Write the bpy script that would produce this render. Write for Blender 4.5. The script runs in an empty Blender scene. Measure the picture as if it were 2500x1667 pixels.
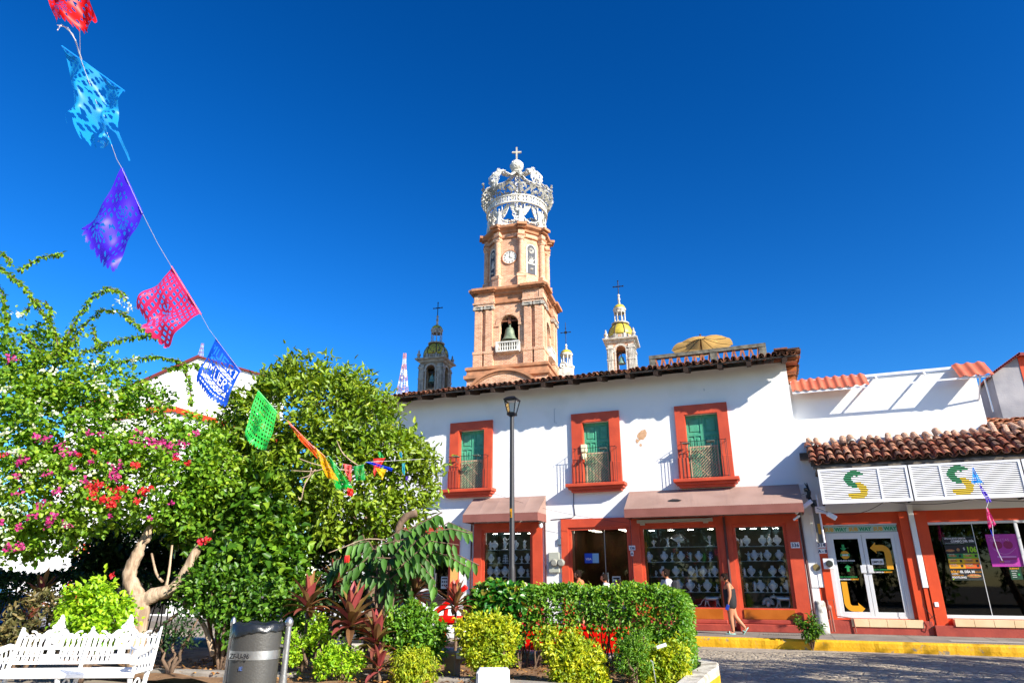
import bpy, math, random
import numpy as np
from mathutils import Vector, Matrix
S = bpy.context.scene
C = S.collection
R = math.radians
# ------------------------------------------------------------------ camera
PITCH, YAW, CZ, FPX = R(20.0), R(20.9), 1.70, 1600.0
cam_d = bpy.data.cameras.new('camera')
cam_d.sensor_width = 36.0
cam_d.lens = FPX / 2500 * 36
cam_d.clip_start, cam_d.clip_end = 0.1, 3000
cam = bpy.data.objects.new('camera', cam_d)
C.objects.link(cam)
cam.location = (0, 0, CZ)
cam.rotation_euler = (R(90) + PITCH, 0, YAW)
S.camera = cam
S.render.resolution_x, S.render.resolution_y = 1024, 682
# ------------------------------------------------------------------ sky
W = bpy.data.worlds.new('World'); S.world = W; W.use_nodes = True
nt = W.node_tree; nt.nodes.clear()
sky = nt.nodes.new('ShaderNodeTexSky'); sky.sky_type = 'NISHITA'; sky.sun_disc = False
SUNV = Vector((2.2, -1.0, 1.32)).normalized()
sky.sun_elevation = math.asin(SUNV.z); sky.sun_rotation = math.atan2(SUNV.x, SUNV.y)
sky.altitude = 0; sky.air_density = 1.0; sky.dust_density = 0.15; sky.ozone_density = 4.0
hs = nt.nodes.new('ShaderNodeHueSaturation'); hs.inputs['Saturation'].default_value = 1.33; hs.inputs['Value'].default_value = 1.0
gm = nt.nodes.new('ShaderNodeGamma'); gm.inputs['Gamma'].default_value = 1.35
bg = nt.nodes.new('ShaderNodeBackground'); bg.inputs['Strength'].default_value = 0.060
ow = nt.nodes.new('ShaderNodeOutputWorld')
nt.links.new(sky.outputs[0], hs.inputs['Color']); nt.links.new(hs.outputs[0], gm.inputs['Color'])
nt.links.new(gm.outputs[0], bg.inputs['Color']); nt.links.new(bg.outputs[0], ow.inputs[0])
# ------------------------------------------------------------------ sun
sl = bpy.data.lights.new('sun', 'SUN'); sl.energy = 5.0; sl.angle = R(0.5); sl.color = (1.0, 0.93, 0.82)
so = bpy.data.objects.new('sun', sl); C.objects.link(so)
so.rotation_euler = (-SUNV).to_track_quat('-Z', 'Y').to_euler(); so.location = (20, -10, 30)
S.view_settings.view_transform = 'Standard'; S.view_settings.look = 'None'
S.view_settings.exposure = 1.03; S.view_settings.gamma = 1.0
S.render.engine = 'CYCLES'
S.cycles.transparent_max_bounces = 24
# ------------------------------------------------------------------ measuring: where a photo direction meets a plane of the place
cp, sp, cyw, syw = math.cos(PITCH), math.sin(PITCH), math.cos(YAW), math.sin(YAW)
def ray(x, y):
    r = (x - 1250) / FPX; u = -(y - 833.5) / FPX
    f = cp - u * sp; z = u * cp + sp
    return r * cyw - f * syw, r * syw + f * cyw, z, f
def AY(x, y, Y):
    a, b, c, f = ray(x, y); t = Y / b; return Vector((a * t, Y, CZ + c * t))
def A(x, y, D):
    a, b, c, f = ray(x, y); t = D / f; return Vector((a * t, b * t, CZ + c * t))
def pxm(x, y, D):                       # metres per photo pixel at distance D
    a, b, c, f = ray(x, y); return D / f / FPX
# ------------------------------------------------------------------ mesh helpers
class MB:
    def __init__(s): s.v = []; s.f = []; s.m = []; s.mi = 0
    def add(s, vs, fs, mi=None):
        o = len(s.v); s.v += [tuple(p) for p in vs]
        s.f += [tuple(i + o for i in f) for f in fs]; s.m += [s.mi if mi is None else mi] * len(fs)
    def box(s, x0, x1, y0, y1, z0, z1, mi=None, M=None):
        vs = [(x, y, z) for x in (x0, x1) for y in (y0, y1) for z in (z0, z1)]
        if M is not None: vs = [tuple(M @ Vector(p)) for p in vs]
        s.add(vs, [(0,1,3,2),(4,6,7,5),(0,4,5,1),(2,3,7,6),(0,2,6,4),(1,5,7,3)], mi)
    def bbox(s, x0, x1, y0, y1, z0, z1, b=.01, mi=None, M=None):      # bevelled box
        pts = []; 
        for (x, sx) in ((x0, 1), (x1, -1)):
            for (y, sy) in ((y0, 1), (y1, -1)):
                for (z, sz) in ((z0, 1), (z1, -1)):
                    pts += [(x, y + sy * b, z + sz * b), (x + sx * b, y, z + sz * b), (x + sx * b, y + sy * b, z)]
        if M is not None: pts = [tuple(M @ Vector(p)) for p in pts]
        def i(a, b_, c, k): return (a * 4 + b_ * 2 + c) * 3 + k
        F = []
        for a in (0, 1): F.append((i(a,0,0,0), i(a,0,1,0), i(a,1,1,0), i(a,1,0,0)))
        for a in (0, 1): F.append((i(0,a,0,1), i(0,a,1,1), i(1,a,1,1), i(1,a,0,1)))
        for a in (0, 1): F.append((i(0,0,a,2), i(0,1,a,2), i(1,1,a,2), i(1,0,a,2)))
        for a in (0, 1):
            for c in (0, 1):
                F.append((i(a,c,0,0), i(a,c,1,0), i(a,c,1,1), i(a,c,0,1)))
                F.append((i(a,0,c,0), i(a,1,c,0), i(a,1,c,2), i(a,0,c,2)))
                F.append((i(0,a,c,1), i(1,a,c,1), i(1,a,c,2), i(0,a,c,2)))
        for a in (0,1):
            for b_ in (0,1):
                for c in (0,1): F.append((i(a,b_,c,0), i(a,b_,c,1), i(a,b_,c,2)))
        s.add(pts, F, mi)
    def tube(s, pts, r, n=8, mi=None, cap=True):
        pts = [Vector(p) for p in pts]; k = len(pts)
        rs = r if isinstance(r, (list, tuple)) else [r] * k
        vs = []; up = None
        for i, p in enumerate(pts):
            t = (pts[min(i + 1, k - 1)] - pts[max(i - 1, 0)])
            t = t.normalized() if t.length > 1e-9 else Vector((0, 0, 1))
            if up is None: up = t.orthogonal().normalized()
            up = (up - t * up.dot(t)); up = up.normalized() if up.length > 1e-6 else t.orthogonal().normalized()
            w = t.cross(up)
            for j in range(n):
                a = 2 * math.pi * j / n
                vs.append(p + (up * math.cos(a) + w * math.sin(a)) * rs[i])
        fs = [(i * n + j, i * n + (j + 1) % n, (i + 1) * n + (j + 1) % n, (i + 1) * n + j) for i in range(k - 1) for j in range(n)]
        if cap: fs += [tuple(range(n))[::-1], tuple((k - 1) * n + j for j in range(n))]
        s.add(vs, fs, mi)
    def lathe(s, prof, c=(0, 0, 0), n=16, mi=None, sx=1, sy=1, M=None, a0=0.0):
        k = len(prof); vs = []
        for r, z in prof:
            for j in range(n):
                a = a0 + 2 * math.pi * j / n; vs.append(Vector((c[0] + r * math.cos(a) * sx, c[1] + r * math.sin(a) * sy, c[2] + z)))
        if M is not None: vs = [M @ p for p in vs]
        fs = [(i * n + j, i * n + (j + 1) % n, (i + 1) * n + (j + 1) % n, (i + 1) * n + j) for i in range(k - 1) for j in range(n)]
        fs += [tuple(range(n))[::-1], tuple((k - 1) * n + j for j in range(n))]
        s.add(vs, fs, mi)
    def ball(s, c, r, n=12, m=8, mi=None, M=None):
        rx, ry, rz = (r, r, r) if not isinstance(r, (list, tuple)) else r
        prof = [(math.sin(math.pi * i / m), -math.cos(math.pi * i / m)) for i in range(m + 1)]
        prof[0] = (1e-4, -1); prof[-1] = (1e-4, 1)
        vs = []
        for pr, pz in prof:
            for j in range(n):
                a = 2 * math.pi * j / n; q = Vector((pr * math.cos(a) * rx, pr * math.sin(a) * ry, pz * rz))
                if M is not None: q = M @ q
                vs.append(q + Vector(c))
        fs = [(i * n + j, i * n + (j + 1) % n, (i + 1) * n + (j + 1) % n, (i + 1) * n + j) for i in range(m) for j in range(n)]
        s.add(vs, fs, mi)
    def prism(s, poly, y0, y1, mi=None, M=None):        # polygon in x,z extruded along y
        n = len(poly); vs = [(x, y0, z) for x, z in poly] + [(x, y1, z) for x, z in poly]
        if M is not None: vs = [M @ Vector(p) for p in vs]
        s.add(vs, [tuple(range(n)), tuple(range(2 * n - 1, n - 1, -1))] + [(i, i + n, (i + 1) % n + n, (i + 1) % n) for i in range(n)], mi)
    def text(s, body, x, z, size, y, mi=None, bold=0.0, depth=.004, align='LEFT', M=None, sx=1.0):
        cu = bpy.data.curves.new('t', 'FONT'); cu.body = body; cu.size = size; cu.offset = bold; cu.extrude = depth / 2
        cu.align_x = align; cu.resolution_u = 2
        o = bpy.data.objects.new('t', cu); C.objects.link(o)
        dg = bpy.context.evaluated_depsgraph_get(); dg.update()
        me = bpy.data.meshes.new_from_object(o.evaluated_get(dg))
        vs = [(x + v.co.x * sx, y - v.co.z, z + v.co.y) for v in me.vertices]
        if M is not None: vs = [M @ Vector(p) for p in vs]
        s.add(vs, [tuple(p.vertices) for p in me.polygons], mi)
        bpy.data.objects.remove(o); bpy.data.curves.remove(cu); bpy.data.meshes.remove(me)
    def merge(s, me, mi=None):
        s.add([v.co for v in me.vertices], [tuple(p.vertices) for p in me.polygons], mi)
def finish(name, me, mats, parent=None, smooth=False):
    mats = mats if isinstance(mats, (list, tuple)) else [mats]
    for m in mats: me.materials.append(m)
    o = bpy.data.objects.new(name, me); C.objects.link(o)
    if parent is not None:
        o.parent = parent
        if parent.type == 'EMPTY' and not parent.get('local'):
            o.location = Matrix.Rotation(-parent.rotation_euler.z, 3, 'Z') @ (-parent.location)
    if smooth is True: me.polygons.foreach_set('use_smooth', [True] * len(me.polygons))
    return o
def sobj(name, mb, mats, parent=None, smooth=False):      # one object per connected piece
    par = list(range(len(mb.v)))
    def find(i):
        while par[i] != i: par[i] = par[par[i]]; i = par[i]
        return i
    for f in mb.f:
        r = find(f[0])
        for i in f[1:]: par[find(i)] = r
    g = {}
    for k, f in enumerate(mb.f): g.setdefault(find(f[0]), []).append(k)
    for ks in g.values():
        c = MB(); mp = {}
        for k in ks:
            for i in mb.f[k]:
                if i not in mp: mp[i] = len(c.v); c.v.append(mb.v[i])
            c.f.append(tuple(mp[i] for i in mb.f[k])); c.m.append(mb.m[k])
        o = obj(name, c, mats, parent, smooth)
    return o
def obj(name, mb, mats, parent=None, smooth=False):
    me = bpy.data.meshes.new(name); me.from_pydata([tuple(v) for v in mb.v], [], mb.f)
    me.polygons.foreach_set('material_index', mb.m)
    me.validate(); me.update()
    o = finish(name, me, mats, parent, smooth)
    if smooth == 'auto':
        me.polygons.foreach_set('use_smooth', [True] * len(me.polygons)); me.set_sharp_from_angle(angle=R(38))
    return o
def tag(o, label=None, cat=None, group=None, kind=None):
    if label: o['label'] = label
    if cat: o['category'] = cat
    if group: o['group'] = group
    if kind: o['kind'] = kind
    return o
def thing(name, label, cat, loc=(0, 0, 0), group=None, local=False, rz=0):
    o = bpy.data.objects.new(name, None); C.objects.link(o); o.location = loc; o.rotation_euler = (0, 0, rz)
    o.empty_display_size = .2
    if local: o['local'] = 1
    return tag(o, label, cat, group)
def copy_tree(o, parent=None):
    c = o.copy(); C.objects.link(c); c.parent = parent
    for ch in [x for x in C.objects if x.parent == o]: copy_tree(ch, c)
    return c
# ------------------------------------------------------------------ materials
def srgb(h):
    h = h.lstrip('#'); v = [int(h[i:i + 2], 16) / 255 for i in (0, 2, 4)]
    return [(c / 12.92 if c < .04045 else ((c + .055) / 1.055) ** 2.4) for c in v]
def mat(name, col, rough=.6, metal=0., col2=None, scale=3., detail=5., bump=0., bscale=20., contrast=(.35, .65), emit=0., spec=.5, zdirt=None, sheen=0, coord='Object'):
    m = bpy.data.materials.new(name); m.use_nodes = True; t = m.node_tree; b = t.nodes['Principled BSDF']
    if isinstance(col, str): col = srgb(col)
    b.inputs['Base Color'].default_value = (*col, 1); b.inputs['Roughness'].default_value = rough; b.inputs['Metallic'].default_value = metal
    b.inputs['Specular IOR Level'].default_value = spec
    tc = t.nodes.new('ShaderNodeTexCoord')
    if col2 is not None:
        if isinstance(col2, str): col2 = srgb(col2)
        n = t.nodes.new('ShaderNodeTexNoise'); n.inputs['Scale'].default_value = scale; n.inputs['Detail'].default_value = detail
        t.links.new(tc.outputs[coord], n.inputs['Vector'])
        r = t.nodes.new('ShaderNodeValToRGB'); r.color_ramp.elements[0].position, r.color_ramp.elements[1].position = contrast
        r.color_ramp.elements[0].color = (*col, 1); r.color_ramp.elements[1].color = (*col2, 1)
        t.links.new(n.outputs['Fac'], r.inputs['Fac']); t.links.new(r.outputs['Color'], b.inputs['Base Color'])
    if bump:
        n = t.nodes.new('ShaderNodeTexNoise'); n.inputs['Scale'].default_value = bscale; n.inputs['Detail'].default_value = 6
        t.links.new(tc.outputs['Object'], n.inputs['Vector'])
        bp = t.nodes.new('ShaderNodeBump'); bp.inputs['Strength'].default_value = bump; bp.inputs['Distance'].default_value = .02
        t.links.new(n.outputs['Fac'], bp.inputs['Height']); t.links.new(bp.outputs['Normal'], b.inputs['Normal'])
    if emit:
        b.inputs['Emission Color'].default_value = (*col, 1); b.inputs['Emission Strength'].default_value = emit
    return m
def island_mat(name, cols, rough=.6, translucent=0., bump=0., spec=.4, noise=None, pos=None):
    m = bpy.data.materials.new(name); m.use_nodes = True; t = m.node_tree; b = t.nodes['Principled BSDF']; out = t.nodes['Material Output']
    g = t.nodes.new('ShaderNodeNewGeometry'); r = t.nodes.new('ShaderNodeValToRGB'); e = r.color_ramp.elements
    cols = [srgb(c) if isinstance(c, str) else c for c in cols]
    while len(e) < len(cols): e.new(.5)
    for i, c in enumerate(cols): e[i].position = pos[i] if pos else i / (len(cols) - 1); e[i].color = (*c, 1)
    t.links.new(g.outputs['Random Per Island'], r.inputs['Fac'])
    src = r.outputs['Color']
    if noise:                                # large patches of paler or darker growth, fixed to the plant
        tc = t.nodes.new('ShaderNodeTexCoord'); n = t.nodes.new('ShaderNodeTexNoise'); n.inputs['Scale'].default_value = noise[0]; n.inputs['Detail'].default_value = 3
        t.links.new(tc.outputs['Object'], n.inputs['Vector'])
        mr = t.nodes.new('ShaderNodeMapRange'); mr.inputs['From Min'].default_value = .35; mr.inputs['From Max'].default_value = .65
        t.links.new(n.outputs['Fac'], mr.inputs['Value'])
        mx = t.nodes.new('ShaderNodeMix'); mx.data_type = 'RGBA'; mx.inputs['B'].default_value = (*srgb(noise[1]), 1)
        ml = t.nodes.new('ShaderNodeMath'); ml.operation = 'MULTIPLY'; ml.inputs[1].default_value = noise[2]
        t.links.new(mr.outputs['Result'], ml.inputs[0]); t.links.new(ml.outputs[0], mx.inputs['Factor'])
        t.links.new(src, mx.inputs['A']); src = mx.outputs['Result']
    t.links.new(src, b.inputs['Base Color']); b.inputs['Roughness'].default_value = rough; b.inputs['Specular IOR Level'].default_value = spec
    if translucent:
        tr = t.nodes.new('ShaderNodeBsdfTranslucent'); mix = t.nodes.new('ShaderNodeMixShader'); mix.inputs[0].default_value = translucent
        hsv = t.nodes.new('ShaderNodeHueSaturation'); hsv.inputs['Hue'].default_value = .485; hsv.inputs['Value'].default_value = 1.5; hsv.inputs['Saturation'].default_value = 1.1
        t.links.new(src, hsv.inputs['Color']); t.links.new(hsv.outputs[0], tr.inputs['Color'])
        t.links.new(b.outputs[0], mix.inputs[1]); t.links.new(tr.outputs[0], mix.inputs[2]); t.links.new(mix.outputs[0], out.inputs['Surface'])
    if bump:
        tc = t.nodes.new('ShaderNodeTexCoord'); n = t.nodes.new('ShaderNodeTexNoise'); n.inputs['Scale'].default_value = 14; n.inputs['Detail'].default_value = 6
        t.links.new(tc.outputs['Object'], n.inputs['Vector'])
        bp = t.nodes.new('ShaderNodeBump'); bp.inputs['Strength'].default_value = bump; bp.inputs['Distance'].default_value = .02
        t.links.new(n.outputs['Fac'], bp.inputs['Height']); t.links.new(bp.outputs['Normal'], b.inputs['Normal'])
        mx = t.nodes.new('ShaderNodeMix'); mx.data_type = 'RGBA'; mx.blend_type = 'MULTIPLY'; mx.inputs['Factor'].default_value = .8
        rr = t.nodes.new('ShaderNodeValToRGB'); rr.color_ramp.elements[0].position = .35; rr.color_ramp.elements[0].color = (.25, .22, .2, 1); rr.color_ramp.elements[1].position = .6; rr.color_ramp.elements[1].color = (1, 1, 1, 1)
        t.links.new(n.outputs['Fac'], rr.inputs['Fac']); t.links.new(src, mx.inputs['A']); t.links.new(rr.outputs[0], mx.inputs['B']); t.links.new(mx.outputs['Result'], b.inputs['Base Color'])
    return m
def paper_mat(name, col):
    m = bpy.data.materials.new(name); m.use_nodes = True; t = m.node_tree; b = t.nodes['Principled BSDF']; out = t.nodes['Material Output']
    c = srgb(col); b.inputs['Base Color'].default_value = (*c, 1); b.inputs['Roughness'].default_value = .45
    tr = t.nodes.new('ShaderNodeBsdfTranslucent'); tr.inputs['Color'].default_value = (*[min(1, x * 1.3) for x in c], 1)
    mix = t.nodes.new('ShaderNodeMixShader'); mix.inputs[0].default_value = .45
    t.links.new(b.outputs[0], mix.inputs[1]); t.links.new(tr.outputs[0], mix.inputs[2]); t.links.new(mix.outputs[0], out.inputs['Surface'])
    return m
def glass_mat(name, tint=(.75, .8, .78), refl=1.0, ior=1.5):
    m = bpy.data.materials.new(name); m.use_nodes = True; t = m.node_tree; t.nodes.clear()
    out = t.nodes.new('ShaderNodeOutputMaterial'); tr = t.nodes.new('ShaderNodeBsdfTransparent'); tr.inputs[0].default_value = (*tint, 1)
    gl = t.nodes.new('ShaderNodeBsdfGlossy'); gl.inputs['Roughness'].default_value = .02; gl.inputs['Color'].default_value = (refl, refl, refl, 1)
    fr = t.nodes.new('ShaderNodeFresnel'); fr.inputs[0].default_value = ior
    mix = t.nodes.new('ShaderNodeMixShader')
    t.links.new(fr.outputs[0], mix.inputs[0]); t.links.new(tr.outputs[0], mix.inputs[1]); t.links.new(gl.outputs[0], mix.inputs[2]); t.links.new(mix.outputs[0], out.inputs[0])
    return m
def brick_mat(name, c1, c2, mortar, scale=1.0, bump=.3, w=.34, h=.13):
    m = mat(name, c1, .85); t = m.node_tree; b = t.nodes['Principled BSDF']
    tc = t.nodes.new('ShaderNodeTexCoord'); sx = t.nodes.new('ShaderNodeSeparateXYZ'); ad = t.nodes.new('ShaderNodeMath'); cb = t.nodes.new('ShaderNodeCombineXYZ')
    t.links.new(tc.outputs['Object'], sx.inputs[0]); t.links.new(sx.outputs[0], ad.inputs[0]); t.links.new(sx.outputs[1], ad.inputs[1])
    t.links.new(ad.outputs[0], cb.inputs[0]); t.links.new(sx.outputs[2], cb.inputs[1])
    br = t.nodes.new('ShaderNodeTexBrick'); br.inputs['Color1'].default_value = (*srgb(c1), 1); br.inputs['Color2'].default_value = (*srgb(c2), 1); br.inputs['Mortar'].default_value = (*srgb(mortar), 1)
    br.inputs['Scale'].default_value = 1; br.inputs['Brick Width'].default_value = w; br.inputs['Row Height'].default_value = h; br.inputs['Mortar Size'].default_value = .012
    t.links.new(cb.outputs[0], br.inputs['Vector'])
    n = t.nodes.new('ShaderNodeTexNoise'); n.inputs['Scale'].default_value = 1.1; n.inputs['Detail'].default_value = 8; n.inputs['Roughness'].default_value = .7
    t.links.new(tc.outputs['Object'], n.inputs['Vector'])
    rr = t.nodes.new('ShaderNodeValToRGB'); rr.color_ramp.elements[0].position = .36; rr.color_ramp.elements[0].color = (.42, .36, .33, 1); rr.color_ramp.elements[1].position = .52; rr.color_ramp.elements[1].color = (1, 1, 1, 1)
    t.links.new(n.outputs['Fac'], rr.inputs['Fac'])
    mx = t.nodes.new('ShaderNodeMix'); mx.data_type = 'RGBA'; mx.blend_type = 'MULTIPLY'; mx.inputs['Factor'].default_value = .45
    t.links.new(br.outputs['Color'], mx.inputs['A']); t.links.new(rr.outputs[0], mx.inputs['B']); t.links.new(mx.outputs['Result'], b.inputs['Base Color'])
    bp = t.nodes.new('ShaderNodeBump'); bp.inputs['Strength'].default_value = bump; bp.inputs['Distance'].default_value = .02
    t.links.new(br.outputs['Fac'], bp.inputs['Height']); bp.invert = True; t.links.new(bp.outputs['Normal'], b.inputs['Normal'])
    return m
M_ = {}
M_['white'] = mat('white_plaster', (.80, .80, .78), .9, col2=(.70, .70, .67), scale=.8, contrast=(.5, .78), bump=.25, bscale=14)
M_['white2'] = mat('white_plaster_clean', (.82, .82, .80), .9, col2=(.75, .74, .70), scale=.6, contrast=(.5, .75), bump=.12, bscale=10)
M_['red'] = mat('red_paint', '#CC4E2C', .6, col2='#B84326', scale=2, bump=.2, bscale=12)
M_['redshop'] = mat('orange_red_paint', '#D84812', .62, col2='#C43E10', scale=1.6, bump=.2, bscale=10)
M_['redlow'] = mat('plinth_red_paint', '#A84433', .65, col2='#96392C', scale=3, bump=.25)
M_['green'] = mat('green_door_paint', '#50A884', .55, col2='#429874', scale=6, bump=.1)
M_['sunlitgreen'] = mat('sunlit_green_door_paint', '#86C49A', .55, col2='#79B68E', scale=6)  # unused copy of the green door paint, lightened as if sunlit
M_['iron'] = mat('black_iron', (.02, .02, .022), .5, .6)
M_['beige'] = mat('beige_lattice', '#BFA98A', .8, col2='#A89074', scale=9)
M_['tile'] = island_mat('old_roof_tile', ['#3B2A22', '#6E4635', '#A45F43', '#4A3A30', '#B97857', '#5A4438', '#C98A66'], .85, bump=.5)
M_['tile2'] = island_mat('orange_roof_tile', ['#9A5E3E', '#C4764C', '#D8966A', '#A8643E', '#E0AC80', '#B86C46'], .85, bump=.4)
M_['ridge'] = island_mat('pale_ridge_tile', ['#C98555', '#D8A47A', '#D0B49A', '#B9683F', '#E0B890'], .85, bump=.25)
M_['sheet'] = mat('terracotta_sheet', '#C8694A', .6, col2='#B85A40', scale=2.5, bump=.1)
M_['wood'] = mat('dark_beam', '#2A1C14', .8, col2='#3B281B', scale=6)
M_['orangewood'] = mat('orange_board', '#A85A20', .8, col2='#6B3A1C', scale=3)
M_['varnish'] = mat('varnished_wood', '#B5651D', .35, col2='#A4560F', scale=2)
M_['darkwood'] = mat('brown_wood', '#4A2414', .5, col2='#3A1C10', scale=3)
M_['awn'] = mat('awning_canvas', '#9C8074', .9, col2='#8E7266', scale=1.4, contrast=(.4, .7), bump=.15, bscale=3)
M_['awnv'] = mat('awning_valance_canvas', '#8A564C', .9, col2='#7E4C42', scale=2)
M_['alu'] = mat('white_aluminium', (.72, .73, .74), .35, .2)
M_['black'] = mat('matt_black', (.012, .012, .013), .6)
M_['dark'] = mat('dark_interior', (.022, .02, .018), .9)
M_['gold'] = mat('yellow_vinyl', '#D9960F', .5)
M_['vgreen'] = mat('green_vinyl', '#1E8E4A', .5)
M_['wvinyl'] = mat('white_vinyl', (.75, .75, .75), .5)
M_['silver'] = mat('silver', (.88, .89, .9), .3, .7, bump=.3, bscale=60)
M_['velvet'] = mat('white_bust', (.88, .90, .92), .7)
M_['glass'] = glass_mat('shop_glass', (.95, .97, .96), .8, 1.45)
M_['tint'] = glass_mat('tinted_glass', (.20, .21, .19), .9, 1.45)
M_['shelfglass'] = glass_mat('shelf_glass', (.7, .78, .76), .9, 1.5)
M_['lampglow'] = mat('downlight_and_fill', (1, .97, .9), emit=25.0); M_['tint2'] = glass_mat('entrance_glass', (.5, .5, .46), .9, 1.45)
M_['cream'] = mat('cream_floor_tile', '#E6C9A0', .35, col2='#DDBE94', scale=2)
M_['concrete'] = mat('concrete', '#8C8378', .9, col2='#746B61', scale=3, bump=.4)
M_['grout'] = mat('dark_joint', (.16, .14, .12), .9)
M_['skin'] = mat('skin_tan', '#B57A5A', .55, spec=.35)
M_['hair'] = mat('dark_hair', '#1A100B', .85, spec=.15)
M_['blackcloth'] = mat('black_cloth', (.012, .012, .014), .85)
M_['whitecloth'] = mat('white_cloth', (.75, .74, .78), .9)
M_['orangecloth'] = mat('orange_cloth', '#D8744A', .9)
M_['steel'] = mat('brushed_steel', (.5, .5, .5), .35, .9, bump=.1)
M_['whitepaint'] = mat('white_gloss_paint', (.82, .82, .83), .35, bump=.15, bscale=30)
M_['cable'] = mat('black_cable', (.015, .015, .015), .6)
# ================================================================== ground
FY = 23.0      # facade plane
def ground():
    b = MB(); n = 60
    b.add([(-400, -200, -.004), (400, -200, -.004), (400, 600, -.004), (-400, 600, -.004)], [(0, 1, 2, 3)])
    tag(obj('ground', b, mat('dry_ground', '#6E6252', .95, col2='#5E5446', scale=.2)), kind='structure')
    m = mat('cobble_road', '#8F887D', .9); t = m.node_tree; bs = t.nodes['Principled BSDF']
    tc = t.nodes.new('ShaderNodeTexCoord'); vo = t.nodes.new('ShaderNodeTexVoronoi'); vo.inputs['Scale'].default_value = 6.5; vo.feature = 'DISTANCE_TO_EDGE'
    v2 = t.nodes.new('ShaderNodeTexVoronoi'); v2.inputs['Scale'].default_value = 6.5
    no = t.nodes.new('ShaderNodeTexNoise'); no.inputs['Scale'].default_value = 1.2; no.inputs['Detail'].default_value = 8
    for q in (vo, v2, no): t.links.new(tc.outputs['Object'], q.inputs['Vector'])
    r1 = t.nodes.new('ShaderNodeValToRGB'); r1.color_ramp.elements[0].color = (*srgb('#7A7060'), 1); r1.color_ramp.elements[1].color = (*srgb('#C4B69E'), 1)
    mixf = t.nodes.new('ShaderNodeMix'); mixf.inputs[0].default_value = .5
    t.links.new(v2.outputs['Color'], mixf.inputs['A']); t.links.new(no.outputs['Fac'], mixf.inputs['B']); 
    t.links.new(mixf.outputs[0], r1.inputs['Fac'])
    r2 = t.nodes.new('ShaderNodeValToRGB'); r2.color_ramp.elements[0].position = .0; r2.color_ramp.elements[0].color = (.4, .37, .33, 1); r2.color_ramp.elements[1].position = .09
    t.links.new(vo.outputs['Distance'], r2.inputs['Fac'])
    mm = t.nodes.new('ShaderNodeMix'); mm.data_type = 'RGBA'; mm.blend_type = 'MULTIPLY'; mm.inputs['Factor'].default_value = .7
    t.links.new(r1.outputs[0], mm.inputs['A']); t.links.new(r2.outputs[0], mm.inputs['B']); t.links.new(mm.outputs['Result'], bs.inputs['Base Color'])
    bp = t.nodes.new('ShaderNodeBump'); bp.inputs['Distance'].default_value = .03; bp.inputs['Strength'].default_value = .8
    rb = t.nodes.new('ShaderNodeValToRGB'); rb.color_ramp.elements[1].position = .2; t.links.new(vo.outputs['Distance'], rb.inputs['Fac'])
    t.links.new(rb.outputs[0], bp.inputs['Height']); t.links.new(bp.outputs['Normal'], bs.inputs['Normal'])
    b = MB(); b.add([(-60, -10, 0), (60, -10, 0), (60, 20.6, 0), (-60, 20.6, 0)], [(0, 1, 2, 3)])
    tag(obj('road', b, m), kind='structure')
    # pale dust gathered along the kerb
    rnd = random.Random(5); b = MB(); xs = [(-8 + i * .25) for i in range(80)]
    vs = [(x, 20.16, .004) for x in xs] + [(x, 19.35 + .3 * math.sin(x * 1.7) + rnd.uniform(-.08, .08), .004) for x in xs]
    b.add(vs, [(i, i + 1, 80 + i + 1, 80 + i) for i in range(79)])
    tag(obj('road_gutter', b, mat('gutter_dust', '#A79B88', .95, col2='#8B8073', scale=5, bump=.4)), kind='structure')
    # pavement in front of the shops
    b = MB(); b.box(-60, 60, 20.32, 23.4, -.01, .246)
    x = -14.0
    tag(obj('pavement', b, mat('grey_pavement', '#8A8278', .9, col2='#736C63', scale=1.5, bump=.35)), kind='structure')
    b = MB()
    while x < 14:
        w = 1.9; b.box(x, x + .02, 20.4, 22.9, .24, .249); x += w
    tag(obj('pavement_joint', b, M_['grout']), kind='structure')
    # yellow kerb with worn edge
    b = MB(); nx = 400; rr = random.Random(3); secs = []
    for i in range(nx + 1):
        X = -13 + 43 * i / nx; j = .012 * math.sin(X * 5) + rr.uniform(-.008, .008)
        secs.append([(X, 20.16 + j * .5, -.01), (X, 20.15 + j, .10), (X, 20.155 + j, .205), (X, 20.19 + j, .252 + j * .3), (X, 20.34, .254)])
    vs = [p for s_ in secs for p in s_]
    b.add(vs, [(i * 5 + k, i * 5 + 5 + k, i * 5 + 6 + k, i * 5 + 1 + k) for i in range(nx) for k in range(4)])
    ky = mat('yellow_kerb_paint', '#D9A404', .7, col2='#D29A06', scale=3, bump=.5, bscale=18)
    t = ky.node_tree; bs = t.nodes['Principled BSDF']; tc = t.nodes.new('ShaderNodeTexCoord'); n2 = t.nodes.new('ShaderNodeTexNoise'); n2.inputs['Scale'].default_value = 4; n2.inputs['Detail'].default_value = 12; n2.inputs['Roughness'].default_value = .75
    t.links.new(tc.outputs['Object'], n2.inputs['Vector']); r = t.nodes.new('ShaderNodeValToRGB'); r.color_ramp.elements[0].position = .56; r.color_ramp.elements[1].position = .62
    t.links.new(n2.outputs['Fac'], r.inputs['Fac']); mx = t.nodes.new('ShaderNodeMix'); mx.data_type = 'RGBA'
    mx.inputs['A'].default_value = (*srgb('#D9A404'), 1); mx.inputs['B'].default_value = (*srgb('#8E8471'), 1); t.links.new(r.outputs[0], mx.inputs['Factor'])
    t.links.new(mx.outputs['Result'], bs.inputs['Base Color'])
    tag(obj('kerb', b, ky), kind='structure')
    # plaza slab and planting bed
    b = MB(); b.box(-60, -3.9, -20, 8.4, -.01, .25)
    tag(obj('plaza_paving', b, mat('plaza_stone', '#9A8E7C', .85, col2='#82776A', scale=2, bump=.2)), kind='structure')
    b = MB(); n = 90; rr = random.Random(9)
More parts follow.
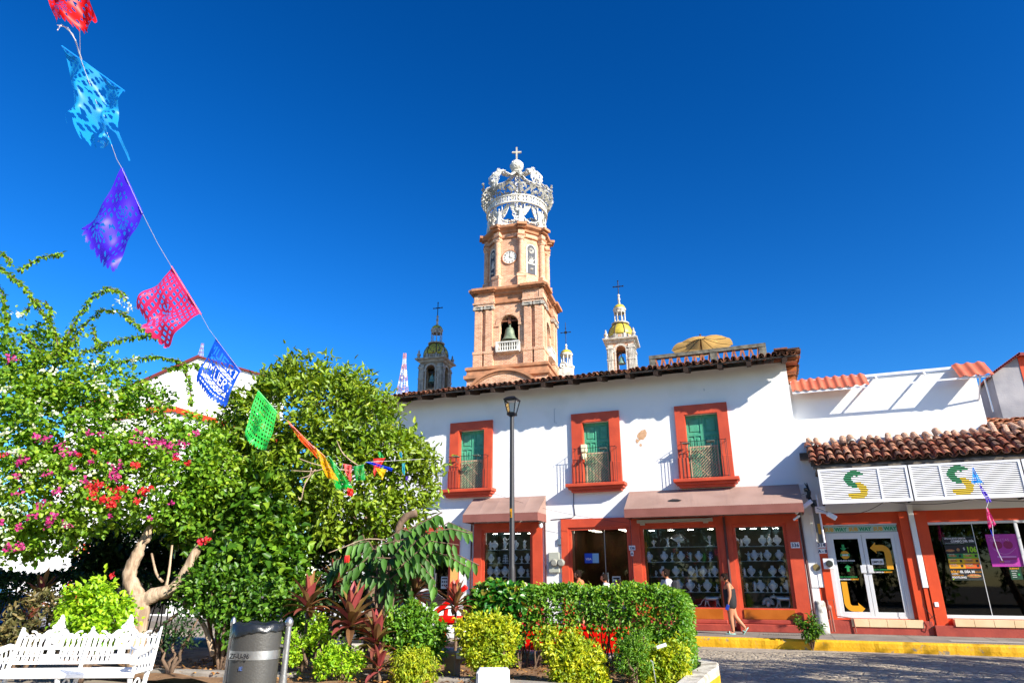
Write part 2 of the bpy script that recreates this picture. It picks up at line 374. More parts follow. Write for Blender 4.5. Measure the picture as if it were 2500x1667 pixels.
    x0, x1, y0, y1 = -16, -1.15, 8.2, 12.6
    g = [[(x0 + (x1 - x0) * i / n, y0 + (y1 - y0) * j / 30, .34 + .03 * math.sin(i * .7) * math.cos(j * .9) + rr.uniform(-.012, .012)) for j in range(31)] for i in range(n + 1)]
    b.add([p for q in g for p in q], [(i * 31 + j, i * 31 + 31 + j, i * 31 + 32 + j, i * 31 + j + 1) for i in range(n) for j in range(30)])
    tag(obj('planting_soil', b, mat('brown_soil', '#6B4E35', .95, col2='#8A6A49', scale=4, bump=.8, bscale=25)), kind='structure')
ground()
def kerbline(name, pts, w, z0, z1, m, label, cat='kerb', struct=True):
    b = MB(); pts = [Vector((p[0], p[1], 0)) for p in pts]; secs = []
    for i, p in enumerate(pts):
        t = (pts[min(i + 1, len(pts) - 1)] - pts[max(i - 1, 0)]).normalized(); nn = Vector((t.y, -t.x, 0))
        a, c = p + nn * w / 2, p - nn * w / 2
        secs.append([(a.x, a.y, z0), (a.x, a.y, z1 - .03), (p.x + nn.x * (w / 2 - .03), p.y + nn.y * (w / 2 - .03), z1), (p.x - nn.x * (w / 2 - .03), p.y - nn.y * (w / 2 - .03), z1), (c.x, c.y, z1 - .03), (c.x, c.y, z0)])
    b.add([q for s_ in secs for q in s_], [(i * 6 + k, i * 6 + 6 + k, i * 6 + 7 + k, i * 6 + k + 1) for i in range(len(pts) - 1) for k in range(5)] + [(0, 1, 2, 3, 4, 5), tuple((len(pts) - 1) * 6 + k for k in range(5, -1, -1))])
    return tag(obj(name, b, m), label, cat) if not struct else tag(obj(name, b, m), kind='structure')
kerbline('planter_kerb', [(-16, 7.9), (-9.4, 8.62), (-6, 9.25), (-4.3, 9.5), (-2.4, 9.4), (-1.6, 9.0)], .22, 0, .40, mat('grey_kerb_paint', '#9A9288', .8, col2='#7C756C', scale=3, bump=.3), '')
E2 = [(-1.25, 8.6), (-1.25, 9.5), (-1.22, 10.6), (-1.15, 11.4), (-1.2, 12.0), (-1.5, 12.5), (-2.2, 12.7), (-16, 12.75)]
kerbline('planter_edge_kerb', E2, .3, 0, .47, mat('white_kerb_paint', '#C9C2B4', .8, col2='#9C9384', scale=4, bump=.5, contrast=(.45, .6)), '')
b = MB()
for i in range(4):
    p, q = Vector((*E2[i], 0)), Vector((*E2[i + 1], 0))
    b.add([(p.x + .153, p.y, 0), (q.x + .153, q.y, 0), (q.x + .153, q.y, .36), (p.x + .153, p.y, .36)], [(0, 1, 2, 3)])
tag(obj('kerb_side_stripe', b, mat('yellow_side_paint', '#D6A008', .7, col2='#B98A10', scale=5)), kind='structure')
# ================================================================== walls with openings
def wall(b, x0, x1, z0, z1, Y, holes, depth=.35, mi=0, rmi=0):
    xs = sorted({x0, x1, *[h[0] for h in holes], *[h[1] for h in holes]}); zs = sorted({z0, z1, *[h[2] for h in holes], *[h[3] for h in holes]})
    for i in range(len(xs) - 1):
        for j in range(len(zs) - 1):
            cx, cz = (xs[i] + xs[i + 1]) / 2, (zs[j] + zs[j + 1]) / 2
            if any(h[0] < cx < h[1] and h[2] < cz < h[3] for h in holes): continue
            b.add([(xs[i], Y, zs[j]), (xs[i + 1], Y, zs[j]), (xs[i + 1], Y, zs[j + 1]), (xs[i], Y, zs[j + 1])], [(0, 1, 2, 3)], mi)
    for h in holes:
        a, c, d, e = h[:4]; Y2 = Y + depth
        b.add([(a, Y, d), (c, Y, d), (c, Y, e), (a, Y, e), (a, Y2, d), (c, Y2, d), (c, Y2, e), (a, Y2, e)], [(0, 1, 5, 4), (1, 2, 6, 5), (2, 3, 7, 6), (3, 0, 4, 7)], rmi)
def tiles(b, o, u, s, ncol, nrow, pitch, rl, r, seed=0, pans=True, jit=.012, cover_from=0, mi=0, drop=.06):
    rnd = random.Random(seed); o, u, s = Vector(o), Vector(u).normalized(), Vector(s).normalized(); n = u.cross(s).normalized()
    if n.z < 0: n = -n
    def half(p, r0, r1, L, up, th=.016, seg=6):
        vs = []
        for (rr, d, dn) in ((r0, 0, drop * .4), (r1, L, 0)):
            for k in range(seg + 1):
                a = math.pi * k / seg
                for q in (rr, rr - th): vs.append(p + s * d + u * (math.cos(a) * q) + n * ((math.sin(a) * q) * up + dn))
        w = (seg + 1) * 2; f = []
        for k in range(seg):
            i = k * 2
            f += [(i, i + 2, w + i + 2, w + i), (i + 1, w + i + 1, w + i + 3, i + 3), (i, i + 1, i + 3, i + 2), (w + i, w + i + 2, w + i + 3, w + i + 1)]
        f += [(0, w, w + 1, 1), (w - 2, w - 1, 2 * w - 1, 2 * w - 2)]
        b.add(vs, f, mi)
    for i in range(ncol):
        for j in range(nrow):
            wob = .012 * math.sin(i * .9) + rnd.uniform(-jit, jit)
            if pans: half(o + u * (pitch * (i + .5)) + s * (rl * j + rnd.uniform(-.02, .02)) + n * (r * .75 + wob), r, r * .82, rl * 1.15, -1)
            if j >= cover_from: half(o + u * (pitch * i + rnd.uniform(-jit, jit)) + s * (rl * j + rnd.uniform(-.03, .03) - .02) + n * (r * .35 + wob + rnd.uniform(0, .01)), r, r * .8, rl * 1.15, 1)
# ================================================================== main two-storey building
main = thing('corner_building', 'long white two-storey building with red trim, green upstairs doors and sagging clay tile roof', 'building', (-7, 23, .25))
XL, XR = -17.0, 1.12
wins = [(-11.36, -9.56, 4.87, 7.52), (-6.42, -4.64, 4.85, 7.46), (-2.68, -.92, 4.83, 7.42)]
b = MB()
holes = [(-10.98, -9.90, 4.93, 7.19), (-6.02, -5.02, 4.90, 7.12), (-2.36, -1.26, 4.88, 7.09),
         (-13.3, -11.2, .25, 3.35), (-9.95, -7.98, .85, 3.43), (-6.67, -4.52, .25, 3.43), (-4.15, -1.60, .90, 3.41), (-1.20, .42, .90, 3.39)]
wall(b, XL, XR, .2, 8.64, FY, holes, .42)
b.add([(XR, FY, .2), (XR, FY + 9, .2), (XR, FY + 9, 8.64), (XR, FY, 8.64), (XL, FY, .2), (XL, FY + 9, .2), (XL, FY + 9, 8.64), (XL, FY, 8.64)], [(0, 1, 2, 3), (4, 7, 6, 5)])
b.add([(XL, FY + 9, .2), (XR, FY + 9, .2), (XR, FY + 9, 8.64), (XL, FY + 9, 8.64)], [(0, 1, 2, 3)])
obj('wall', b, M_['white'], main)
# bare patch where the render has fallen off
b = MB(); c = Vector((-3.86, FY - .004, 6.52)); rnd = random.Random(4)
pl = [c + Vector((.17 * math.cos(a) * rnd.uniform(.8, 1.15) + .05 * math.sin(a), 0, .2 * math.sin(a) * rnd.uniform(.8, 1.1))) for a in [i * math.pi / 8 for i in range(16)]]
b.add(pl, [tuple(range(16))]); c2 = c + Vector((-.08, 0, -.36)); b.add([c2 + Vector((.05 * math.cos(a), 0, .06 * math.sin(a))) for a in [i * math.pi / 3 for i in range(6)]], [tuple(range(6))])
b.add([c + Vector((-.22, -.001, -.12)), c + Vector((-.1, -.001, -.2)), c + Vector((-.2, -.001, -.3)), c + Vector((-.25, -.001, -.22))], [(0, 1, 2, 3)])
obj('bare_patch', b, mat('bare_render', '#D9B08A', .9, col2='#B78A62', scale=9), main)
b = MB(); b.tube([(-7.02, FY - .01, 7.75), (-7.08, FY - .012, 7.75), (-7.08, FY - .012, 7.22), (-7.0, FY - .01, 7.2)], .008, 5); b.box(-1.62, -1.6, FY - .01, FY, 7.9, 7.98)
obj('wall_conduit', b, mat('grey_conduit', '#8F9AA6', .7), main)
# roof: dipping tiles, rafters, soffit
EZ, EY = 8.50, FY - 1.1
sl_ = math.tan(R(13.5)); sdir = Vector((0, 1, sl_)); ncol = 88
b = MB(); tiles(b, (-17.4, EY, EZ + .025), (1, 0, 0), sdir, ncol, 12, .214, .36, .092, 11, jit=.02)
roof = obj('roof', b, M_['tile'], main)
b = MB(); b.box(-17.5, 1.5, EY + .06, EY + .07, EZ - .01, EZ + .03)
zt = lambda y: EZ + (y - EY) * sl_
b.add([(-17.5, EY + .03, zt(EY) + .03), (1.45, EY + .03, zt(EY) + .03), (1.12, FY + 5, zt(FY + 5) + .03), (-17.5, FY + 5, zt(FY + 5) + .03), (1.12, FY + 9.6, zt(FY + 5) - 1.4), (-17.5, FY + 9.6, zt(FY + 5) - 1.4)], [(0, 1, 2, 3), (3, 2, 4, 5)])
obj('soffit', b, mat('grey_soffit_boards', '#7B746C', .9, col2='#5B544D', scale=5), main)
for i in range(17):
    X = 1.02 - i * 1.02; b = MB()
    wv = random.Random(i).uniform(-.06, .06)
    Mx = Matrix.Translation((X + wv, EY + .06, zt(EY) - .16)) @ Matrix.Rotation(math.atan(sl_), 4, 'X')
    b.box(-.075, .075, 0, 1.3, 0, .17, M=Mx); obj('rafter', b, M_['wood'], main)
# broken gable end seen from the street
b = MB(); Mx = Matrix.Translation((XR, EY + .1, zt(EY) - .12)) @ Matrix.Rotation(math.atan(sl_), 4, 'X')
Mx = Matrix.Translation((XR, EY + .1, EZ - .06))
b.box(0.02, .34, .0, .12, 0, .14, M=Mx)
for k in range(13): b.box(0, .36, .2 + k * .62, .2 + k * .62 + .40, .08 + .03 * (k % 2), .115 + .03 * (k % 2), M=Mx)
for k in range(7): b.box(0, .33, .1 + k * 1.15, .24 + k * 1.15, -.06, .08, M=Mx)
sobj('gable_board', b, M_['orangewood'], main)
b = MB(); tiles(b, (XR + .42, EY, EZ + .10), (0, 1, 0), (-1, 0, .10), 38, 2, .214, .36, .09, 5)
obj('verge_tile', b, M_['tile'], main)
# upstairs doors with balconies
def upstairs(i, w, hole):
    x0, x1, z0, z1 = w; hx0, hx1, hz0, hz1 = hole
    b = MB(); p = FY - .09
    wall(b, x0, x1, z0, z1, p, [(hx0, hx1, z0 + .02, hz1)], .1)
    b.add([(x0, p, z0), (x0, FY + .02, z0), (x0, FY + .02, z1), (x0, p, z1), (x1, p, z0), (x1, FY + .02, z0), (x1, FY + .02, z1), (x1, p, z1)], [(0, 1, 2, 3), (4, 7, 6, 5), (3, 2, 6, 7)])
    for (a, c) in ((x0, hx0), (hx1, x1)): b.bbox(a - .02, c + .0, p - .035, p + .02, z0, z0 + .78, .012)
    for (a, c, d) in ((hx0, hx0 + .012, 0), (hx1 - .012, hx1, 0)): b.box(a, c, p + .02, FY + .3, hz0, hz1 - .01)
    obj('door_surround', b, M_['red'], main, 'auto')
    b = MB(); s0, s1 = x0 - .19, x1 + .15
    b.bbox(s0, s1, FY - .44, FY + .02, z0 - .07, z0 + .04, .012); b.bbox(s0 + .07, s1 - .07, FY - .34, FY + .02, z0 - .15, z0 - .068, .01); b.bbox(s0 + .16, s1 - .16, FY - .24, FY + .02, z0 - .24, z0 - .148, .01)
    sill = obj('door_sill', b, M_['red'], main)
    yd = FY + .15; xm = (hx0 + hx1) / 2; lz = hz0; 
    for k, (a, c) in enumerate(((hx0, xm - .004), (xm + .004, hx1))):
        b = MB(); b.box(a, c, yd + .03, yd + .06, lz, hz1)
        fr = .07
        b.box(a, a + fr, yd, yd + .03, lz, hz1 - .001); b.box(c - fr, c, yd, yd + .03, lz, hz1 - .001)
        rails = [lz, lz + .75, hz1 - .72, hz1 - .09]
        for r_ in rails: b.box(a + fr, c - fr, yd + .001, yd + .03, r_, r_ + .09)
        b.box((a + c) / 2 - .025, (a + c) / 2 + .025, yd + .004, yd + .03, lz + .84, hz1 - .72)
        b.bbox(a + fr + .05, c - fr - .05, yd + .008, yd + .04, hz1 - .57, hz1 - .15, .012)
        for (e, g) in ((a + fr, (a + c) / 2 - .025), ((a + c) / 2 + .025, c - fr)):
            b.bbox(e + .035, g - .035, yd + .01, yd + .04, lz + .9, hz1 - .78, .014)
        d = obj('door', b, M_['green'], main, 'auto')
        if k == 0:       # no paler panel is drawn; sunlight alone pales this leaf
            b = MB(); b.box(a + .004, c - .006, yd - .006, yd - .001, lz + .02, lz + .02); 
    b = MB()                              # wooden lattice in the lower part
    ly = FY + .05; a, c, d, e = hx0 + .07, hx1 - .10, z0 + .06, z0 + 1.12
    b.box(a, c, ly, ly + .02, e, e + .05); b.box(a, a + .04, ly, ly + .02, d, e); b.box(c - .04, c, ly, ly + .02, d, e)
    for sg in (1, -1):
        k = -1.6
        while k < 1.8:
            xs0 = a + k; 
            t0, t1 = 0., e - d
            X0, X1 = (xs0, xs0 + (e - d)) if sg == 1 else (xs0 + (e - d), xs0)
            lo, hi = 0., 1.
            for (p0, p1) in (((X0, 0), (X1, 1)),):
                dx = X1 - X0
                ts = sorted(((a - X0) / dx, (c - X0) / dx)); lo, hi = max(0, ts[0]), min(1, ts[1])
            if hi - lo > .04:
                P0 = Vector((X0 + dx * lo, ly + (.004 if sg == 1 else .012), d + (e - d) * lo)); P1 = Vector((X0 + dx * hi, P0.y, d + (e - d) * hi))
                t = (P1 - P0).normalized(); nn = Vector((-t.z, 0, t.x)) * .011
                b.add([P0 + nn, P0 - nn, P1 - nn, P1 + nn, P0 + nn + Vector((0, .007, 0)), P0 - nn + Vector((0, .007, 0)), P1 - nn + Vector((0, .007, 0)), P1 + nn + Vector((0, .007, 0))], [(0, 1, 2, 3), (4, 7, 6, 5), (0, 4, 5, 1), (2, 6, 7, 3), (1, 5, 6, 2), (0, 3, 7, 4)])
            k += .10 if sg == 1 else .6
    obj('lattice_panel', b, M_['beige'], main)
    b = MB(); rx0, rx1, ry = x0 + .14, x1 - .14, FY - .36; rz0, rz1 = z0 + .08, z0 + 1.27     # iron balcony
    for z in (rz0, rz1): b.tube([(rx0, FY - .08, z), (rx0, ry + .03, z), (rx0 + .03, ry, z), (rx1 - .03, ry, z), (rx1, ry + .03, z), (rx1, FY - .08, z)], .010, 6)
    k = 0; nb = 13
    for k in range(nb):
        X = rx0 + .04 + (rx1 - rx0 - .08) * k / (nb - 1); b.tube([(X, ry, z0 + .03), (X, ry, rz1)], .0075, 5)
    for X in (rx0, rx1): b.tube([(X, ry + .16, rz0), (X, ry + .16, rz1)], .0075, 5)
    for X in (rx0, rx1): b.tube([(X, ry + .02, rz1), (X, ry - .03, rz1 + .02), (X, ry - .05, rz1 - .02)], .008, 5)
    obj('balcony_railing', b, M_['iron'], main)
    return
for i in range(3): upstairs(i, wins[i], holes[i])
# fittings on the balconies
for (x, z, kind) in ((-10.1, 6.12, 0), (-5.22, 6.06, 0), (-1.55, 6.05, 0), (-10.95, 6.12, 0), (-2.35, 6.03, 0)):
    b = MB(); b.bbox(x - .13, x + .13, FY - .42, FY - .2, z, z + .035, .012); b.tube([(x, FY - .3, z), (x, FY - .3, z - .12), (x, FY - .1, z - .2)], .012, 6)
    obj('floodlight', b, mat('grey_lamp', '#5F6E64', .5), main)
b = MB(); b.bbox(-6.08, -5.86, FY - .16, FY - .02, 6.02, 6.3, .02); b.bbox(-6.05, -5.9, FY - .15, FY - .03, 5.82, 5.98, .02); b.tube([(-6.0, FY - .1, 5.86), (-5.92, FY - .3, 5.78)], .05, 8)
obj('security_light', b, mat('cream_plastic', '#E6DFB8', .6), main)
# awnings
def awning(x0, x1, zt_, zf, zb, yp, folds=0):
    b = MB(); n = 40; rows = []
    for i in range(n + 1):
        X = x0 + (x1 - x0) * i / n; sag = .018 * math.sin(i * math.pi / n * 5); 
        rows.append([(X, FY - .01, zt_), (X, (FY + yp) / 2, (zt_ + zf) / 2 + .02 - abs(sag)), (X, yp, zf)])
    b.add([p for r_ in rows for p in r_], [(i * 3 + k, i * 3 + 3 + k, i * 3 + 4 + k, i * 3 + k + 1) for i in range(n) for k in range(2)], 0)
    b.add([(x0, FY - .01, zt_), (x0, yp, zf), (x0, FY - .01, zf), (x1, FY - .01, zt_), (x1, yp, zf), (x1, FY - .01, zf)], [(0, 1, 2), (3, 5, 4)], 0)
    b.box(x0, x1, yp, yp + .015, zb, zf - .001, 1); b.box(x0 - .001, x0 + .014, yp + .015, FY - .01, zb, zf - .001, 1); b.box(x1 - .014, x1 + .001, yp + .015, FY - .01, zb, zf - .001, 1)
    a = obj('awning', b, [M_['awn'], M_['awnv']], main)
    b = MB(); 
    for X in np.linspace(x0 + .03, x1 - .03, 4): b.tube([(X, FY - .02, zt_ - .05), (X, yp + .05, zf - .04)], .012, 5)
    b.tube([(x0 + .03, yp + .04, zb + .05), (x1 - .03, yp + .04, zb + .05)], .015, 6)
    obj('awning_frame', b, M_['iron'], a)
    return a
awning(-10.31, -7.47, 4.57, 3.91, 3.64, 22.03)
aw = awning(-4.43, .97, 4.57, 3.88, 3.61, 21.85)
b = MB(); p = [(-2.3, .35), (-2.16, .42), (-2.0, .40), (-1.85, .33), (-1.95, .28), (-2.25, .30)]
b.add([(x - .75, 23 - 1.15 * (1 - k) - .0, 3.885 + k * .69 + .024) for x, k in p], [tuple(range(6))])
obj('tear', b, M_['black'], aw)
# ground-floor surrounds
def surround(hole, x0, x1, z1, proud=.07, zb=.25, name='shopfront_surround', m='red'):
    a, c, d, e = hole; b = MB(); Y = FY - proud
    wall(b, x0, x1, zb, z1, Y, [(a, c, d, e)], proud + .03)
    b.add([(x0, Y, zb), (x0, FY, zb), (x0, FY, z1), (x0, Y, z1), (x1, Y, zb), (x1, FY, zb), (x1, FY, z1), (x1, Y, z1)], [(0, 1, 2, 3), (4, 7, 6, 5), (3, 2, 6, 7)])
    for (u0, u1) in ((a - .0, a + .10), (c - .10, c)): b.box(u0 + (.002), u1 - .002, Y + .05, FY + .12, d + .002, e - .002)
    b.box(a + .1, c - .1, Y + .05, FY + .12, e - .09, e - .003)
    return obj(name, b, M_[m], main)
surround(holes[4], -10.26, -7.62, 3.66); surround(holes[5], -6.92, -4.47, 3.72, .06)
surround(holes[6], -4.44, -1.42, 3.66, .10); surround(holes[7], -1.39, .80, 3.66, .10); surround(holes[3], -13.6, -10.85, 3.6, .05)
b = MB(); b.bbox(-4.42, -1.43, FY - .42, FY - .1, .24, .44, .02); b.bbox(-4.42, -1.6, FY - .2, FY - .1, .44, .56, .02)
b.bbox(-1.25, .90, FY - .42, FY - .1, .24, .46, .02); b.bbox(-1.2, .6, FY - .2, FY - .1, .46, .58, .02)
sobj('plinth', b, M_['redlow'], main)
b = MB(); b.box(-4.05, -1.72, FY - .13, FY - .101, .57, .86); b.box(-1.1, .36, FY - .13, FY - .101, .59, .86); sobj('wooden_panel', b, M_['varnish'], main)
b = MB(); b.tube([(.86, FY - .05, 3.9), (.88, FY - .06, .25)], .035, 8); b.tube([(-7.52, FY - .05, 3.7), (-7.5, FY - .05, .3)], .03, 8); b.tube([(-10.36, FY - .05, 3.7), (-10.36, FY - .05, .3)], .03, 8)
b.tube([(-1.41, FY - .14, 3.6), (-1.41, FY - .14, .3)], .04, 8)
sobj('downpipe', b, mat('dark_red_pipe', '#4A2320', .6), main, 'auto')
b = MB(); b.box(-4.2, -1.75, FY - .26, FY - .12, 3.5, 3.60); b.box(-4.1, -3.95, FY - .24, FY - .14, 3.43, 3.5); b.box(-2.05, -1.9, FY - .24, FY - .14, 3.45, 3.5)
obj('shutter_box', b, mat('grey_box', '#A9ACA2', .5), main)
b = MB(); b.bbox(-7.66, -7.5, FY - .3, FY - .16, 3.62, 3.66, .01); b.ball((-7.6, FY - .25, 3.52), (.075, .075, .1)); obj('security_camera', b, M_['whitepaint'], main, True)
# meters and bits on the wall
b = MB(); b.bbox(-7.38, -7.0, FY - .10, FY, 1.95, 2.62, .012); obj('meter_box', b, mat('meter_grey', '#A9AB9C', .5), main)
for X, Yp, z in ((-7.17, FY - .13, 2.27), (-6.93 + .28 - .35 + .07, FY - .13, 2.27)):
    b = MB(); b.lathe([(.13, 0), (.13, .05), (.11, .09), (.09, .11)], n=18, M=Matrix.Translation((X, Yp + .05, z)) @ Matrix.Rotation(R(90), 4, 'X')); obj('electricity_meter', b, mat('meter_face', '#8E8E84', .35), main, 'auto')
b = MB(); b.bbox(-7.05, -6.93, FY - .06, FY, 2.86, 3.08, .01); obj('wall_switch', b, mat('switch_grey', '#5D6C7C', .5), main)
b = MB(); b.tube([(-6.42, FY - .015, 5.0), (-6.44, FY - .015, 4.2), (-6.40, FY - .015, 3.85), (-6.52, FY - .015, 3.76), (-7.3, FY - .015, 3.72)], .012, 5); obj('wall_cable', b, M_['cable'], main)
b = MB(); b.box(-10.72, -10.5, FY - .1, FY - .0, 4.9, 4.9); 
# number plates
def plate(x, z, w, h, lines, parent, y=None, mi=1):
    y = FY - .11 if y is None else y
    b = MB(); b.box(x - w / 2, x + w / 2, y, y + .01, z - h / 2, z + h / 2, 0)
    for k, (tx, tz, sz) in enumerate(lines): b.text(tx, x, z + tz, sz, y - .003, 1, bold=.004, align='CENTER')
    return obj('number_plate', b, [M_['whitepaint'], mat('number_blue', '#1D2A5C', .5)], parent)
plate(.62, 2.72, .25, .17, [('336', -.05, .15)], main); plate(-4.44, 2.72, .21, .15, [('336', -.045, .12)], main); plate(-4.45, 2.54, .1, .15, [('A', -.05, .13)], main)
# ---------------- shop displays
rnd = random.Random(21)
def display(pane, depth=1.5, wood=True, back='#2E3A32'):
    a, c, d, e = pane; b = MB(); Yb = FY + depth
    b.add([(a, Yb, d), (c, Yb, d), (c, Yb, e), (a, Yb, e)], [(0, 1, 2, 3)]); b.box(a - .3, a - .02, FY + .43, Yb, d, e); b.box(c + .02, c + .3, FY + .43, Yb, d, e)
    b.box(a - .3, c + .3, FY + .42, Yb, d - .1, d - .001); b.box(a - .3, c + .3, FY + .42, Yb, e + .001, e + .1)
    obj('display_cabinet', b, mat('display_back', back, .6, col2='#3A2A1C', scale=1.3), main)
    b = MB(); b.box(a + .10, a + .16, FY + .10, FY + .2, d, e - .5); b.box(c - .16, c - .10, FY + .10, FY + .2, d, e - .9); sobj('display_post', b, M_['varnish'], main)
    g = MB(); g.box(a + .1, c - .1, FY + .03, FY + .042, d, e - .09); obj('window_pane', g, M_['glass'], main)
    l = MB()
    for k in range(4): X = a + .3 + (c - a - .6) * k / 3; l.box(X - .09, X + .09, FY + .5, FY + .53, e - .115, e - .11)
    sobj('downlight_and_fill', l, M_['lampglow'], main)
display(holes[4][:4]); display(holes[6][:4]); display(holes[7][:4])
def shelf(a, c, z): 
    b = MB(); b.box(a + .12, c - .12, FY + .12, FY + .62, z - .012, z); 
    obj('display_shelf', b, mat('shelf', '#B9C9C8', .2), main)
YS = FY + .20
def zs(py, px): return AY(px, py, YS).z
SH_A = [zs(1341.5, 1240), zs(1374.5, 1240), zs(1407.5, 1240)]; SH_B = [zs(1334, 1660), zs(1370.5, 1660), zs(1407, 1660), zs(1444, 1660)]; SH_C = [zs(1332.5, 1850), zs(1368.5, 1850), zs(1407, 1850), zs(1445, 1850)]
for z in SH_A: shelf(-9.95, -7.98, z)
for z in SH_B: shelf(-4.15, -1.6, z)
for z in SH_C: shelf(-1.2, .42, z)
b = MB(); b.lathe([(.07, 0), (.075, .012), (.03, .02), (.028, .05), (.06, .075), (.105, .12), (.13, .18), (.12, .225), (.06, .26), (.045, .29), (.044, .325), (.03, .33)], n=16, sy=.5)
bust0 = obj('necklace_bust', b, M_['velvet'], None, True)
b = MB(); b.tube([(.1 * math.sin(a) , -.045 - .02 * (1 - math.cos(a)) , .235 - .09 * (1 - math.cos(a)) / 1.0 * .6) for a in [(-2.2 + 4.4 * k / 12) for k in range(13)]], .0045, 4)
neck0 = obj('necklace', b, mat('turquoise_beads', '#2E6F80', .4), bust0)
nb = [0]
def bust(px, Z, label, sc=1.0, rz=0.):
    X = AY(px, 1400, YS).x
    o = bust0 if nb[0] == 0 else copy_tree(bust0)
    nb[0] += 1; o.location = (X, YS + rnd.uniform(-.05, .02), Z); o.scale = (sc, sc, sc); o.rotation_euler = (0, 0, rz + rnd.uniform(-.3, .3))
    tag(o, label, 'necklace bust', 'white necklace busts in the jewellery windows')
ordn = ['leftmost', 'second from the left', 'third from the left', 'fourth from the left', 'rightmost']
def row(pxs, Z, shelfname, win, sc=1.0):
    for i, p in enumerate(pxs):
        w = 'rightmost' if i == len(pxs) - 1 and len(pxs) > 1 else ordn[i]
        bust(p, Z, 'white bust on the %s shelf of the %s, %s' % (shelfname, win, w), sc)
Bx = lambda v: 1560 + v / 5.81; Ax = lambda v: 1160 + v / 9.8
WB, WC, WA = 'wide window', 'window behind the woman', 'small window'
row([Bx(v) for v in (162, 378, 620, 873)], SH_B[1], 'second', WB); row([Bx(v) for v in (345, 530, 742, 915, 1078)], SH_B[2], 'third', WB); row([Bx(330), Bx(552), Bx(718), Bx(955)], SH_B[3], 'fourth', WB, 1.15)
row([Bx(v) for v in (1415, 1580, 1812, 2022)], SH_C[0], 'top', WC); row([Bx(v) for v in (1670, 1855, 2025)], SH_C[1], 'second', WC); row([Bx(v) for v in (1598, 1900, 2045)], SH_C[2], 'third', WC); row([Bx(v) for v in (1705, 1880, 2085)], SH_C[3], 'fourth', WC, 1.1)
row([Ax(v) for v in (460, 975)], SH_A[0], 'top', WA); row([Ax(v) for v in (385, 930, 1270)], SH_A[1], 'second', WA); row([Ax(v) for v in (360, 525, 715, 1110)], SH_A[2], 'third', WA, 1.1)
def figurine(px, Z, h, label, seed, wide=.35):
    r_ = random.Random(seed); X = AY(px, 1400, YS).x; b = MB()
    prof = [(h * .28, 0), (h * .26, h * .06), (h * .08, h * .1)]
    z = h * .12
    while z < h * .9: prof.append((h * r_.uniform(.06, .2), z)); z += h * r_.uniform(.08, .16)
    prof.append((h * .03, h)); b.lathe(prof, (X, YS + .03, Z), n=9, sy=.8)
    for k in range(5):
        a = r_.uniform(-1, 1) * 1.2; p = Vector((X, YS + .02, Z + h * r_.uniform(.3, .7)))
        q = p + Vector((math.sin(a) * h * wide, r_.uniform(-.03, .03), h * r_.uniform(.05, .3))); b.tube([p, (p + q) / 2 + Vector((0, 0, -.02)), q], [h * .05, h * .035, h * .02], 6); b.ball(q, h * .05, 6, 4)
    tag(obj('silver_figurine', b, M_['silver'], None, True), label, 'figurine', 'silver ornaments in the jewellery windows')
F = [(487, 1, 'B', .3, 'slim silver figurine between two busts on the second shelf of the wide window'), (750, 1, 'B', .3, 'spiky silver ornament on the second shelf of the wide window'), (1030, 1, 'B', .26, 'low silver ornament at the right end of the second shelf of the wide window'),
     (240, 2, 'B', .2, 'squat silver ornament at the left end of the third shelf of the wide window'), (620, 2, 'B', .18, 'small silver animal right of the second bust on the third shelf of the wide window'), (822, 2, 'B', .34, 'tall silver figure on the third shelf of the wide window'), (1000, 2, 'B', .24, 'silver ornament left of the last bust on the third shelf of the wide window'),
     (835, 3, 'B', .26, 'curling silver ornament between two busts on the fourth shelf of the wide window'), (1085, 3, 'B', .26, 'round silver ornament at the right end of the fourth shelf of the wide window'), (1045, 0, 'B', .34, 'silver trophy shaped ornament at the right of the top shelf of the wide window'), (440, 0, 'B', .3, 'dark winged silver ornament on the top shelf of the wide window'), (240, 0, 'B', .24, 'silver trinket at the left of the top shelf of the wide window'),
     (1500, 0, 'C', .24, 'silver ornament after the first bust on the top shelf behind the woman'), (1910, 0, 'C', .36, 'tall oval silver ornament on the top shelf of the window behind the woman'), (1585, 1, 'C', .3, 'orange tinted ornament at the left of the second shelf behind the woman'), (1765, 1, 'C', .28, 'silver ornament between busts on the second shelf of the window behind the woman'),
     (1500, 2, 'C', .28, 'silver cluster at the left of the third shelf of the window behind the woman'), (1727, 2, 'C', .2, 'round silver emblem in the middle of the third shelf of the window behind the woman'), (1510, 3, 'C', .28, 'silver ornament at the left end of the fourth shelf of the window behind the woman'), (1622, 3, 'C', .34, 'silver giraffe shaped ornament on the fourth shelf of the window behind the woman'), (1795, 3, 'C', .18, 'low silver ornament between two busts on the fourth shelf of the window behind the woman'), (1985, 3, 'C', .18, 'silver elephant shaped ornament on the fourth shelf of the window behind the woman')]
for i, (v, s_, w_, h, lb) in enumerate(F): figurine(Bx(v), (SH_B if w_ == 'B' else SH_C)[s_], h, lb, i + 40)
for i, (v, s_, h, lb) in enumerate([(700, 0, .45, 'large silver figure in the middle of the top shelf of the small window'), (350, 0, .32, 'silver ornament at the left of the top shelf of the small window'), (1180, 0, .34, 'silver bird shaped ornament at the right of the top shelf of the small window'), (560, 1, .24, 'tangled silver ornament left of the white rack in the small shop window'), (1110, 1, .26, 'silver bracelet stand right of the lamp post in the small shop window'), (1255, 2, .28, 'silver ornament at the right end of the third shelf of the small window')]): figurine(Ax(v), SH_A[s_], h, lb, 90 + i)
X = AY(Ax(725), 1400, YS).x; b = MB()
for k in range(5): b.bbox(X - .11 + .012 * k, X + .11 - .012 * k, YS - .03, YS + .05, SH_A[1] + .05 + k * .055, SH_A[1] + .075 + k * .055, .004)
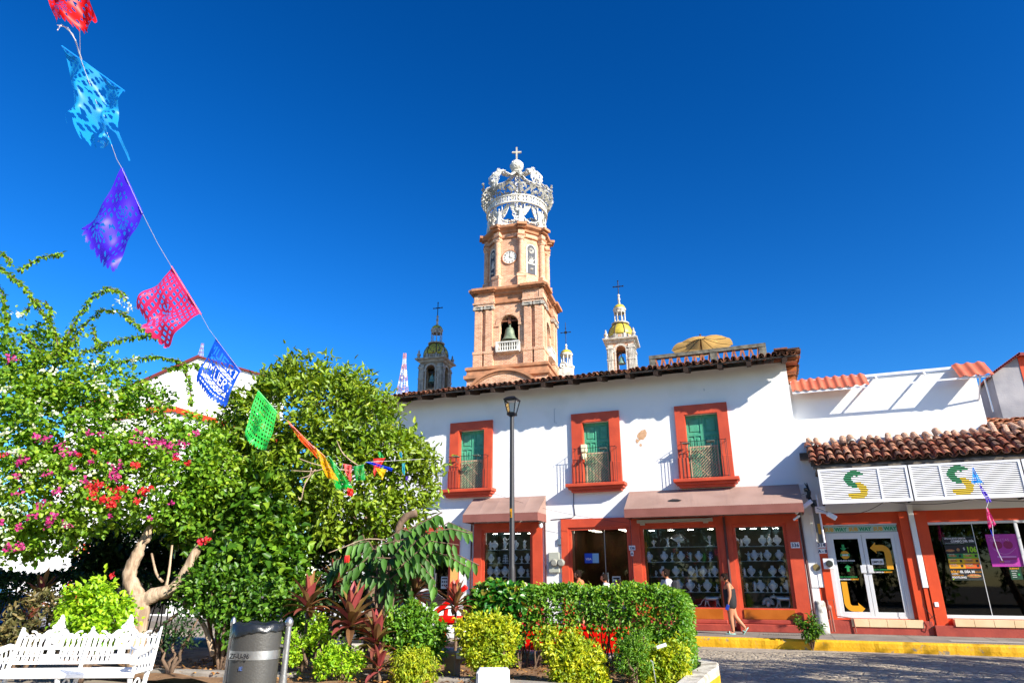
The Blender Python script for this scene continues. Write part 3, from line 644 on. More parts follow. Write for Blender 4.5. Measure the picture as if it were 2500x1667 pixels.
b.box(X - .012, X + .012, YS, YS + .02, SH_A[1], SH_A[1] + .3); b.box(X - .08, X + .08, YS - .02, YS + .04, SH_A[1], SH_A[1] + .015)
tag(obj('ring_rack', b, M_['velvet']), 'white tiered jewellery rack on the middle shelf of the small window', 'rack')
def jaguar(px, Z, face, sc, label):
    X = AY(px, 1400, YS).x; b = MB(); f = face
    P = lambda x, z, y=0: (X + f * x * sc, YS + .08 + y * sc, Z + z * sc)
    b.tube([P(-.30, .27), P(-.22, .31), P(-.05, .30), P(.12, .31), P(.22, .32), P(.30, .35)], [q * sc for q in (.05, .085, .075, .085, .075, .05)], 10)
    b.tube([P(.26, .33), P(.34, .38), P(.42, .36), P(.47, .335)], [q * sc for q in (.05, .065, .05, .03)], 9)
    for y in (-.035, .035): b.ball(P(.33, .45, y), .02 * sc, 6, 4)
    for (x, y, dx) in ((.2, -.05, .08), (.17, .05, -.02), (-.24, -.05, -.06), (-.2, .05, .06)): b.tube([P(x, .28, y), P(x + dx * .3, .15, y), P(x + dx, .02, y), P(x + dx + .05, .01, y)], [q * sc for q in (.05, .032, .024, .02)], 7)
    b.tube([P(-.3, .29), P(-.4, .2), P(-.46, .08), P(-.55, .05), P(-.6, .09)], [q * sc for q in (.025, .02, .018, .016, .012)], 6)
    tag(obj('jaguar_statue', b, M_['silver'], None, True), label, 'statue', 'silver big cats at the bottom of the windows')
jaguar(Bx(1000), .91, 1, .8, 'silver big cat statue facing right at the bottom of the wide window'); jaguar(Bx(2010), .91, -1, .85, 'silver big cat statue facing left at the bottom of the window behind the woman')
X = AY(Bx(1780), 1400, YS).x; b = MB()
for k in range(15):
    a = -1.75 + 3.5 * k / 14; d = Vector((math.sin(a), 0, math.cos(a))); b.tube([Vector((X, YS + .05, 1.03)) + d * .07, Vector((X, YS + .05, 1.03)) + d * .15, Vector((X, YS + .05, 1.03)) + d * .19], [.012, .017, .006], 6)
b.ball((X, YS + .03, 1.02), (.07, .05, .09)); tag(obj('headdress_ornament', b, M_['silver'], None, True), 'silver feathered headdress ornament at the bottom of the window behind the woman', 'ornament')
X = AY(Bx(600), 1400, YS).x; b = MB()
for k in range(13):
    a = -1.0 + 2.0 * k / 12; d = Vector((math.sin(a), 0, math.cos(a))); b.tube([Vector((X, YS, SH_B[0] + .12)), Vector((X, YS, SH_B[0] + .12)) + d * .16, Vector((X, YS, SH_B[0] + .12)) + d * .3], [.012, .014, .004], 5)
b.lathe([(.05, 0), (.06, .03), (.03, .08), (.05, .14)], (X, YS, SH_B[0]), 10); tag(obj('plume_ornament', b, M_['silver'], None, True), 'silver plume of blades on the top shelf of the wide window', 'ornament')
# shop entrances
def glassdoor(x0, x1, z0, z1, y, parent, mullion):
    b = MB(); b.box(x0, x1, y, y + .012, z0, z1); obj('glass_door', b, M_['tint2'], parent)
    b = MB()
    for X in mullion: b.box(X - .012, X + .012, y - .01, y + .03, z0, z1)
    for X in mullion:
        for s_ in (-.08, .08): b.tube([(X + s_, y - .05, .95), (X + s_, y - .05, 1.95)], .016, 8)
    b.box(x0, x1, y - .012, y + .03, z1, z1 + .05)
    obj('door_handle', b, M_['steel'], parent)
glassdoor(-6.55, -4.6, .3, 3.36, FY + .34, main, [-5.47]); glassdoor(-13.2, -11.3, .3, 3.3, FY + .2, main, [-11.95])
b = MB(); b.box(-13.3, -11.2, FY + 1.2, FY + 1.25, .2, 3.4); b.box(-6.67, -4.52, FY + 2.5, FY + 2.55, .2, 3.5); b.box(-6.7, -6.67, FY + .42, FY + 2.5, .2, 3.5); b.box(-4.52, -4.5, FY + .42, FY + 2.5, .2, 3.5); b.box(-6.7, -4.5, FY + .42, FY + 2.5, 3.43, 3.5)
l = MB(); [l.box(X - .12, X + .12, FY + 1.1 + k * .5, FY + 1.16 + k * .5, 3.40, 3.41) for k in range(3) for X in (-6.1, -5.0)]; sobj('downlight_and_fill', l, M_['lampglow'], main)  # entrance strips added as fill to lift the black interior
obj('shop_interior', b, mat('brown_interior', '#7A4E30', .7, col2='#4A3020', scale=2), main)
b = MB(); b.box(-6.2, -5.7, FY + .325, FY + .335, 2.26, 2.58, 0); b.box(-5.92, -5.7, FY + .32, FY + .324, 2.265, 2.575, 1); b.text('VISA', -6.16, 2.36, .1, FY + .322, 2, bold=.002)
obj('door_sticker', b, [mat('sticker_blue', '#1247B8', .4), mat('sticker_pale', '#7FB0CC', .4), M_['wvinyl']], main)
def notice(x, z, y, parent):
    b = MB(); b.box(x - .14, x + .14, y, y + .005, z - .21, z + .21, 0); b.box(x - .11, x + .11, y - .003, y - .001, z + .12, z + .17, 1)
    for i in range(3):
        for j in range(2): b.lathe([(.034, 0), (.034, .002)], n=10, mi=1, M=Matrix.Translation((x - .085 + i * .085, y - .001, z + .03 - j * .12)) @ Matrix.Rotation(R(90), 4, 'X'))
    obj('notice', b, [mat('notice_paper', '#B9C2BE', .6), M_['black']], parent)
notice(-5.12, 1.62, FY + .325, main); notice(-11.52, 1.62, FY + .185, main)
# peeling yellow paint on the far left pillar
b = MB(); rr = random.Random(2); top = [(-11.18, 2.35), (-10.87, 2.35)]; pts = [(-11.18, 2.35), (-10.87, 2.35), (-10.87, 1.75)] + [(-10.87 - .31 * k / 8, 1.62 + rr.uniform(-.12, .1)) for k in range(1, 8)] + [(-11.18, 1.55)]
b.add([(x, FY - .054, z) for x, z in pts], [tuple(range(len(pts)))])
for (x, z) in ((-11.05, 1.42), (-11.06, 1.1)): b.add([(x + .03 * math.cos(a), FY - .054, z + .07 * math.sin(a)) for a in [i * math.pi / 4 for i in range(8)]], [tuple(range(8))])
obj('peeled_paint', b, mat('old_yellow_paint', '#E0AC5E', .7), main)
# rooftop terrace wall of angled bricks
ter = thing('terrace_balustrade', 'weathered terrace balustrade of slanting bricks above the tiled roof', 'balustrade', (-2, 30, 9.5))
b = MB(); P0 = Vector((-4.33, 29.6, 11.15)); P1 = Vector((.72, 29.6, 11.15)); tz0, tz1 = 11.0, 11.75
mc = mat('weathered_cap', '#7E786A', .9, col2='#4C483E', scale=4, bump=.4)
b.box(-4.4, .75, 29.5, 29.8, 11.42, 11.58); b.box(-4.4, -4.12, 29.52, 29.78, 9.0, 11.42); b.box(.45, .75, 29.52, 29.78, 9.0, 11.42); b.box(-1.65, -1.35, 29.52, 29.78, 9, 11.42)
obj('balustrade_cap', b, mc, ter)
b = MB()
for (a, c) in ((-4.12, -1.65), (-1.35, .45)):
    n = int((c - a) / .34)
    for k in range(n):
        X = a + (c - a) * (k + .5) / n
        for s_ in (-1, 1): b.box(-.035, .035, 29.55, 29.75, 0, .80, M=Matrix.Translation((X, 0, 10.64)) @ Matrix.Rotation(s_ * .2, 4, 'Y') @ Matrix.Translation((s_ * -.0, 0, 0)))
b.box(-4.12, .45, 29.56, 29.74, 9.0, 10.55)
obj('slanting_bricks', b, mat('orange_brick', '#B8714F', .85, col2='#9A5A3E', scale=6), ter)
# terrace parasol
ub = thing('parasol', 'tan parasol open on the roof terrace above the tiles', 'parasol', (-2.06, 30.6, 9.6))
b = MB(); c = Vector((-2.06, 30.6, 12.62)); n = 8; rings = []; tl = Matrix.Rotation(R(-1), 3, 'X') @ Matrix.Rotation(R(-3), 3, 'Y')
for (rr, dz) in ((.02, 0), (.22, -.13), (.75, -.40), (1.42, -.56)):
    ring = []
    for k in range(32):
        a = 2 * math.pi * k / 32 + .2; ph = (k % 4) / 4; sag = math.sin(ph * math.pi) * rr * .048
        ring.append(c + tl @ Vector((math.cos(a) * rr * (1 - .04 * math.sin(ph * math.pi)), math.sin(a) * rr, dz + sag * (1.1 if rr > 1.3 else .3))))
    rings.append(ring)
b.add([p for r_ in rings for p in r_], [(i * 32 + j, i * 32 + (j + 1) % 32, (i + 1) * 32 + (j + 1) % 32, (i + 1) * 32 + j) for i in range(3) for j in range(32)])
pm = paper_mat('tan_canvas', '#E0B468'); obj('canopy', b, pm, ub)
b = MB(); b.tube([(c.x, c.y, 9.6), c + Vector((0, 0, .08))], .03, 8); b.ball(c + Vector((0, 0, .08)), .05, 8, 6); obj('pole', b, M_['darkwood'], ub)
for k in range(8): a = 2 * math.pi * (k * 4) / 32 + .2; b = MB(); b.tube([c + tl @ Vector((0, 0, -.06)), c + tl @ Vector((math.cos(a) * .75, math.sin(a) * .75, -.43)), c + tl @ Vector((math.cos(a) * 1.38, math.sin(a) * 1.38, -.58))], .014, 5); obj('rib', b, M_['darkwood'], ub)
b = MB(); b.box(XL, XR, FY + 5, FY + 9, 8.4, 8.6)
obj('terrace_slab', b, M_['concrete'], main)
# ================================================================== sandwich shop
shop = thing('corner_shop', 'low orange-red shop with white louvred sign boxes, glass doors and ragged clay tile canopy', 'shop', (4, 23, .25))
SX0, SX1 = 1.12, 16.0
dh = (1.50, 3.50, .66, 3.30); wh = (4.29, 7.3, .70, 3.30)
b = MB(); FS = FY + .0
wall(b, SX0, SX1, .2, 3.64, FS, [dh, wh], .22)
obj('shopfront_wall', b, M_['redshop'], shop)
b = MB(); b.add([(SX0, FS, 3.64), (SX1, FS, 3.64), (SX1, FS, 5.9), (SX0, FS, 5.9)], [(0, 1, 2, 3)])
ux = 6.40
UY = 23.6; uz = 7.99; ux = 6.57
b.add([(SX0, UY, 5.7), (ux, UY, 5.7), (ux, UY, uz), (SX0, UY, uz), (SX0, FS, 5.72), (SX1, FS, 5.72), (SX1, UY, 5.72), (SX0, UY, 5.72)], [(0, 1, 2, 3), (4, 5, 6, 7)])
b.add([(ux, UY, 5.7), (ux, FS + 4, 5.7), (ux, FS + 4, uz), (ux, UY, uz), (SX0, FS + 4, uz), (SX0, UY, uz), (SX0, FS + 4, 5.7)], [(0, 1, 2, 3), (5, 3, 2, 4), (4, 2, 1, 6)])
b.add([(SX1, FS, .2), (SX1, FS + 9, .2), (SX1, FS + 9, 5.8), (SX1, FS, 5.8)], [(0, 1, 2, 3)])
obj('wall', b, M_['white2'], shop)
b = MB(); b.bbox(1.13, 1.27, FS - .03, FS + .01, 1.5, 3.64, .005); b.box(.92, 1.13, FS - .02, FS - .004, 1.5, 3.9)
b.bbox(3.83, 3.97, FS - .16, FS + .01, 1.5, 3.9, .008); sobj('white_pilaster', b, M_['white2'], shop)
b = MB()
for (x0, x1) in ((1.27, 1.50),): b.bbox(x0, x1 - .003, FS - .05, FS + .02, .25, 3.2, .006)
b.bbox(3.58, 3.82, FS - .10, FS + .02, .25, 3.62, .006); b.bbox(3.98, 4.28, FS - .16, FS + .02, .25, 3.62, .006); b.bbox(3.84, 3.96, FS - .14, FS + .02, .25, 1.5, .006)
sobj('pilaster', b, M_['redshop'], shop)
b = MB(); b.bbox(1.0, 3.9, FS - .16, FS + .01, .24, .62, .01); b.bbox(3.92, 9, FS - .24, FS + .01, .24, .52, .01); sobj('plinth', b, M_['redlow'], shop)
b = MB(); 
for k in range(4): b.bbox(1.84 + k * .46, 1.84 + k * .46 + .45, FS - .19, FS + .2, .44, .645, .004)
for k in range(9): b.bbox(4.42 + k * .46, 4.42 + k * .46 + .45, FS - .27, FS + .2, .50, .685, .004)
sobj('cream_step', b, M_['cream'], shop)
# back room
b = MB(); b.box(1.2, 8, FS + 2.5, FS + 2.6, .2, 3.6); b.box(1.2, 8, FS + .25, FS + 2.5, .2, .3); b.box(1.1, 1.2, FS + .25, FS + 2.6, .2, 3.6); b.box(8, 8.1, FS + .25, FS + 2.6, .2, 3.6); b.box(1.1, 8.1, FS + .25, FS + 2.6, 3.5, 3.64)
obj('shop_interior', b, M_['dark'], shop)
# double door
yd = FS + .06
dfr = thing  # noqa
b = MB(); x0, x1, z0, z1 = dh
b.bbox(x0, x0 + .12, yd - .05, yd + .06, z0, 3.02, .006); b.bbox(x1 - .12, x1, yd - .05, yd + .06, z0, 3.02, .006); b.bbox(x0, x1, yd - .055, yd + .06, 3.0, 3.06, .006); b.bbox(x0 + .12, x1 - .12, yd - .04, yd + .06, z0, z0 + .05, .004)
b.bbox(x0, x1, yd - .06, yd + .06, 3.26, 3.30, .004)
df = obj('door_frame', b, M_['alu'], shop)
xm = 2.50
for (a, c, s_) in ((x0 + .12, xm - .006, 1), (xm + .006, x1 - .12, -1)):
    b = MB(); b.bbox(a, a + .10, yd - .03, yd + .03, z0 + .05, 3.0, .005); b.bbox(c - .10, c, yd - .03, yd + .03, z0 + .05, 3.0, .005); b.bbox(a + .1, c - .1, yd - .028, yd + .03, z0 + .05, z0 + .17, .005); b.bbox(a + .1, c - .1, yd - .028, yd + .03, 2.88, 3.0, .005)
    d = obj('door', b, M_['alu'], shop); g = MB(); g.box(a + .1, c - .1, yd, yd + .01, z0 + .17, 2.88); obj('glass', g, M_['tint'], d)
    hx = c - .05 if s_ == 1 else a + .05
    h = MB(); h.bbox(hx - .11 if s_ == 1 else hx - .03, hx + .03 if s_ == 1 else hx + .11, yd - .07, yd - .03, 1.90, 2.12, .006); obj('handle', h, M_['alu'], d)
# door lettering and arrows
yv = yd - .006
def arrow(b, pts, w, head, y, mi):        # bent arrow along a polyline of (x,z)
    P = [Vector((p[0], 0, p[1])) for p in pts]; L, Rr = [], []
    for i, p in enumerate(P):
        t = (P[min(i + 1, len(P) - 1)] - P[max(i - 1, 0)]).normalized(); nn = Vector((-t.z, 0, t.x)) * w / 2; L.append(p + nn); Rr.append(p - nn)
    t = (P[-1] - P[-2]).normalized(); nn = Vector((-t.z, 0, t.x)) * head
    for i in range(len(P) - 1): b.add([(q.x, y, q.z) for q in (L[i], L[i + 1], Rr[i + 1], Rr[i])], [(0, 1, 2, 3)], mi)
    tip = P[-1] + t * head * 1.0; b.add([(q.x, y, q.z) for q in (P[-1] + nn, tip, P[-1] - nn)], [(0, 1, 2)], mi)
b = MB()
pt = [(3.13, 2.03)] + [(3.13, 2.4)] + [(2.96 + .17 * math.cos(a), 2.42 + .17 * math.sin(a)) for a in [k * math.pi / 12 for k in range(1, 7)]] + [(2.86, 2.59)]
pt = [(3.13, 2.0), (3.13, 2.3), (3.13, 2.42)] + [(2.98 + .15 * math.cos(a), 2.46 + .15 * math.sin(a)) for a in [k * math.pi / 12 for k in range(1, 7)]] + [(2.84, 2.61)]
arrow(b, pt, .17, .16, yv, 0)
pt = [(1.83, 1.66), (1.83, 1.3), (1.83, 1.1)] + [(1.98 - .15 * math.cos(a), 1.07 - .15 * math.sin(a)) for a in [k * math.pi / 12 for k in range(1, 7)]] + [(2.12, .92)]
arrow(b, pt, .16, .16, yv, 0)
b.lathe([(.12, 0), (.12, .003)], n=24, mi=0, M=Matrix.Translation((1.98, yv, 2.42)) @ Matrix.Rotation(R(90), 4, 'X'))
b.box(1.85, 2.11, yv - .006, yv - .004, 2.385, 2.455, 1); b.text('SERIES', 1.98, 2.395, .062, yv - .01, 2, bold=.002, align='CENTER')
b.text('LA NUEVA FORMA', 1.98, 2.235, .058, yv, 2, bold=.0015, align='CENTER'); b.text('DE PEDIR TU SUB', 1.98, 2.18, .045, yv, 3, align='CENTER')
arrow(b, [(1.96, 2.62), (1.96, 2.66), (1.96, 2.72)][::-1], .07, .09, yv, 1)
arrow(b, [(2.0, 1.95), (2.0, 2.0), (2.0, 2.06)], .07, .09, yv, 1)
for (X, Z) in ((1.96, 1.72), (2.88, 1.92)):
    b.text('ELEVA TU EXPERIENCIA', X, Z + .06, .048, yv, 1, bold=.001, align='CENTER'); b.text('DE SABOR EN', X - .09, Z - .01, .048, yv, 2, bold=.0015, align='CENTER'); b.text('SUBWAY', X + .17, Z - .01, .055, yv, 0, bold=.002, align='CENTER')
b.box(2.66, 2.98, yv - .002, yv + .004, 2.14, 2.30, 2); b.text('EMPUJE', 2.82, 2.185, .085, yv - .005, 4, bold=.002, align='CENTER')
obj('door_lettering', b, [M_['gold'], M_['vgreen'], M_['wvinyl'], mat('dim_green', '#2E6B45', .5), M_['black']], shop)
# transom sign
b = MB(); b.box(x0 + .02, x1 - .02, yd - .07, yd - .02, 3.07, 3.25, 0)
for k, X in enumerate((1.30, 1.97, 2.64)):
    if k == 0: pass
    b.text('SUB', X + .22, 3.105, .15, yd - .075, 1, bold=.006, sx=.95); b.text('WAY', X + .50, 3.105, .15, yd - .075, 2, bold=.006, sx=.95)
obj('transom_sign', b, [mat('sign_pale_green', '#A9C3B5', .5), mat('sign_yellow', '#D7A21E', .5), mat('sign_green', '#13945A', .5)], shop)
# big window
x0, x1, z0, z1 = wh; yw = FS + .05
b = MB(); b.bbox(x0, x1, yw - .05, yw + .05, z1 - .07, z1, .005); b.bbox(x1 - .9 + .02, x1 - .8, yw - .05, yw + .05, z0 + .09, z1 - .07, .005); b.bbox(x0, x1, yw - .07, yw + .05, z0, z0 + .09, .005); b.box(5.40, 5.415, yw - .01, yw + .01, z0 + .09, z1 - .07)
obj('window_frame', b, M_['alu'], shop)
b = MB(); b.box(x0 + .005, 5.40, yw, yw + .01, z0 + .09, z1 - .07); b.box(5.415, x1 - .88, yw, yw + .01, z0 + .09, z1 - .07); obj('window_pane', b, M_['tint'], shop)
yp = yw - .006
# menu poster
b = MB(); X = 4.62; Wd = .78
b.box(X - .02, X + Wd, yp, yp + .004, 2.68, 2.88, 5); b.box(X - .01, X + Wd - .01, yp - .002, yp - .001, 2.69, 2.87, 4)
b.text('UN NUEVO SABOR', X + .03, 2.815, .062, yp - .003, 2, bold=.0015); b.text('COMBO DEL DÍA', X + .18, 2.735, .075, yp - .003, 2, bold=.003); b.text('CON TU SUB DE 15 CM Y BEBIDA', X + .03, 2.70, .032, yp - .003, 2)
b.box(X, X + Wd, yp, yp + .004, 2.42, 2.66, 4); b.text('106', X + .52, 2.46, .20, yp - .004, 6, bold=.008, sx=.85); b.text('$', X + .44, 2.52, .1, yp - .004, 2)
cols = [('#1E7B46', '#79B41C'), ('#D9B80E', '#E09A12'), ('#DE9A10', '#DB5A1C')]
pmats = [M_['gold'], M_['vgreen'], M_['wvinyl'], M_['gold'], M_['black'], mat('poster_rim', '#3B5A4A', .5), mat('lime_vinyl', '#9BD017', .5), mat('sandwich_brown', '#A8552E', .6, col2='#D09050', scale=18)]
def sandwich(b, x, z, w, h, y):
    pts = [(x + w / 2 * math.cos(a), z + h / 2 * math.sin(a) * (1 if math.sin(a) > 0 else .7)) for a in [k * math.pi / 8 for k in range(16)]]
    b.add([(p, y, q) for p, q in pts], [tuple(range(16))], 7); b.box(x - w * .45, x + w * .45, y - .002, y - .001, z - h * .12, z - h * .02, 1)
for r_ in range(3):
    for c_ in range(2):
        pmats.append(mat('menu_tile', cols[r_][c_], .5)); zc = 2.42 - .135 * r_; b.box(X + .02 + c_ * .39, X + .02 + (c_ + 1) * .39, yp, yp + .004, zc - .13, zc - .001, len(pmats) - 1)
        sandwich(b, X + .15 + c_ * .39, zc - .065, .2, .06, yp - .002); b.box(X + .30 + c_ * .39, X + .36 + c_ * .39, yp - .002, yp - .001, zc - .1, zc - .03, 4); b.text('SUB DEL DÍA', X + .03 + c_ * .39, zc - .03, .03, yp - .003, 2)
sandwich(b, X + .12, 2.5, .22, .08, yp - .002); sandwich(b, X + .32, 2.52, .08, .1, yp - .002)
b.box(X, X + Wd, yp, yp + .004, 1.70, 2.0, 4); b.text('SÓLO', X + .02, 1.90, .085, yp - .004, 0, bold=.003); b.text('EL DÍA 30', X + .25, 1.90, .085, yp - .004, 2, bold=.003); b.text('CADA MES', X + .60, 1.91, .035, yp - .004, 0, bold=.001)
b.text('COMPRA', X + .03, 1.86, .04, yp - .004, 2, bold=.001); b.text('1 SUB DE 30 CM', X + .03, 1.82, .04, yp - .004, 0, bold=.001); b.text('FOOTLONG', X + .03, 1.755, .07, yp - .004, 2, bold=.002, sx=.9)
sandwich(b, X + .57, 1.81, .34, .11, yp - .003); b.box(X + .05, X + .75, yp - .003, yp - .002, 1.715, 1.722, 5)
b.lathe([(.018, 0), (.018, .002)], n=10, mi=6, M=Matrix.Translation((X + .05, yp - .002, 1.73)) @ Matrix.Rotation(R(90), 4, 'X'))
obj('menu_poster', b, pmats, shop)
b = MB(); PX = 5.68; b.box(PX, PX + .76, yp - .01, yp, 2.06, 2.93, 0); mp = [mat('purple_poster', '#B0329A', .5), mat('crimson', '#86124E', .5, col2='#A01A60', scale=30), mat('pale_pink', '#D58AC8', .5), M_['gold']]
for X in (PX + .24, PX + .49): b.add([(X + .115 * math.cos(a), yp - .012, 2.64 + .11 * math.sin(a)) for a in [k * math.pi / 10 for k in range(20)]], [tuple(range(20))], 1)
b.tube([(PX + .12 + .5 * k / 12, yp - .014, 2.52 - .12 * math.sin(math.pi * k / 12)) for k in range(13)], .004, 4, 2); b.tube([(PX + .1 + .56 * k / 12, yp - .014, 2.56 - .18 * math.sin(math.pi * k / 12)) for k in range(13)], .004, 4, 2)
b.text('RECUERDA CON', PX + .06, 2.85, .035, yp - .012, 2); b.text('GALLETAS', PX + .08, 2.74, .10, yp - .012, 2, bold=-.001); b.box(PX + .17, PX + .62, yp - .013, yp - .011, 2.30, 2.34, 2); b.box(PX + .27, PX + .62, yp - .013, yp - .011, 2.25, 2.28, 1); b.text('SUB', PX + .2, 2.17, .06, yp - .012, 3, bold=.001); b.text('WAY', PX + .31, 2.17, .06, yp - .012, 2, bold=.001); b.text('APLICAN RESTRICCIONES', PX + .3, 2.1, .025, yp - .012, 2)
obj('purple_poster', b, mp, shop)
b = MB(); b.box(6.06, 6.34, yp, yp + .004, 1.72, 2.04, 0); b.text('SUBWAY', 6.07, 1.99, .055, yp - .003, 1, bold=.002); b.text('PASE DE', 6.09, 1.93, .04, yp - .003, 2)
for k in range(3): b.box(6.1, 6.2, yp - .003, yp - .002, 1.88 - k * .05, 1.89 - k * .05, 2); 
b.lathe([(.03, 0), (.03, .002)], n=10, mi=3, M=Matrix.Translation((6.26, yp - .002, 1.85)) @ Matrix.Rotation(R(90), 4, 'X'))
obj('green_notice', b, [mat('notice_green', '#0E3B24', .5), M_['gold'], M_['wvinyl'], M_['vgreen']], shop)
plate(1.36, 2.72, .24, .17, [('314', -.05, .15)], shop, FS - .065); plate(1.37, 2.54, .22, .15, [('A - B', -.045, .12)], shop, FS - .065)
b = MB(); b.bbox(1.33, 1.62, FS - .12, FS - .05, 2.02, 2.32, .01, 0); b.lathe([(.10, 0), (.10, .05), (.07, .09)], n=16, mi=1, M=Matrix.Translation((1.50, FS - .12, 2.17)) @ Matrix.Rotation(R(90), 4, 'X'))
obj('electricity_meter', b, [M_['whitepaint'], mat('meter_dark', '#3A3E3A', .3)], shop, 'auto')
b = MB(); b.lathe([(.10, 0), (.10, .02)], n=20, M=Matrix.Translation((1.13, FS - .035, 2.07)) @ Matrix.Rotation(R(90), 4, 'X')); obj('wall_socket', b, mat('brass_round', '#7A6A3E', .6), shop)
# louvred sign boxes
def slogo(x, z):      # curved S drawn across the slats; returns 0 blank, 1 green, 2 yellow
    x = x / 1.25; z = z / 1.08
    def arc(cx, cz, r, w, a0, a1):
        dx, dz = (x - cx), (z - cz); rr = math.hypot(dx, dz)
        a = math.degrees(math.atan2(dz, dx)) % 360
        return r - w < rr < r + w and a0 <= a <= a1
    if arc(0, .155, .155, .075, 50, 275) or (0 < x < .2 and .24 < z < .36 and z - .24 < (.24 - x)): return 1
    if arc(0, -.155, .155, .075, 0, 95) or arc(0, -.155, .155, .075, 225, 360) or (-.2 < x < 0 and -.36 < z < -.24 and -.24 - z < (.24 + x)): return 2
    return 0
LY = 21.76; LK = 21.76 / 22.32
def louvre(x0, x1, z0, z1, split, logo, hinge_l=True):
    b = MB(); fr = .06
    b.box(x0, x1, LY, LY + .05, z1 - fr, z1); b.box(x0, x1, LY, LY + .05, z0, z0 + fr * 1.3); b.box(x0, x0 + fr, LY, LY + .05, z0 + fr * 1.3, z1 - fr); b.box(x1 - fr, x1, LY, LY + .05, z0 + fr * 1.3, z1 - fr)
    for s_ in split: b.box(s_ - .025, s_ + .025, LY + .002, LY + .05, z0 + fr * 1.3, z1 - fr)
    fr_ = obj('sign_frame', b, M_['whitepaint'], shop)
    b = MB(); n = 17; zz0, zz1 = z0 + fr * 1.3 + .02, z1 - fr - .03; xs = np.arange(x0 + fr, x1 - fr - .001, .03)
    for k in range(n):
        z = zz0 + (zz1 - zz0) * k / (n - 1)
        def seg(a, c, mi):
            b.add([(a, LY + .008, z - .012), (c, LY + .008, z - .012), (c, LY + .026, z + .016), (a, LY + .026, z + .016), (a, LY + .012, z - .014), (c, LY + .012, z - .014), (c, LY + .03, z + .014), (a, LY + .03, z + .014)], [(0, 1, 2, 3), (4, 7, 6, 5), (0, 4, 5, 1), (3, 2, 6, 7)], mi)
        start, cur = xs[0], None
        for X in list(xs) + [x1 - fr]:
            mi = slogo(X + .015 - logo, z - (z0 + z1) / 2 - .01) if logo and X < x1 - fr else 0
            if cur is None: cur = mi
            if mi != cur or X >= x1 - fr: seg(start, X, cur); start, cur = X, mi
    obj('louvre_slats', b, [M_['whitepaint'], mat('louvre_green', '#2E7C52', .6), mat('louvre_yellow', '#CFB22E', .6)], fr_)
lp = AY(1996, 1146, LY); lq = AY(2010, 1230, LY)
zt0, zb0 = lp.z, lq.z
louvre(1.50, 3.85, zb0, zt0, [3.10], 2.46); louvre(3.89, 6.58, zb0, zt0, [4.66], 5.09); louvre(6.62, 9.0, zb0, zt0, [], 0)
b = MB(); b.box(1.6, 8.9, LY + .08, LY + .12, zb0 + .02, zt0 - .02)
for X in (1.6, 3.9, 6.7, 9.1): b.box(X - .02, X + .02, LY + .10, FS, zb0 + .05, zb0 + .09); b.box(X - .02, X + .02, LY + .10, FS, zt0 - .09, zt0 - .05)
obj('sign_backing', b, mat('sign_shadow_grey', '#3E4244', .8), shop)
# ragged tile canopy
b = MB(); cs = Vector((0, 1.12, .80)); tiles(b, (1.42, 21.80, 4.98), (1, 0, 0), cs, 49, 4, .252, .30, .118, 31, jit=.03, drop=.1)
can = obj('tile_canopy', b, island_mat('mixed_roof_tile', ['#7A4A36', '#B5684A', '#5A4438', '#CC8A66', '#8C5840', '#D8A482', '#6E5244', '#BA7654'], .85, bump=.5), shop)
b = MB(); rnd = random.Random(8)
for k in range(42):
    if rnd.random() < .10: continue
    X = 1.45 + k * .252 + rnd.uniform(-.05, .05); Mx = Matrix.Translation((X, 22.76 + rnd.uniform(-.05, .05), 5.74 + rnd.uniform(-.02, .06))) @ Matrix.Rotation(rnd.uniform(-.25, .25), 4, 'Y') @ Matrix.Rotation(R(32 + rnd.uniform(-10, 14)), 4, 'X')
    vs = []; L = rnd.uniform(.26, .42); r0 = rnd.uniform(.095, .13); seg = 7
    for (d, rr) in ((-.12, r0), (L, r0 * .85)):
        for q in range(seg + 1):
            a = math.pi * q / seg
            for th in (0, .016): vs.append(Mx @ Vector((math.cos(a) * (rr - th), d, math.sin(a) * (rr - th))))
    w = (seg + 1) * 2; f = []
    for q in range(seg): i = q * 2; f += [(i, i + 2, w + i + 2, w + i), (i + 1, w + i + 1, w + i + 3, i + 3), (i, i + 1, i + 3, i + 2), (w + i, w + i + 2, w + i + 3, w + i + 1)]
    b.add(vs, f)
sobj('loose_ridge_tile', b, M_['ridge'], shop)
b = MB(); b.box(1.4, 13.8, 21.86, 21.9, 4.84, 4.93); b.add([(1.35, 21.86, 4.93), (13.8, 21.86, 4.93), (13.8, 23.0, 5.74), (1.35, 23.0, 5.74)], [(0, 1, 2, 3)]); b.box(1.12, 1.5, 22.7, 22.95, 5.3, 5.5)
for k in range(9): X = 1.55 + k * .95; b.box(X - .05, X + .05, 21.84, 23.0, 4.78, 4.88)
obj('canopy_timber', b, mat('weathered_timber', '#7A6F60', .9, col2='#4C443A', scale=5), shop)
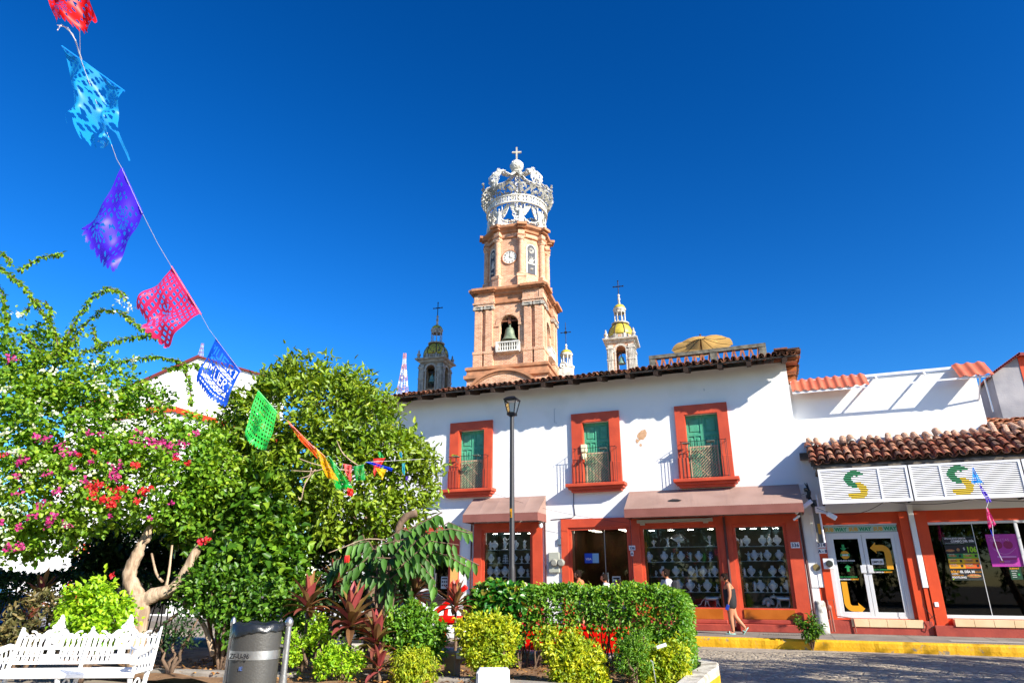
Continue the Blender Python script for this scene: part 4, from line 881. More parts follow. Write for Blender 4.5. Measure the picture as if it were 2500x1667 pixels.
# upper awning frame and terracotta sheets
def sheet(x0, x1, zt_, zf, yf, over=.0):
    b = MB(); n = max(int((x1 - x0) / .232), 3) * 8; rows = 5; vs = []
    for i in range(n + 1):
        X = x0 + (x1 - x0) * i / n; ph = (i % 8) / 8.0; h = .035 * (1 - math.cos(ph * 2 * math.pi)) ** 1.4 * .6
        for j in range(rows): t = j / (rows - 1); st = .012 * ((t * 2) % 1.0); vs.append((X, UY + (yf - UY) * t, zt_ + (zf - zt_) * t + h - st))
    b.add(vs, [(i * rows + j, i * rows + rows + j, i * rows + rows + j + 1, i * rows + j + 1) for i in range(n) for j in range(rows - 1)])
    obj('terracotta_sheet', b, M_['sheet'], shop, True)
sheet(1.20, 3.50, 8.12, 7.58, 22.98); sheet(5.98, 6.88, 8.14, 7.56, 22.96)
b = MB(); b.box(1.2, 6.8, 23.02, 23.07, 7.52, 7.57); b.box(1.2, 6.56, UY - .06, UY - .004, 8.0, 8.08)
for X in (1.25, 2.3, 3.80, 5.18, 6.1, 6.5): b.box(-.022, .022, -.02, .7, -.02, .02, M=Matrix.Translation((X, 23.05, 7.55)) @ Matrix.Rotation(math.atan(.44 / .5), 4, 'X'))
b.tube([(6.52, 23.05, 7.52), (6.5, UY, 6.95)], .025, 5)
obj('awning_frame', b, M_['whitepaint'], shop)
b = MB(); b.tube([AY(2403, 925, 23.6), AY(2425, 1005, 23.6)], .018, 6); obj('roof_pipe', b, M_['steel'], shop)
# roof of the shop behind, right
b = MB(); tiles(b, (6.45, 22.95, 5.80), (1, 0, 0), (0, 1, .32), 22, 7, .25, .33, .115, 33, jit=.03); obj('rear_roof', b, M_['tile2'], shop)
b = MB(); b.add([(6.4, 22.9, 5.78), (16, 22.9, 5.78), (16, 26.5, 6.9), (6.4, 26.5, 6.9)], [(0, 1, 2, 3)]); b.bbox(6.4, 16, 25.1, 25.3, 6.42, 6.62, .02); obj('rear_roof_base', b, mat('mortar', '#B9B2A8', .9, col2='#8E877E', scale=5), shop)
# grey and red building at the right edge
rb = thing('grey_gabled_house', 'grey weathered gable with red side wall and corrugated red roof above the shop', 'building', (9.5, 28, .2))
D = 29; g = [A(2420, 915, D), A(2480, 870, D), A(2560, 880, D), A(2446, 1010, D), A(2500, 1010, D)]
Y = 27.5; gx0 = AY(2422, 916, Y).x; gx1 = AY(2483, 872, Y).x; gz0 = AY(2422, 916, Y).z; gz1 = AY(2483, 872, Y).z
b = MB(); b.prism([(gx0, .2), (gx1, .2), (gx1, gz1), (gx0, gz0)], Y, Y + 5); obj('gable_wall', b, mat('stained_grey_wall', '#A7A3A4', .9, col2='#86858A', scale=1.2, bump=.3), rb)
b = MB(); b.prism([(gx1 + .003, .2), (gx1 + 4, .2), (gx1 + 4, gz1 - .3), (gx1 + .003, gz1)], Y - .02, Y + 5); obj('red_wall', b, M_['redshop'], rb)
b = MB(); n = 14
for k in range(n):
    t0 = (k) / n; X = gx0 - .12 + (gx1 - gx0 + .12) * t0; Z = gz0 - .09 + (gz1 - gz0 + .09) * t0; b.prism([(X, Z), (X + .12, Z + .10), (X + .10, Z + .17), (X - .03, Z + .06)], Y - .25, Y + 5)
b.prism([(gx1 - .05, gz1), (gx1 + 4, gz1 - .3), (gx1 + 4, gz1 - .22), (gx1, gz1 + .1)], Y - .25, Y + 5)
obj('roof', b, mat('red_sheet_roof', '#8E2A22', .6), rb)
# ================================================================== church
M_['brick'] = brick_mat('salmon_brick', '#D4A07A', '#B87E5A', '#E2D2BA')
M_['brickd'] = mat('cornice_brick', '#C0855E', .85, col2='#94684A', scale=1.5, bump=.2)
M_['stone'] = mat('pale_carved_stone', '#B9B2A4', .85, col2='#8F8A80', scale=2.5, bump=.3)
M_['crown'] = mat('white_crown_stucco', '#D8D6CC', .8, col2='#8F8C80', scale=1.6, contrast=(.45, .75), bump=.5, bscale=6)
M_['bell'] = mat('bell_bronze', '#7E8A72', .6, .2, col2='#5C6B58', scale=3)
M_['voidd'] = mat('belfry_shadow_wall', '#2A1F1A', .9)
RZ = R(5.4)
tw = thing('church_tower', 'tall salmon brick bell tower with clock and white openwork stone crown', 'church tower', (-21.62, 58.1, 0), local=True, rz=RZ)
H = 3.5
def sq_ring(b, prof, mi=0):      # square moulding: list of (half width, z)
    vs = []
    for h, z in prof: vs += [(-h, -h, z), (h, -h, z), (h, h, z), (-h, h, z)]
    n = len(prof); b.add(vs, [(i * 4 + k, i * 4 + (k + 1) % 4, i * 4 + 4 + (k + 1) % 4, i * 4 + 4 + k) for i in range(n - 1) for k in range(4)] + [(3, 2, 1, 0), tuple((n - 1) * 4 + k for k in range(4))], mi)
RS = [Matrix.Rotation(k * math.pi / 2, 4, 'Z') for k in range(4)]
b = MB(); Hb = 3.12
def arch_wall(b, Hh, w, z0, z1, ax, az0, aspr, M, depth=.7, mi=0, seg=14):      # wall face with arched opening
    r = ax; top = aspr + r; Y = -Hh
    P = lambda x, z, y=Y: M @ Vector((x, y, z))
    b.add([P(-w, z0), P(-r, z0), P(-r, z1), P(-w, z1), P(r, z0), P(w, z0), P(w, z1), P(r, z1)], [(0, 1, 2, 3), (4, 5, 6, 7)], mi)
    if az0 > z0: b.add([P(-r, z0), P(r, z0), P(r, az0), P(-r, az0)], [(0, 1, 2, 3)], mi)
    pts = [(r * math.cos(math.pi * k / seg), aspr + r * math.sin(math.pi * k / seg)) for k in range(seg + 1)]
    for k in range(seg): b.add([P(*pts[k]), P(*pts[k + 1]), P(pts[k + 1][0], z1), P(pts[k][0], z1)], [(0, 3, 2, 1)], mi)
    loop = [(r, az0)] + pts + [(-r, az0)]
    for k in range(len(loop) - 1): b.add([P(*loop[k]), P(*loop[k + 1]), P(*loop[k + 1], Y + depth), P(*loop[k], Y + depth)], [(0, 1, 2, 3)], mi)
    b.add([P(-r, az0), P(r, az0), P(r, az0, Y + depth), P(-r, az0, Y + depth)], [(0, 1, 2, 3)], mi)
sq_ring(b, [(3.9, 0), (3.9, 19.3)]); sq_ring(b, [(3.55, 20.65), (3.5, 22.0), (3.15, 22.0)]) if False else None
for M in RS: arch_wall(b, Hb, Hb, 20.6, 28.3, .95, 22.15, 24.95, M)
obj('wall', b, M_['brick'], tw)
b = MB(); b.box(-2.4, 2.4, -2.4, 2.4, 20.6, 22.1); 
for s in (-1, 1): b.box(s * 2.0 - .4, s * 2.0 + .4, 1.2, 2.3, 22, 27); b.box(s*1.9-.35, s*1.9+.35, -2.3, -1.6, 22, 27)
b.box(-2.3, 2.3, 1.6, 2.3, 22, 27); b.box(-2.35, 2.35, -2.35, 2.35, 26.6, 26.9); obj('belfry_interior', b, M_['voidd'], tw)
b = MB()     # ledges and cornices
sq_ring(b, [(3.95, 19.3), (4.15, 19.45), (4.15, 19.75), (3.95, 19.8), (3.9, 20.2), (4.05, 20.3), (4.05, 20.55), (3.85, 20.65), (3.2, 20.7)])
sq_ring(b, [(3.15, 27.1), (3.3, 27.2), (3.3, 27.32), (3.15, 27.36), (3.15, 28.0), (3.35, 28.15), (3.4, 28.3), (3.75, 28.5), (3.8, 28.72), (3.72, 28.78), (3.1, 28.95)])
obj('cornice', b, M_['brickd'], tw)
b = MB()
for M in RS:
    for s in (-1, 1):
        for (x0, x1) in ((1.55, 2.32), (2.62, 3.42)):
            xa, xb = sorted((s * x0, s * x1))
            b.box(xa - .05, xb + .05, -3.5, -3.1, 20.66, 22.0, M=M); b.box(xa - .1, xb + .1, -3.54, -3.1, 21.98, 22.25, M=M)
            b.box(xa + .04, xb - .04, -3.42, -3.1, 22.25, 26.5, M=M)
        xa, xb = sorted((s * 1.45, s * 3.5))
        b.box(xa, xb, -3.5, -3.1, 26.95, 27.12, M=M); b.box(xa, xb, -3.45, -3.1, 27.12, 28.12, M=M); b.box(xa - .05, xb + .1, -3.58, -3.1, 27.15, 27.32, M=M)
    pts = []
    for k in range(17):
        a = math.pi * k / 16; pts.append((1.32 * math.cos(a), 24.95 + 1.32 * math.sin(a))); 
    for k in range(16):
        (x0, z0), (x1, z1) = pts[k], pts[k + 1]; f = .98 / 1.32; 
        b.add([M @ Vector(p) for p in ((x0, -3.2, z0), (x1, -3.2, z1), (x1 * f, -3.2, 24.95 + (z1 - 24.95) * f), (x0 * f, -3.2, 24.95 + (z0 - 24.95) * f), (x0, -3.1, z0), (x1, -3.1, z1))], [(0, 3, 2, 1), (0, 1, 5, 4)])
    for s in (-1, 1): xa, xb = sorted((s * .96, s * 1.4)); b.box(xa, xb, -3.24, -3.1, 24.8, 24.95, M=M)
obj('pilaster', b, M_['brick'], tw)
b = MB()
for M in RS:
    for s in (-1, 1):
        xa, xb = sorted((s * 1.42, s * 3.50)); b.box(xa, xb, -3.5, -3.12, 28.1, 28.45, M=M) ; b.box(xa - .1, xb + .22, -3.98, -3.2, 28.5, 28.74, M=M); b.box(xa - .05, xb + .1, -3.75, -3.2, 28.36, 28.5, M=M)
sobj('cornice_block', b, M_['brickd'], tw)
b = MB()     # volute capitals
for M in RS:
    for s in (-1, 1):
        for (x0, x1) in ((1.55, 2.32), (2.62, 3.42)):
            xc = s * (x0 + x1) / 2; b.box(xc - .46, xc + .46, -3.58, -3.1, 26.84, 26.94, M=M)
            for q in (-1, 1): b.tube([M @ Vector((xc + q * .38, -3.58, 26.70)), M @ Vector((xc + q * .38, -3.2, 26.70))], .14, 10)
            b.box(xc - .38, xc + .38, -3.5, -3.1, 26.62, 26.84, M=M)
obj('capital', b, M_['stone'], tw)
for k, M in enumerate(RS[:2]):
    b = MB(); b.box(-1.12, 1.12, -3.72, -3.1, 22.0, 22.12, M=M); b.box(-1.15, 1.15, -3.72, -3.56, 22.88, 23.02, M=M); b.box(-1.15, -1.0, -3.7, -3.1, 22.1, 22.9, M=M); b.box(1.0, 1.15, -3.7, -3.1, 22.1, 22.9, M=M); b.box(-1.15, -1.0, -3.7, -3.1, 22.88, 23.02, M=M); b.box(1.0, 1.15, -3.7, -3.1, 22.88, 23.02, M=M)
    for q in range(9): b.box(-.94 + q * .235 - .045, -.94 + q * .235 + .045, -3.68, -3.60, 22.1, 22.9, M=M)
    for q in range(8): b.box(-.94 + q * .235 + .04, -.94 + q * .235 + .195, -3.67, -3.61, 22.47, 22.53, M=M)
    obj('balcony', b, M_['crown'], tw)
def bell(b, c, h, r, M=None):
    prof = [(r * 1.0, 0), (r * .98, h * .05), (r * .80, h * .18), (r * .64, h * .4), (r * .56, h * .65), (r * .50, h * .8), (r * .38, h * .9), (r * .15, h * .95), (r * .12, h * 1.1)]
    b.lathe(prof, c, 18, M=M)
b = MB(); bell(b, (0, -2.75, 23.35), 1.45, .80); b.tube([(0, -2.75, 23.5), (0, -2.75, 23.25)], [.05, .09], 8)
b.tube([(0, -2.75, 24.9), (-.12, -2.75, 25.1), (0, -2.75, 25.25), (.12, -2.75, 25.1), (0, -2.75, 24.9)], .05, 6); obj('bell', b, M_['bell'], tw, 'auto')
b = MB(); b.box(-.13, .13, -2.9, -2.6, 25.1, 25.9); b.box(-1.0, 1.0, -2.85, -2.7, 25.35, 25.5); obj('bell_yoke', b, mat('rusty_beam', '#7A4A33', .8), tw)
# octagonal clock stage
OA = [R(-90) + R(22.5) + k * R(45) for k in range(8)]
def oct_ring(b, prof, mi=0, off=0):
    vs = []
    for r, z in prof: vs += [(r * math.cos(a + off), r * math.sin(a + off), z) for a in OA]
    n = len(prof); b.add(vs, [(i * 8 + k, i * 8 + (k + 1) % 8, i * 8 + 8 + (k + 1) % 8, i * 8 + 8 + k) for i in range(n - 1) for k in range(8)] + [tuple(range(7, -1, -1)), tuple((n - 1) * 8 + k for k in range(8))], mi)
b = MB(); oct_ring(b, [(3.35, 28.7), (3.3, 29.5), (3.2, 30.1), (3.12, 30.2), (3.05, 30.25), (3.05, 34.5), (3.1, 35.0)]); 
for a in OA:
    M = Matrix.Rotation(a + R(90), 4, 'Z'); b.box(-.42, .42, -3.55, -2.9, 28.8, 29.9, M=M); b.box(-.48, .48, -3.6, -2.9, 29.85, 30.15, M=M)
    b.lathe([(.36, 30.1), (.36, 30.3), (.29, 30.4), (.28, 33.95), (.36, 34.05), (.38, 34.2)], (3.18 * math.cos(a), 3.18 * math.sin(a), 0), 14)
    b.box(-.38, .38, -3.5, -2.9, 34.2, 34.5, M=M); b.box(-.33, .33, -3.45, -2.9, 34.5, 35.1, M=M)
obj('octagon_wall', b, M_['brick'], tw)
b = MB(); oct_ring(b, [(3.1, 34.45), (3.22, 34.5), (3.22, 34.62), (3.1, 34.66)]); oct_ring(b, [(3.1, 35.0), (3.3, 35.1), (3.35, 35.3), (3.7, 35.5), (3.75, 35.72), (3.65, 35.8), (2.5, 36.15)])
for a in OA:
    M = Matrix.Rotation(a + R(90), 4, 'Z'); b.box(-.5, .5, -3.98, -3.0, 35.48, 35.74, M=M); b.box(-.42, .42, -3.72, -3.0, 35.28, 35.5, M=M); b.box(-.45, .45, -3.55, -3.0, 34.48, 34.62, M=M)
obj('octagon_cornice', b, M_['brickd'], tw)
ap = 3.05 * math.cos(R(22.5))
b = MB(); b.lathe([(.80, 0), (.82, .04), (.80, .08), (.72, .08), (.72, .03)], n=36, M=Matrix.Translation((0, -ap - .02, 32.3)) @ Matrix.Rotation(R(90), 4, 'X'), mi=0)
b.lathe([(.72, 0), (.72, .05)], n=36, M=Matrix.Translation((0, -ap - .01, 32.3)) @ Matrix.Rotation(R(90), 4, 'X'), mi=1)
yk = -ap - .07
for k in range(12):
    a = math.pi / 6 * k; nm = ['XII', 'I', 'II', 'III', 'IV', 'V', 'VI', 'VII', 'VIII', 'IX', 'X', 'XI'][k]; b.text(str(k if k else 12), .56 * math.sin(a), 32.3 + .56 * math.cos(a) - .08, .22, yk, 2, bold=.008, align='CENTER')
def hand(a, L, w): d = Vector((math.sin(a), 0, math.cos(a))); n_ = Vector((d.z, 0, -d.x)) * w; o = Vector((0, yk - .01, 32.3)); b.add([o - d * .08 + n_, o - d * .08 - n_, o + d * L - n_ * .4, o + d * L + n_ * .4], [(0, 1, 2, 3)], 2)
hand(R(0), .56, .025); hand(R(122), .38, .035)
obj('clock', b, [M_['brickd'], mat('clock_face', '#D5D3C8', .5), M_['black']], tw)
for k in range(8):
    if k in (0,): continue
    M = Matrix.Rotation(k * R(45), 4, 'Z'); 
    if k % 2 == 0: continue
    b = MB(); y = -ap - .03
    pts = [(.46, 30.55), (.46, 33.3)] + [(.46 * math.cos(math.pi * q / 10), 33.3 + .46 * math.sin(math.pi * q / 10)) for q in range(1, 10)] + [(-.46, 33.3), (-.46, 30.55)]
    b.add([M @ Vector((x, y, z)) for x, z in pts], [tuple(range(len(pts)))], 1)
    fr = [(x * 1.32, z + (z - 33.3) * .25 if z > 33.3 else z) for x, z in pts]
    for q in range(len(pts) - 1):
        b.add([M @ Vector((pts[q][0], y - .04, pts[q][1])), M @ Vector((pts[q + 1][0], y - .04, pts[q + 1][1])), M @ Vector((fr[q + 1][0], y - .04, fr[q + 1][1])), M @ Vector((fr[q][0], y - .04, fr[q][1])), M @ Vector((fr[q + 1][0], y + .05, fr[q + 1][1])), M @ Vector((fr[q][0], y + .05, fr[q][1]))], [(0, 1, 2, 3), (3, 2, 4, 5)], 0)
    for q in range(12):
        a = q * R(30); c = Vector((.22 * math.sin(a), y - .03, 33.15 + .22 * math.cos(a))); ring = [c + Vector((.1 * math.sin(t), 0, .1 * math.cos(t))) for t in [z_ * R(60) for z_ in range(7)]]; b.tube([M @ p for p in ring], .02, 4, 2)
    for q in range(5):
        a = R(-50 + 25 * q); b.tube([M @ Vector((0, y - .03, 31.75)), M @ Vector((.5 * math.sin(a), y - .03, 31.75 + .8 * math.cos(a)))], [.07, .03], 4, 2)
        b.tube([M @ Vector((0, y - .03, 32.2)), M @ Vector((.42 * math.sin(a + math.pi), y - .03, 32.2 - .55 * math.cos(a))) if False else M @ Vector((-.4 + .2 * q, y - .03, 31.7))], .03, 4, 2)
    b.box(-.43, .43, y - .05, y - .01, 31.62, 31.72, M=M, mi=2); b.ball(M @ Vector((0, y - .05, 31.1)), (.2, .06, .12), 8, 6, 2)
    obj('tracery_window', b, [M_['crown'], mat('tracery_dark', '#3E4048', .7), M_['crown']], tw)
# segmental pediment at the foot
b = MB(); cx0, r0 = 0, 4.6
for (ra, rb, ya) in ((4.75, 4.5, -4.75), (4.5, 4.3, -4.6)):
    for k in range(20):
        a0, a1 = R(45 + 90 * k / 20), R(45 + 90 * (k + 1) / 20); q = []
        for (rr, a) in ((ra, a0), (ra, a1), (rb, a1), (rb, a0)): q.append((rr * math.cos(a) * .95 - .1, ya, 15.3 + rr * math.sin(a)))
        vs = q + [(x, -3.9, z) for x, y, z in q]; b.add(vs, [(0, 1, 2, 3), (0, 4, 5, 1), (3, 2, 6, 7)])
obj('pediment_moulding', b, M_['brickd'], tw)
b = MB(); pts = [(4.3 * math.cos(R(45 + 90 * k / 20)) * .95 - .1, 15.3 + 4.3 * math.sin(R(45 + 90 * k / 20))) for k in range(21)]; b.prism(pts, -4.5, -3.9); obj('pediment', b, M_['brick'], tw)
# crown
cr = thing('crown', 'x', 'x'); bpy.data.objects.remove(cr)
b = MB(); RB = 3.2       # pierced ring held by the angels
def ringband(b, r0, r1, z0, z1, n=64):
    vs = []
    for k in range(n):
        a = 2 * math.pi * k / n
        for (r, z) in ((r0, z0), (r1, z0), (r1, z1), (r0, z1)): vs.append((r * math.cos(a), r * math.sin(a), z))
    b.add(vs, [(k * 4 + q, ((k + 1) % n) * 4 + q, ((k + 1) % n) * 4 + (q + 1) % 4, k * 4 + (q + 1) % 4) for k in range(n) for q in range(4)])
ringband(b, RB - .12, RB + .1, 38.45, 38.62); ringband(b, RB - .12, RB + .12, 39.25, 39.45)
for k in range(24):
    a = 2 * math.pi * k / 24; M = Matrix.Rotation(a, 4, 'Z'); b.box(-.07, .07, -RB - .06, -RB + .06, 38.6, 39.27, M=M)
    M = Matrix.Rotation(a + math.pi / 24, 4, 'Z') @ Matrix.Translation((0, -RB, 38.94)) @ Matrix.Rotation(R(90), 4, 'X')
    b.lathe([(.16, -.04), (.27, -.04), (.27, .04), (.16, .04), (.16, -.04)], n=12, M=M); b.lathe([(.09, -.05), (.09, .05)], n=8, M=M)
obj('crown_band', b, M_['crown'], tw)
def lace(b, f, nu, nv, rnd, keep, th=.07, bumpy=.05, mask=None):     # thick pierced filigree following f(u,v)->(p, normal)
    vs = []; idx = {}
    P = [[f(i / nu, j / nv) for j in range(nv + 1)] for i in range(nu + 1)]
    for i in range(nu + 1):
        for j in range(nv + 1):
            p, n_ = P[i][j]; d = rnd.uniform(-bumpy, bumpy); p = p + n_ * d; vs += [p + n_ * th / 2, p - n_ * th / 2]
    I = lambda i, j, s_: (i * (nv + 1) + j) * 2 + s_
    on = [[(mask(i, j) if mask else True) and rnd.random() < keep for j in range(nv)] for i in range(nu)]
    fs = []
    for i in range(nu):
        for j in range(nv):
            if not on[i][j]: continue
            fs += [(I(i, j, 0), I(i + 1, j, 0), I(i + 1, j + 1, 0), I(i, j + 1, 0)), (I(i, j, 1), I(i, j + 1, 1), I(i + 1, j + 1, 1), I(i + 1, j, 1))]
            for (di, dj, e) in ((-1, 0, ((i, j), (i, j + 1))), (1, 0, ((i + 1, j + 1), (i + 1, j))), (0, -1, ((i + 1, j), (i, j))), (0, 1, ((i, j + 1), (i + 1, j + 1)))):
                a, c = i + di, j + dj
                if not (0 <= a < nu and 0 <= c < nv and on[a][c]): fs.append((I(*e[0], 0), I(*e[1], 0), I(*e[1], 1), I(*e[0], 1)))
    b.add(vs, fs)
rnd = random.Random(77); b = MB()
def rimf(u, v):
    a = 2 * math.pi * u; r = 3.25 + .60 * v ** .8 + .10 * v * math.sin(a * 20); z = 39.4 + .95 * v ** 1.4 + .12 * v * abs(math.sin(a * 10))
    return Vector((r * math.cos(a), r * math.sin(a), z)), Vector((math.cos(a) * .8, math.sin(a) * .8, -.6))
lace(b, rimf, 160, 8, rnd, .60, .07, .04)
for k in range(40):
    a = 2 * math.pi * k / 40; p, n_ = rimf(k / 40, .97); b.ball(p, rnd.uniform(.07, .11), 6, 4)
for k in range(10):
    a = R(-90 - 18 + 36 * k); p, n_ = rimf(((a % (2 * math.pi)) / (2 * math.pi)), 1); d = Vector((math.cos(a), math.sin(a), 0)); t = Vector((-d.y, d.x, 0)); big = k % 2 == 1
    for q in range(22 if big else 7):
        h = q / (21 if big else 6); w = (.34 if big else .15) * math.sin(math.pi * min(1, h * .9 + .15)) * rnd.uniform(-1, 1); b.ball(p + Vector((0, 0, h * (1.5 if big else .6))) + t * w + d * rnd.uniform(-.05, .1), rnd.uniform(.06, .11), 6, 4)
obj('crown_rim', b, mat('weathered_shaded_stucco', '#A5A398', .85, col2='#7E7C72', scale=2, bump=.4), tw)  # greyed stucco: weathering, with the underside's shade put into the colour
prof = [(3.9, 40.3), (4.08, 40.9), (4.05, 41.5), (3.8, 42.1), (3.35, 42.6), (2.7, 42.9), (2.0, 43.0), (1.3, 43.15), (.75, 43.6), (.35, 44.1)]
prof = [(r * .94, z) for r, z in prof]
def pf(t):
    x = t * (len(prof) - 1); i = min(int(x), len(prof) - 2); f = x - i; return prof[i][0] * (1 - f) + prof[i + 1][0] * f, prof[i][1] * (1 - f) + prof[i + 1][1] * f
for k in range(5):
    a = R(-90 - 18 - 6 + 72 * k) - RZ * 0; d = Vector((math.cos(a), math.sin(a), 0)); t_ = Vector((-d.y, d.x, 0)); b = MB()
    wf = lambda u: .32 + .62 * math.sin(math.pi * min(1, max(0, (u - .0) / .62))) ** .8 if u < .62 else .28 + .17 * (1 - (u - .62) / .38)
    def armf(u, v, d=d, t_=t_):
        r, z = pf(u); r2, z2 = pf(min(1, u + .02)); tt = (d * (r2 - r) + Vector((0, 0, z2 - z))); tt = tt.normalized() if tt.length > 1e-6 else Vector((0, 0, 1)); n_ = tt.cross(t_).normalized() * -1
        w = wf(u) * (1 + .08 * math.sin(u * 50)); return d * r + Vector((0, 0, z)) + t_ * (v - .5) * 2 * w * .85 + n_ * (.15 * math.cos((v - .5) * math.pi)), n_
    lace(b, armf, 40, 12, rnd, .72, .07, .03, mask=lambda i, j: not (2 < j < 9 and (i * 7 + j * 3) % 5 == 0))
    for q in range(34):
        u = q / 34; 
        for v in (0, 1): p, n_ = armf(u, v); b.ball(p, rnd.uniform(.04, .06), 6, 4)
    for q in range(3):
        p, n_ = armf(.12 + .17 * q, .5); 
        for z_ in range(8): aa = z_ * R(45); b.ball(p + n_ * .05 + t_ * .22 * math.cos(aa) + d.lerp(Vector((0, 0, 1)), .7) * .22 * math.sin(aa), .06, 6, 4)
        b.ball(p + n_ * .1, .12, 6, 4)
    obj('crown_arch', b, M_['crown'], tw)
b = MB(); b.ball((0, 0, 45.0), .74, 24, 16); b.lathe([(.5, 43.95), (.65, 44.1), (.45, 44.3), (.35, 44.5)], n=16)
for (a, z) in ((-1.9, 45.25), (-1.2, 45.1), (-.6, 44.7), (-2.6, 44.9), (-1.5, 44.6), (0, 45.2), (1, 45), (2, 45)):
    d = Vector((math.cos(a), math.sin(a), (z - 45) / .74)).normalized(); b.lathe([(.2, 0), (.2, .05), (.13, .07), (.1, .02)], n=12, M=Matrix.Translation(Vector((0, 0, 45)) + d * .70) @ d.to_track_quat('Z', 'Y').to_matrix().to_4x4())
obj('orb', b, M_['crown'], tw, 'auto')
b = MB(); 
for (x0, x1, z0, z1) in ((-.09, .09, 45.7, 47.5), (-.52, -.09, 46.76, 46.94), (.09, .52, 46.76, 46.94)): b.box(x0, x1, -.09, .09, z0, z1, M=Matrix.Rotation(R(12), 4, 'Z'))
obj('cross', b, M_['stone'], tw)
b = MB(); b.tube([(0, 0, 36), (0, 0, 44.3)], .06, 6); b.tube([(-.35, 0, 36), (-.1, 0, 44)], .04, 5)
obj('crown_post', b, M_['steel'], tw)
# angels
def angel(a):
    M = Matrix.Rotation(a + R(90), 4, 'Z'); b = MB(); P = lambda x, y, z: M @ Vector((x, y - 3.0, z))
    b.lathe([(.36, 36.1), (.34, 36.3), (.30, 36.7), (.25, 37.1), (.21, 37.3), (.26, 37.5), (.24, 37.68), (.1, 37.8), (.08, 37.86)], (0, -3.0, 0), 12, M=M, sy=.8)
    b.ball(P(0, 0, 37.98), (.13, .14, .17), 10, 8)
    for s in (-1, 1):
        b.tube([P(s * .22, 0, 37.62), P(s * .42, -.05, 37.85), P(s * .40, -.05, 38.2), P(s * .42, -.06, 38.5)], [.09, .07, .06, .05], 7); b.ball(P(s * .42, -.06, 38.52), .08, 6, 4)
        vs = []; wing = [(.12, 37.55), (.35, 37.9), (.62, 38.35), (.95, 38.5), (1.12, 38.35), (1.0, 38.0), (.75, 37.55), (.5, 37.2), (.25, 37.05)]
        for y in (.22, .32): vs += [P(s * x, y, z) for x, z in wing]
        n = len(wing); b.add(vs, [tuple(range(n)), tuple(range(2 * n - 1, n - 1, -1))] + [(i, (i + 1) % n, (i + 1) % n + n, i + n) for i in range(n)])
        for q in range(7): x, z = wing[1 + q if q < 7 else 7]; b.tube([P(s * .3, .2, 37.6), P(s * x, .2, z)], [.06, .04], 5)
    return b
for k in range(8): obj('angel', angel(OA[k]), M_['crown'], tw, 'auto')
b = MB()
for k in range(8):
    a = OA[k] + R(22.5); d = Vector((math.cos(a), math.sin(a), 0)); t_ = Vector((-d.y, d.x, 0))
    for q in range(9): x = -1 + 2 * q / 8; b.ball(d * 3.0 + t_ * x * .95 + Vector((0, 0, 36.2 + .22 * abs(math.sin(q)))), rnd.uniform(.06, .11), 6, 4)
    b.tube([d * 2.9 + t_ * (1.15 - 2.3 * j / 8) + Vector((0, 0, 37.0 - .65 * math.sin(math.pi * j / 8))) for j in range(9)], .09, 6)
obj('crown_base_garland', b, M_['crown'], tw)
b = MB(); M = Matrix.Rotation(R(-28), 4, 'Z')
b.lathe([(.36, -.06), (.5, -.06), (.5, .06), (.36, .06), (.36, -.06)], n=20, M=M @ Matrix.Translation((0, 2.6, 38.2)) @ Matrix.Rotation(R(90), 4, 'X')); b.ball(M @ Vector((0, 2.6, 38.2)), (.28, .1, .34)); b.lathe([(.4, 36.1), (.3, 36.6), (.45, 37.3), (.2, 37.7)], n=10, M=M @ Matrix.Translation((0, 2.6, 0)))
obj('medallion', b, M_['crown'], tw)
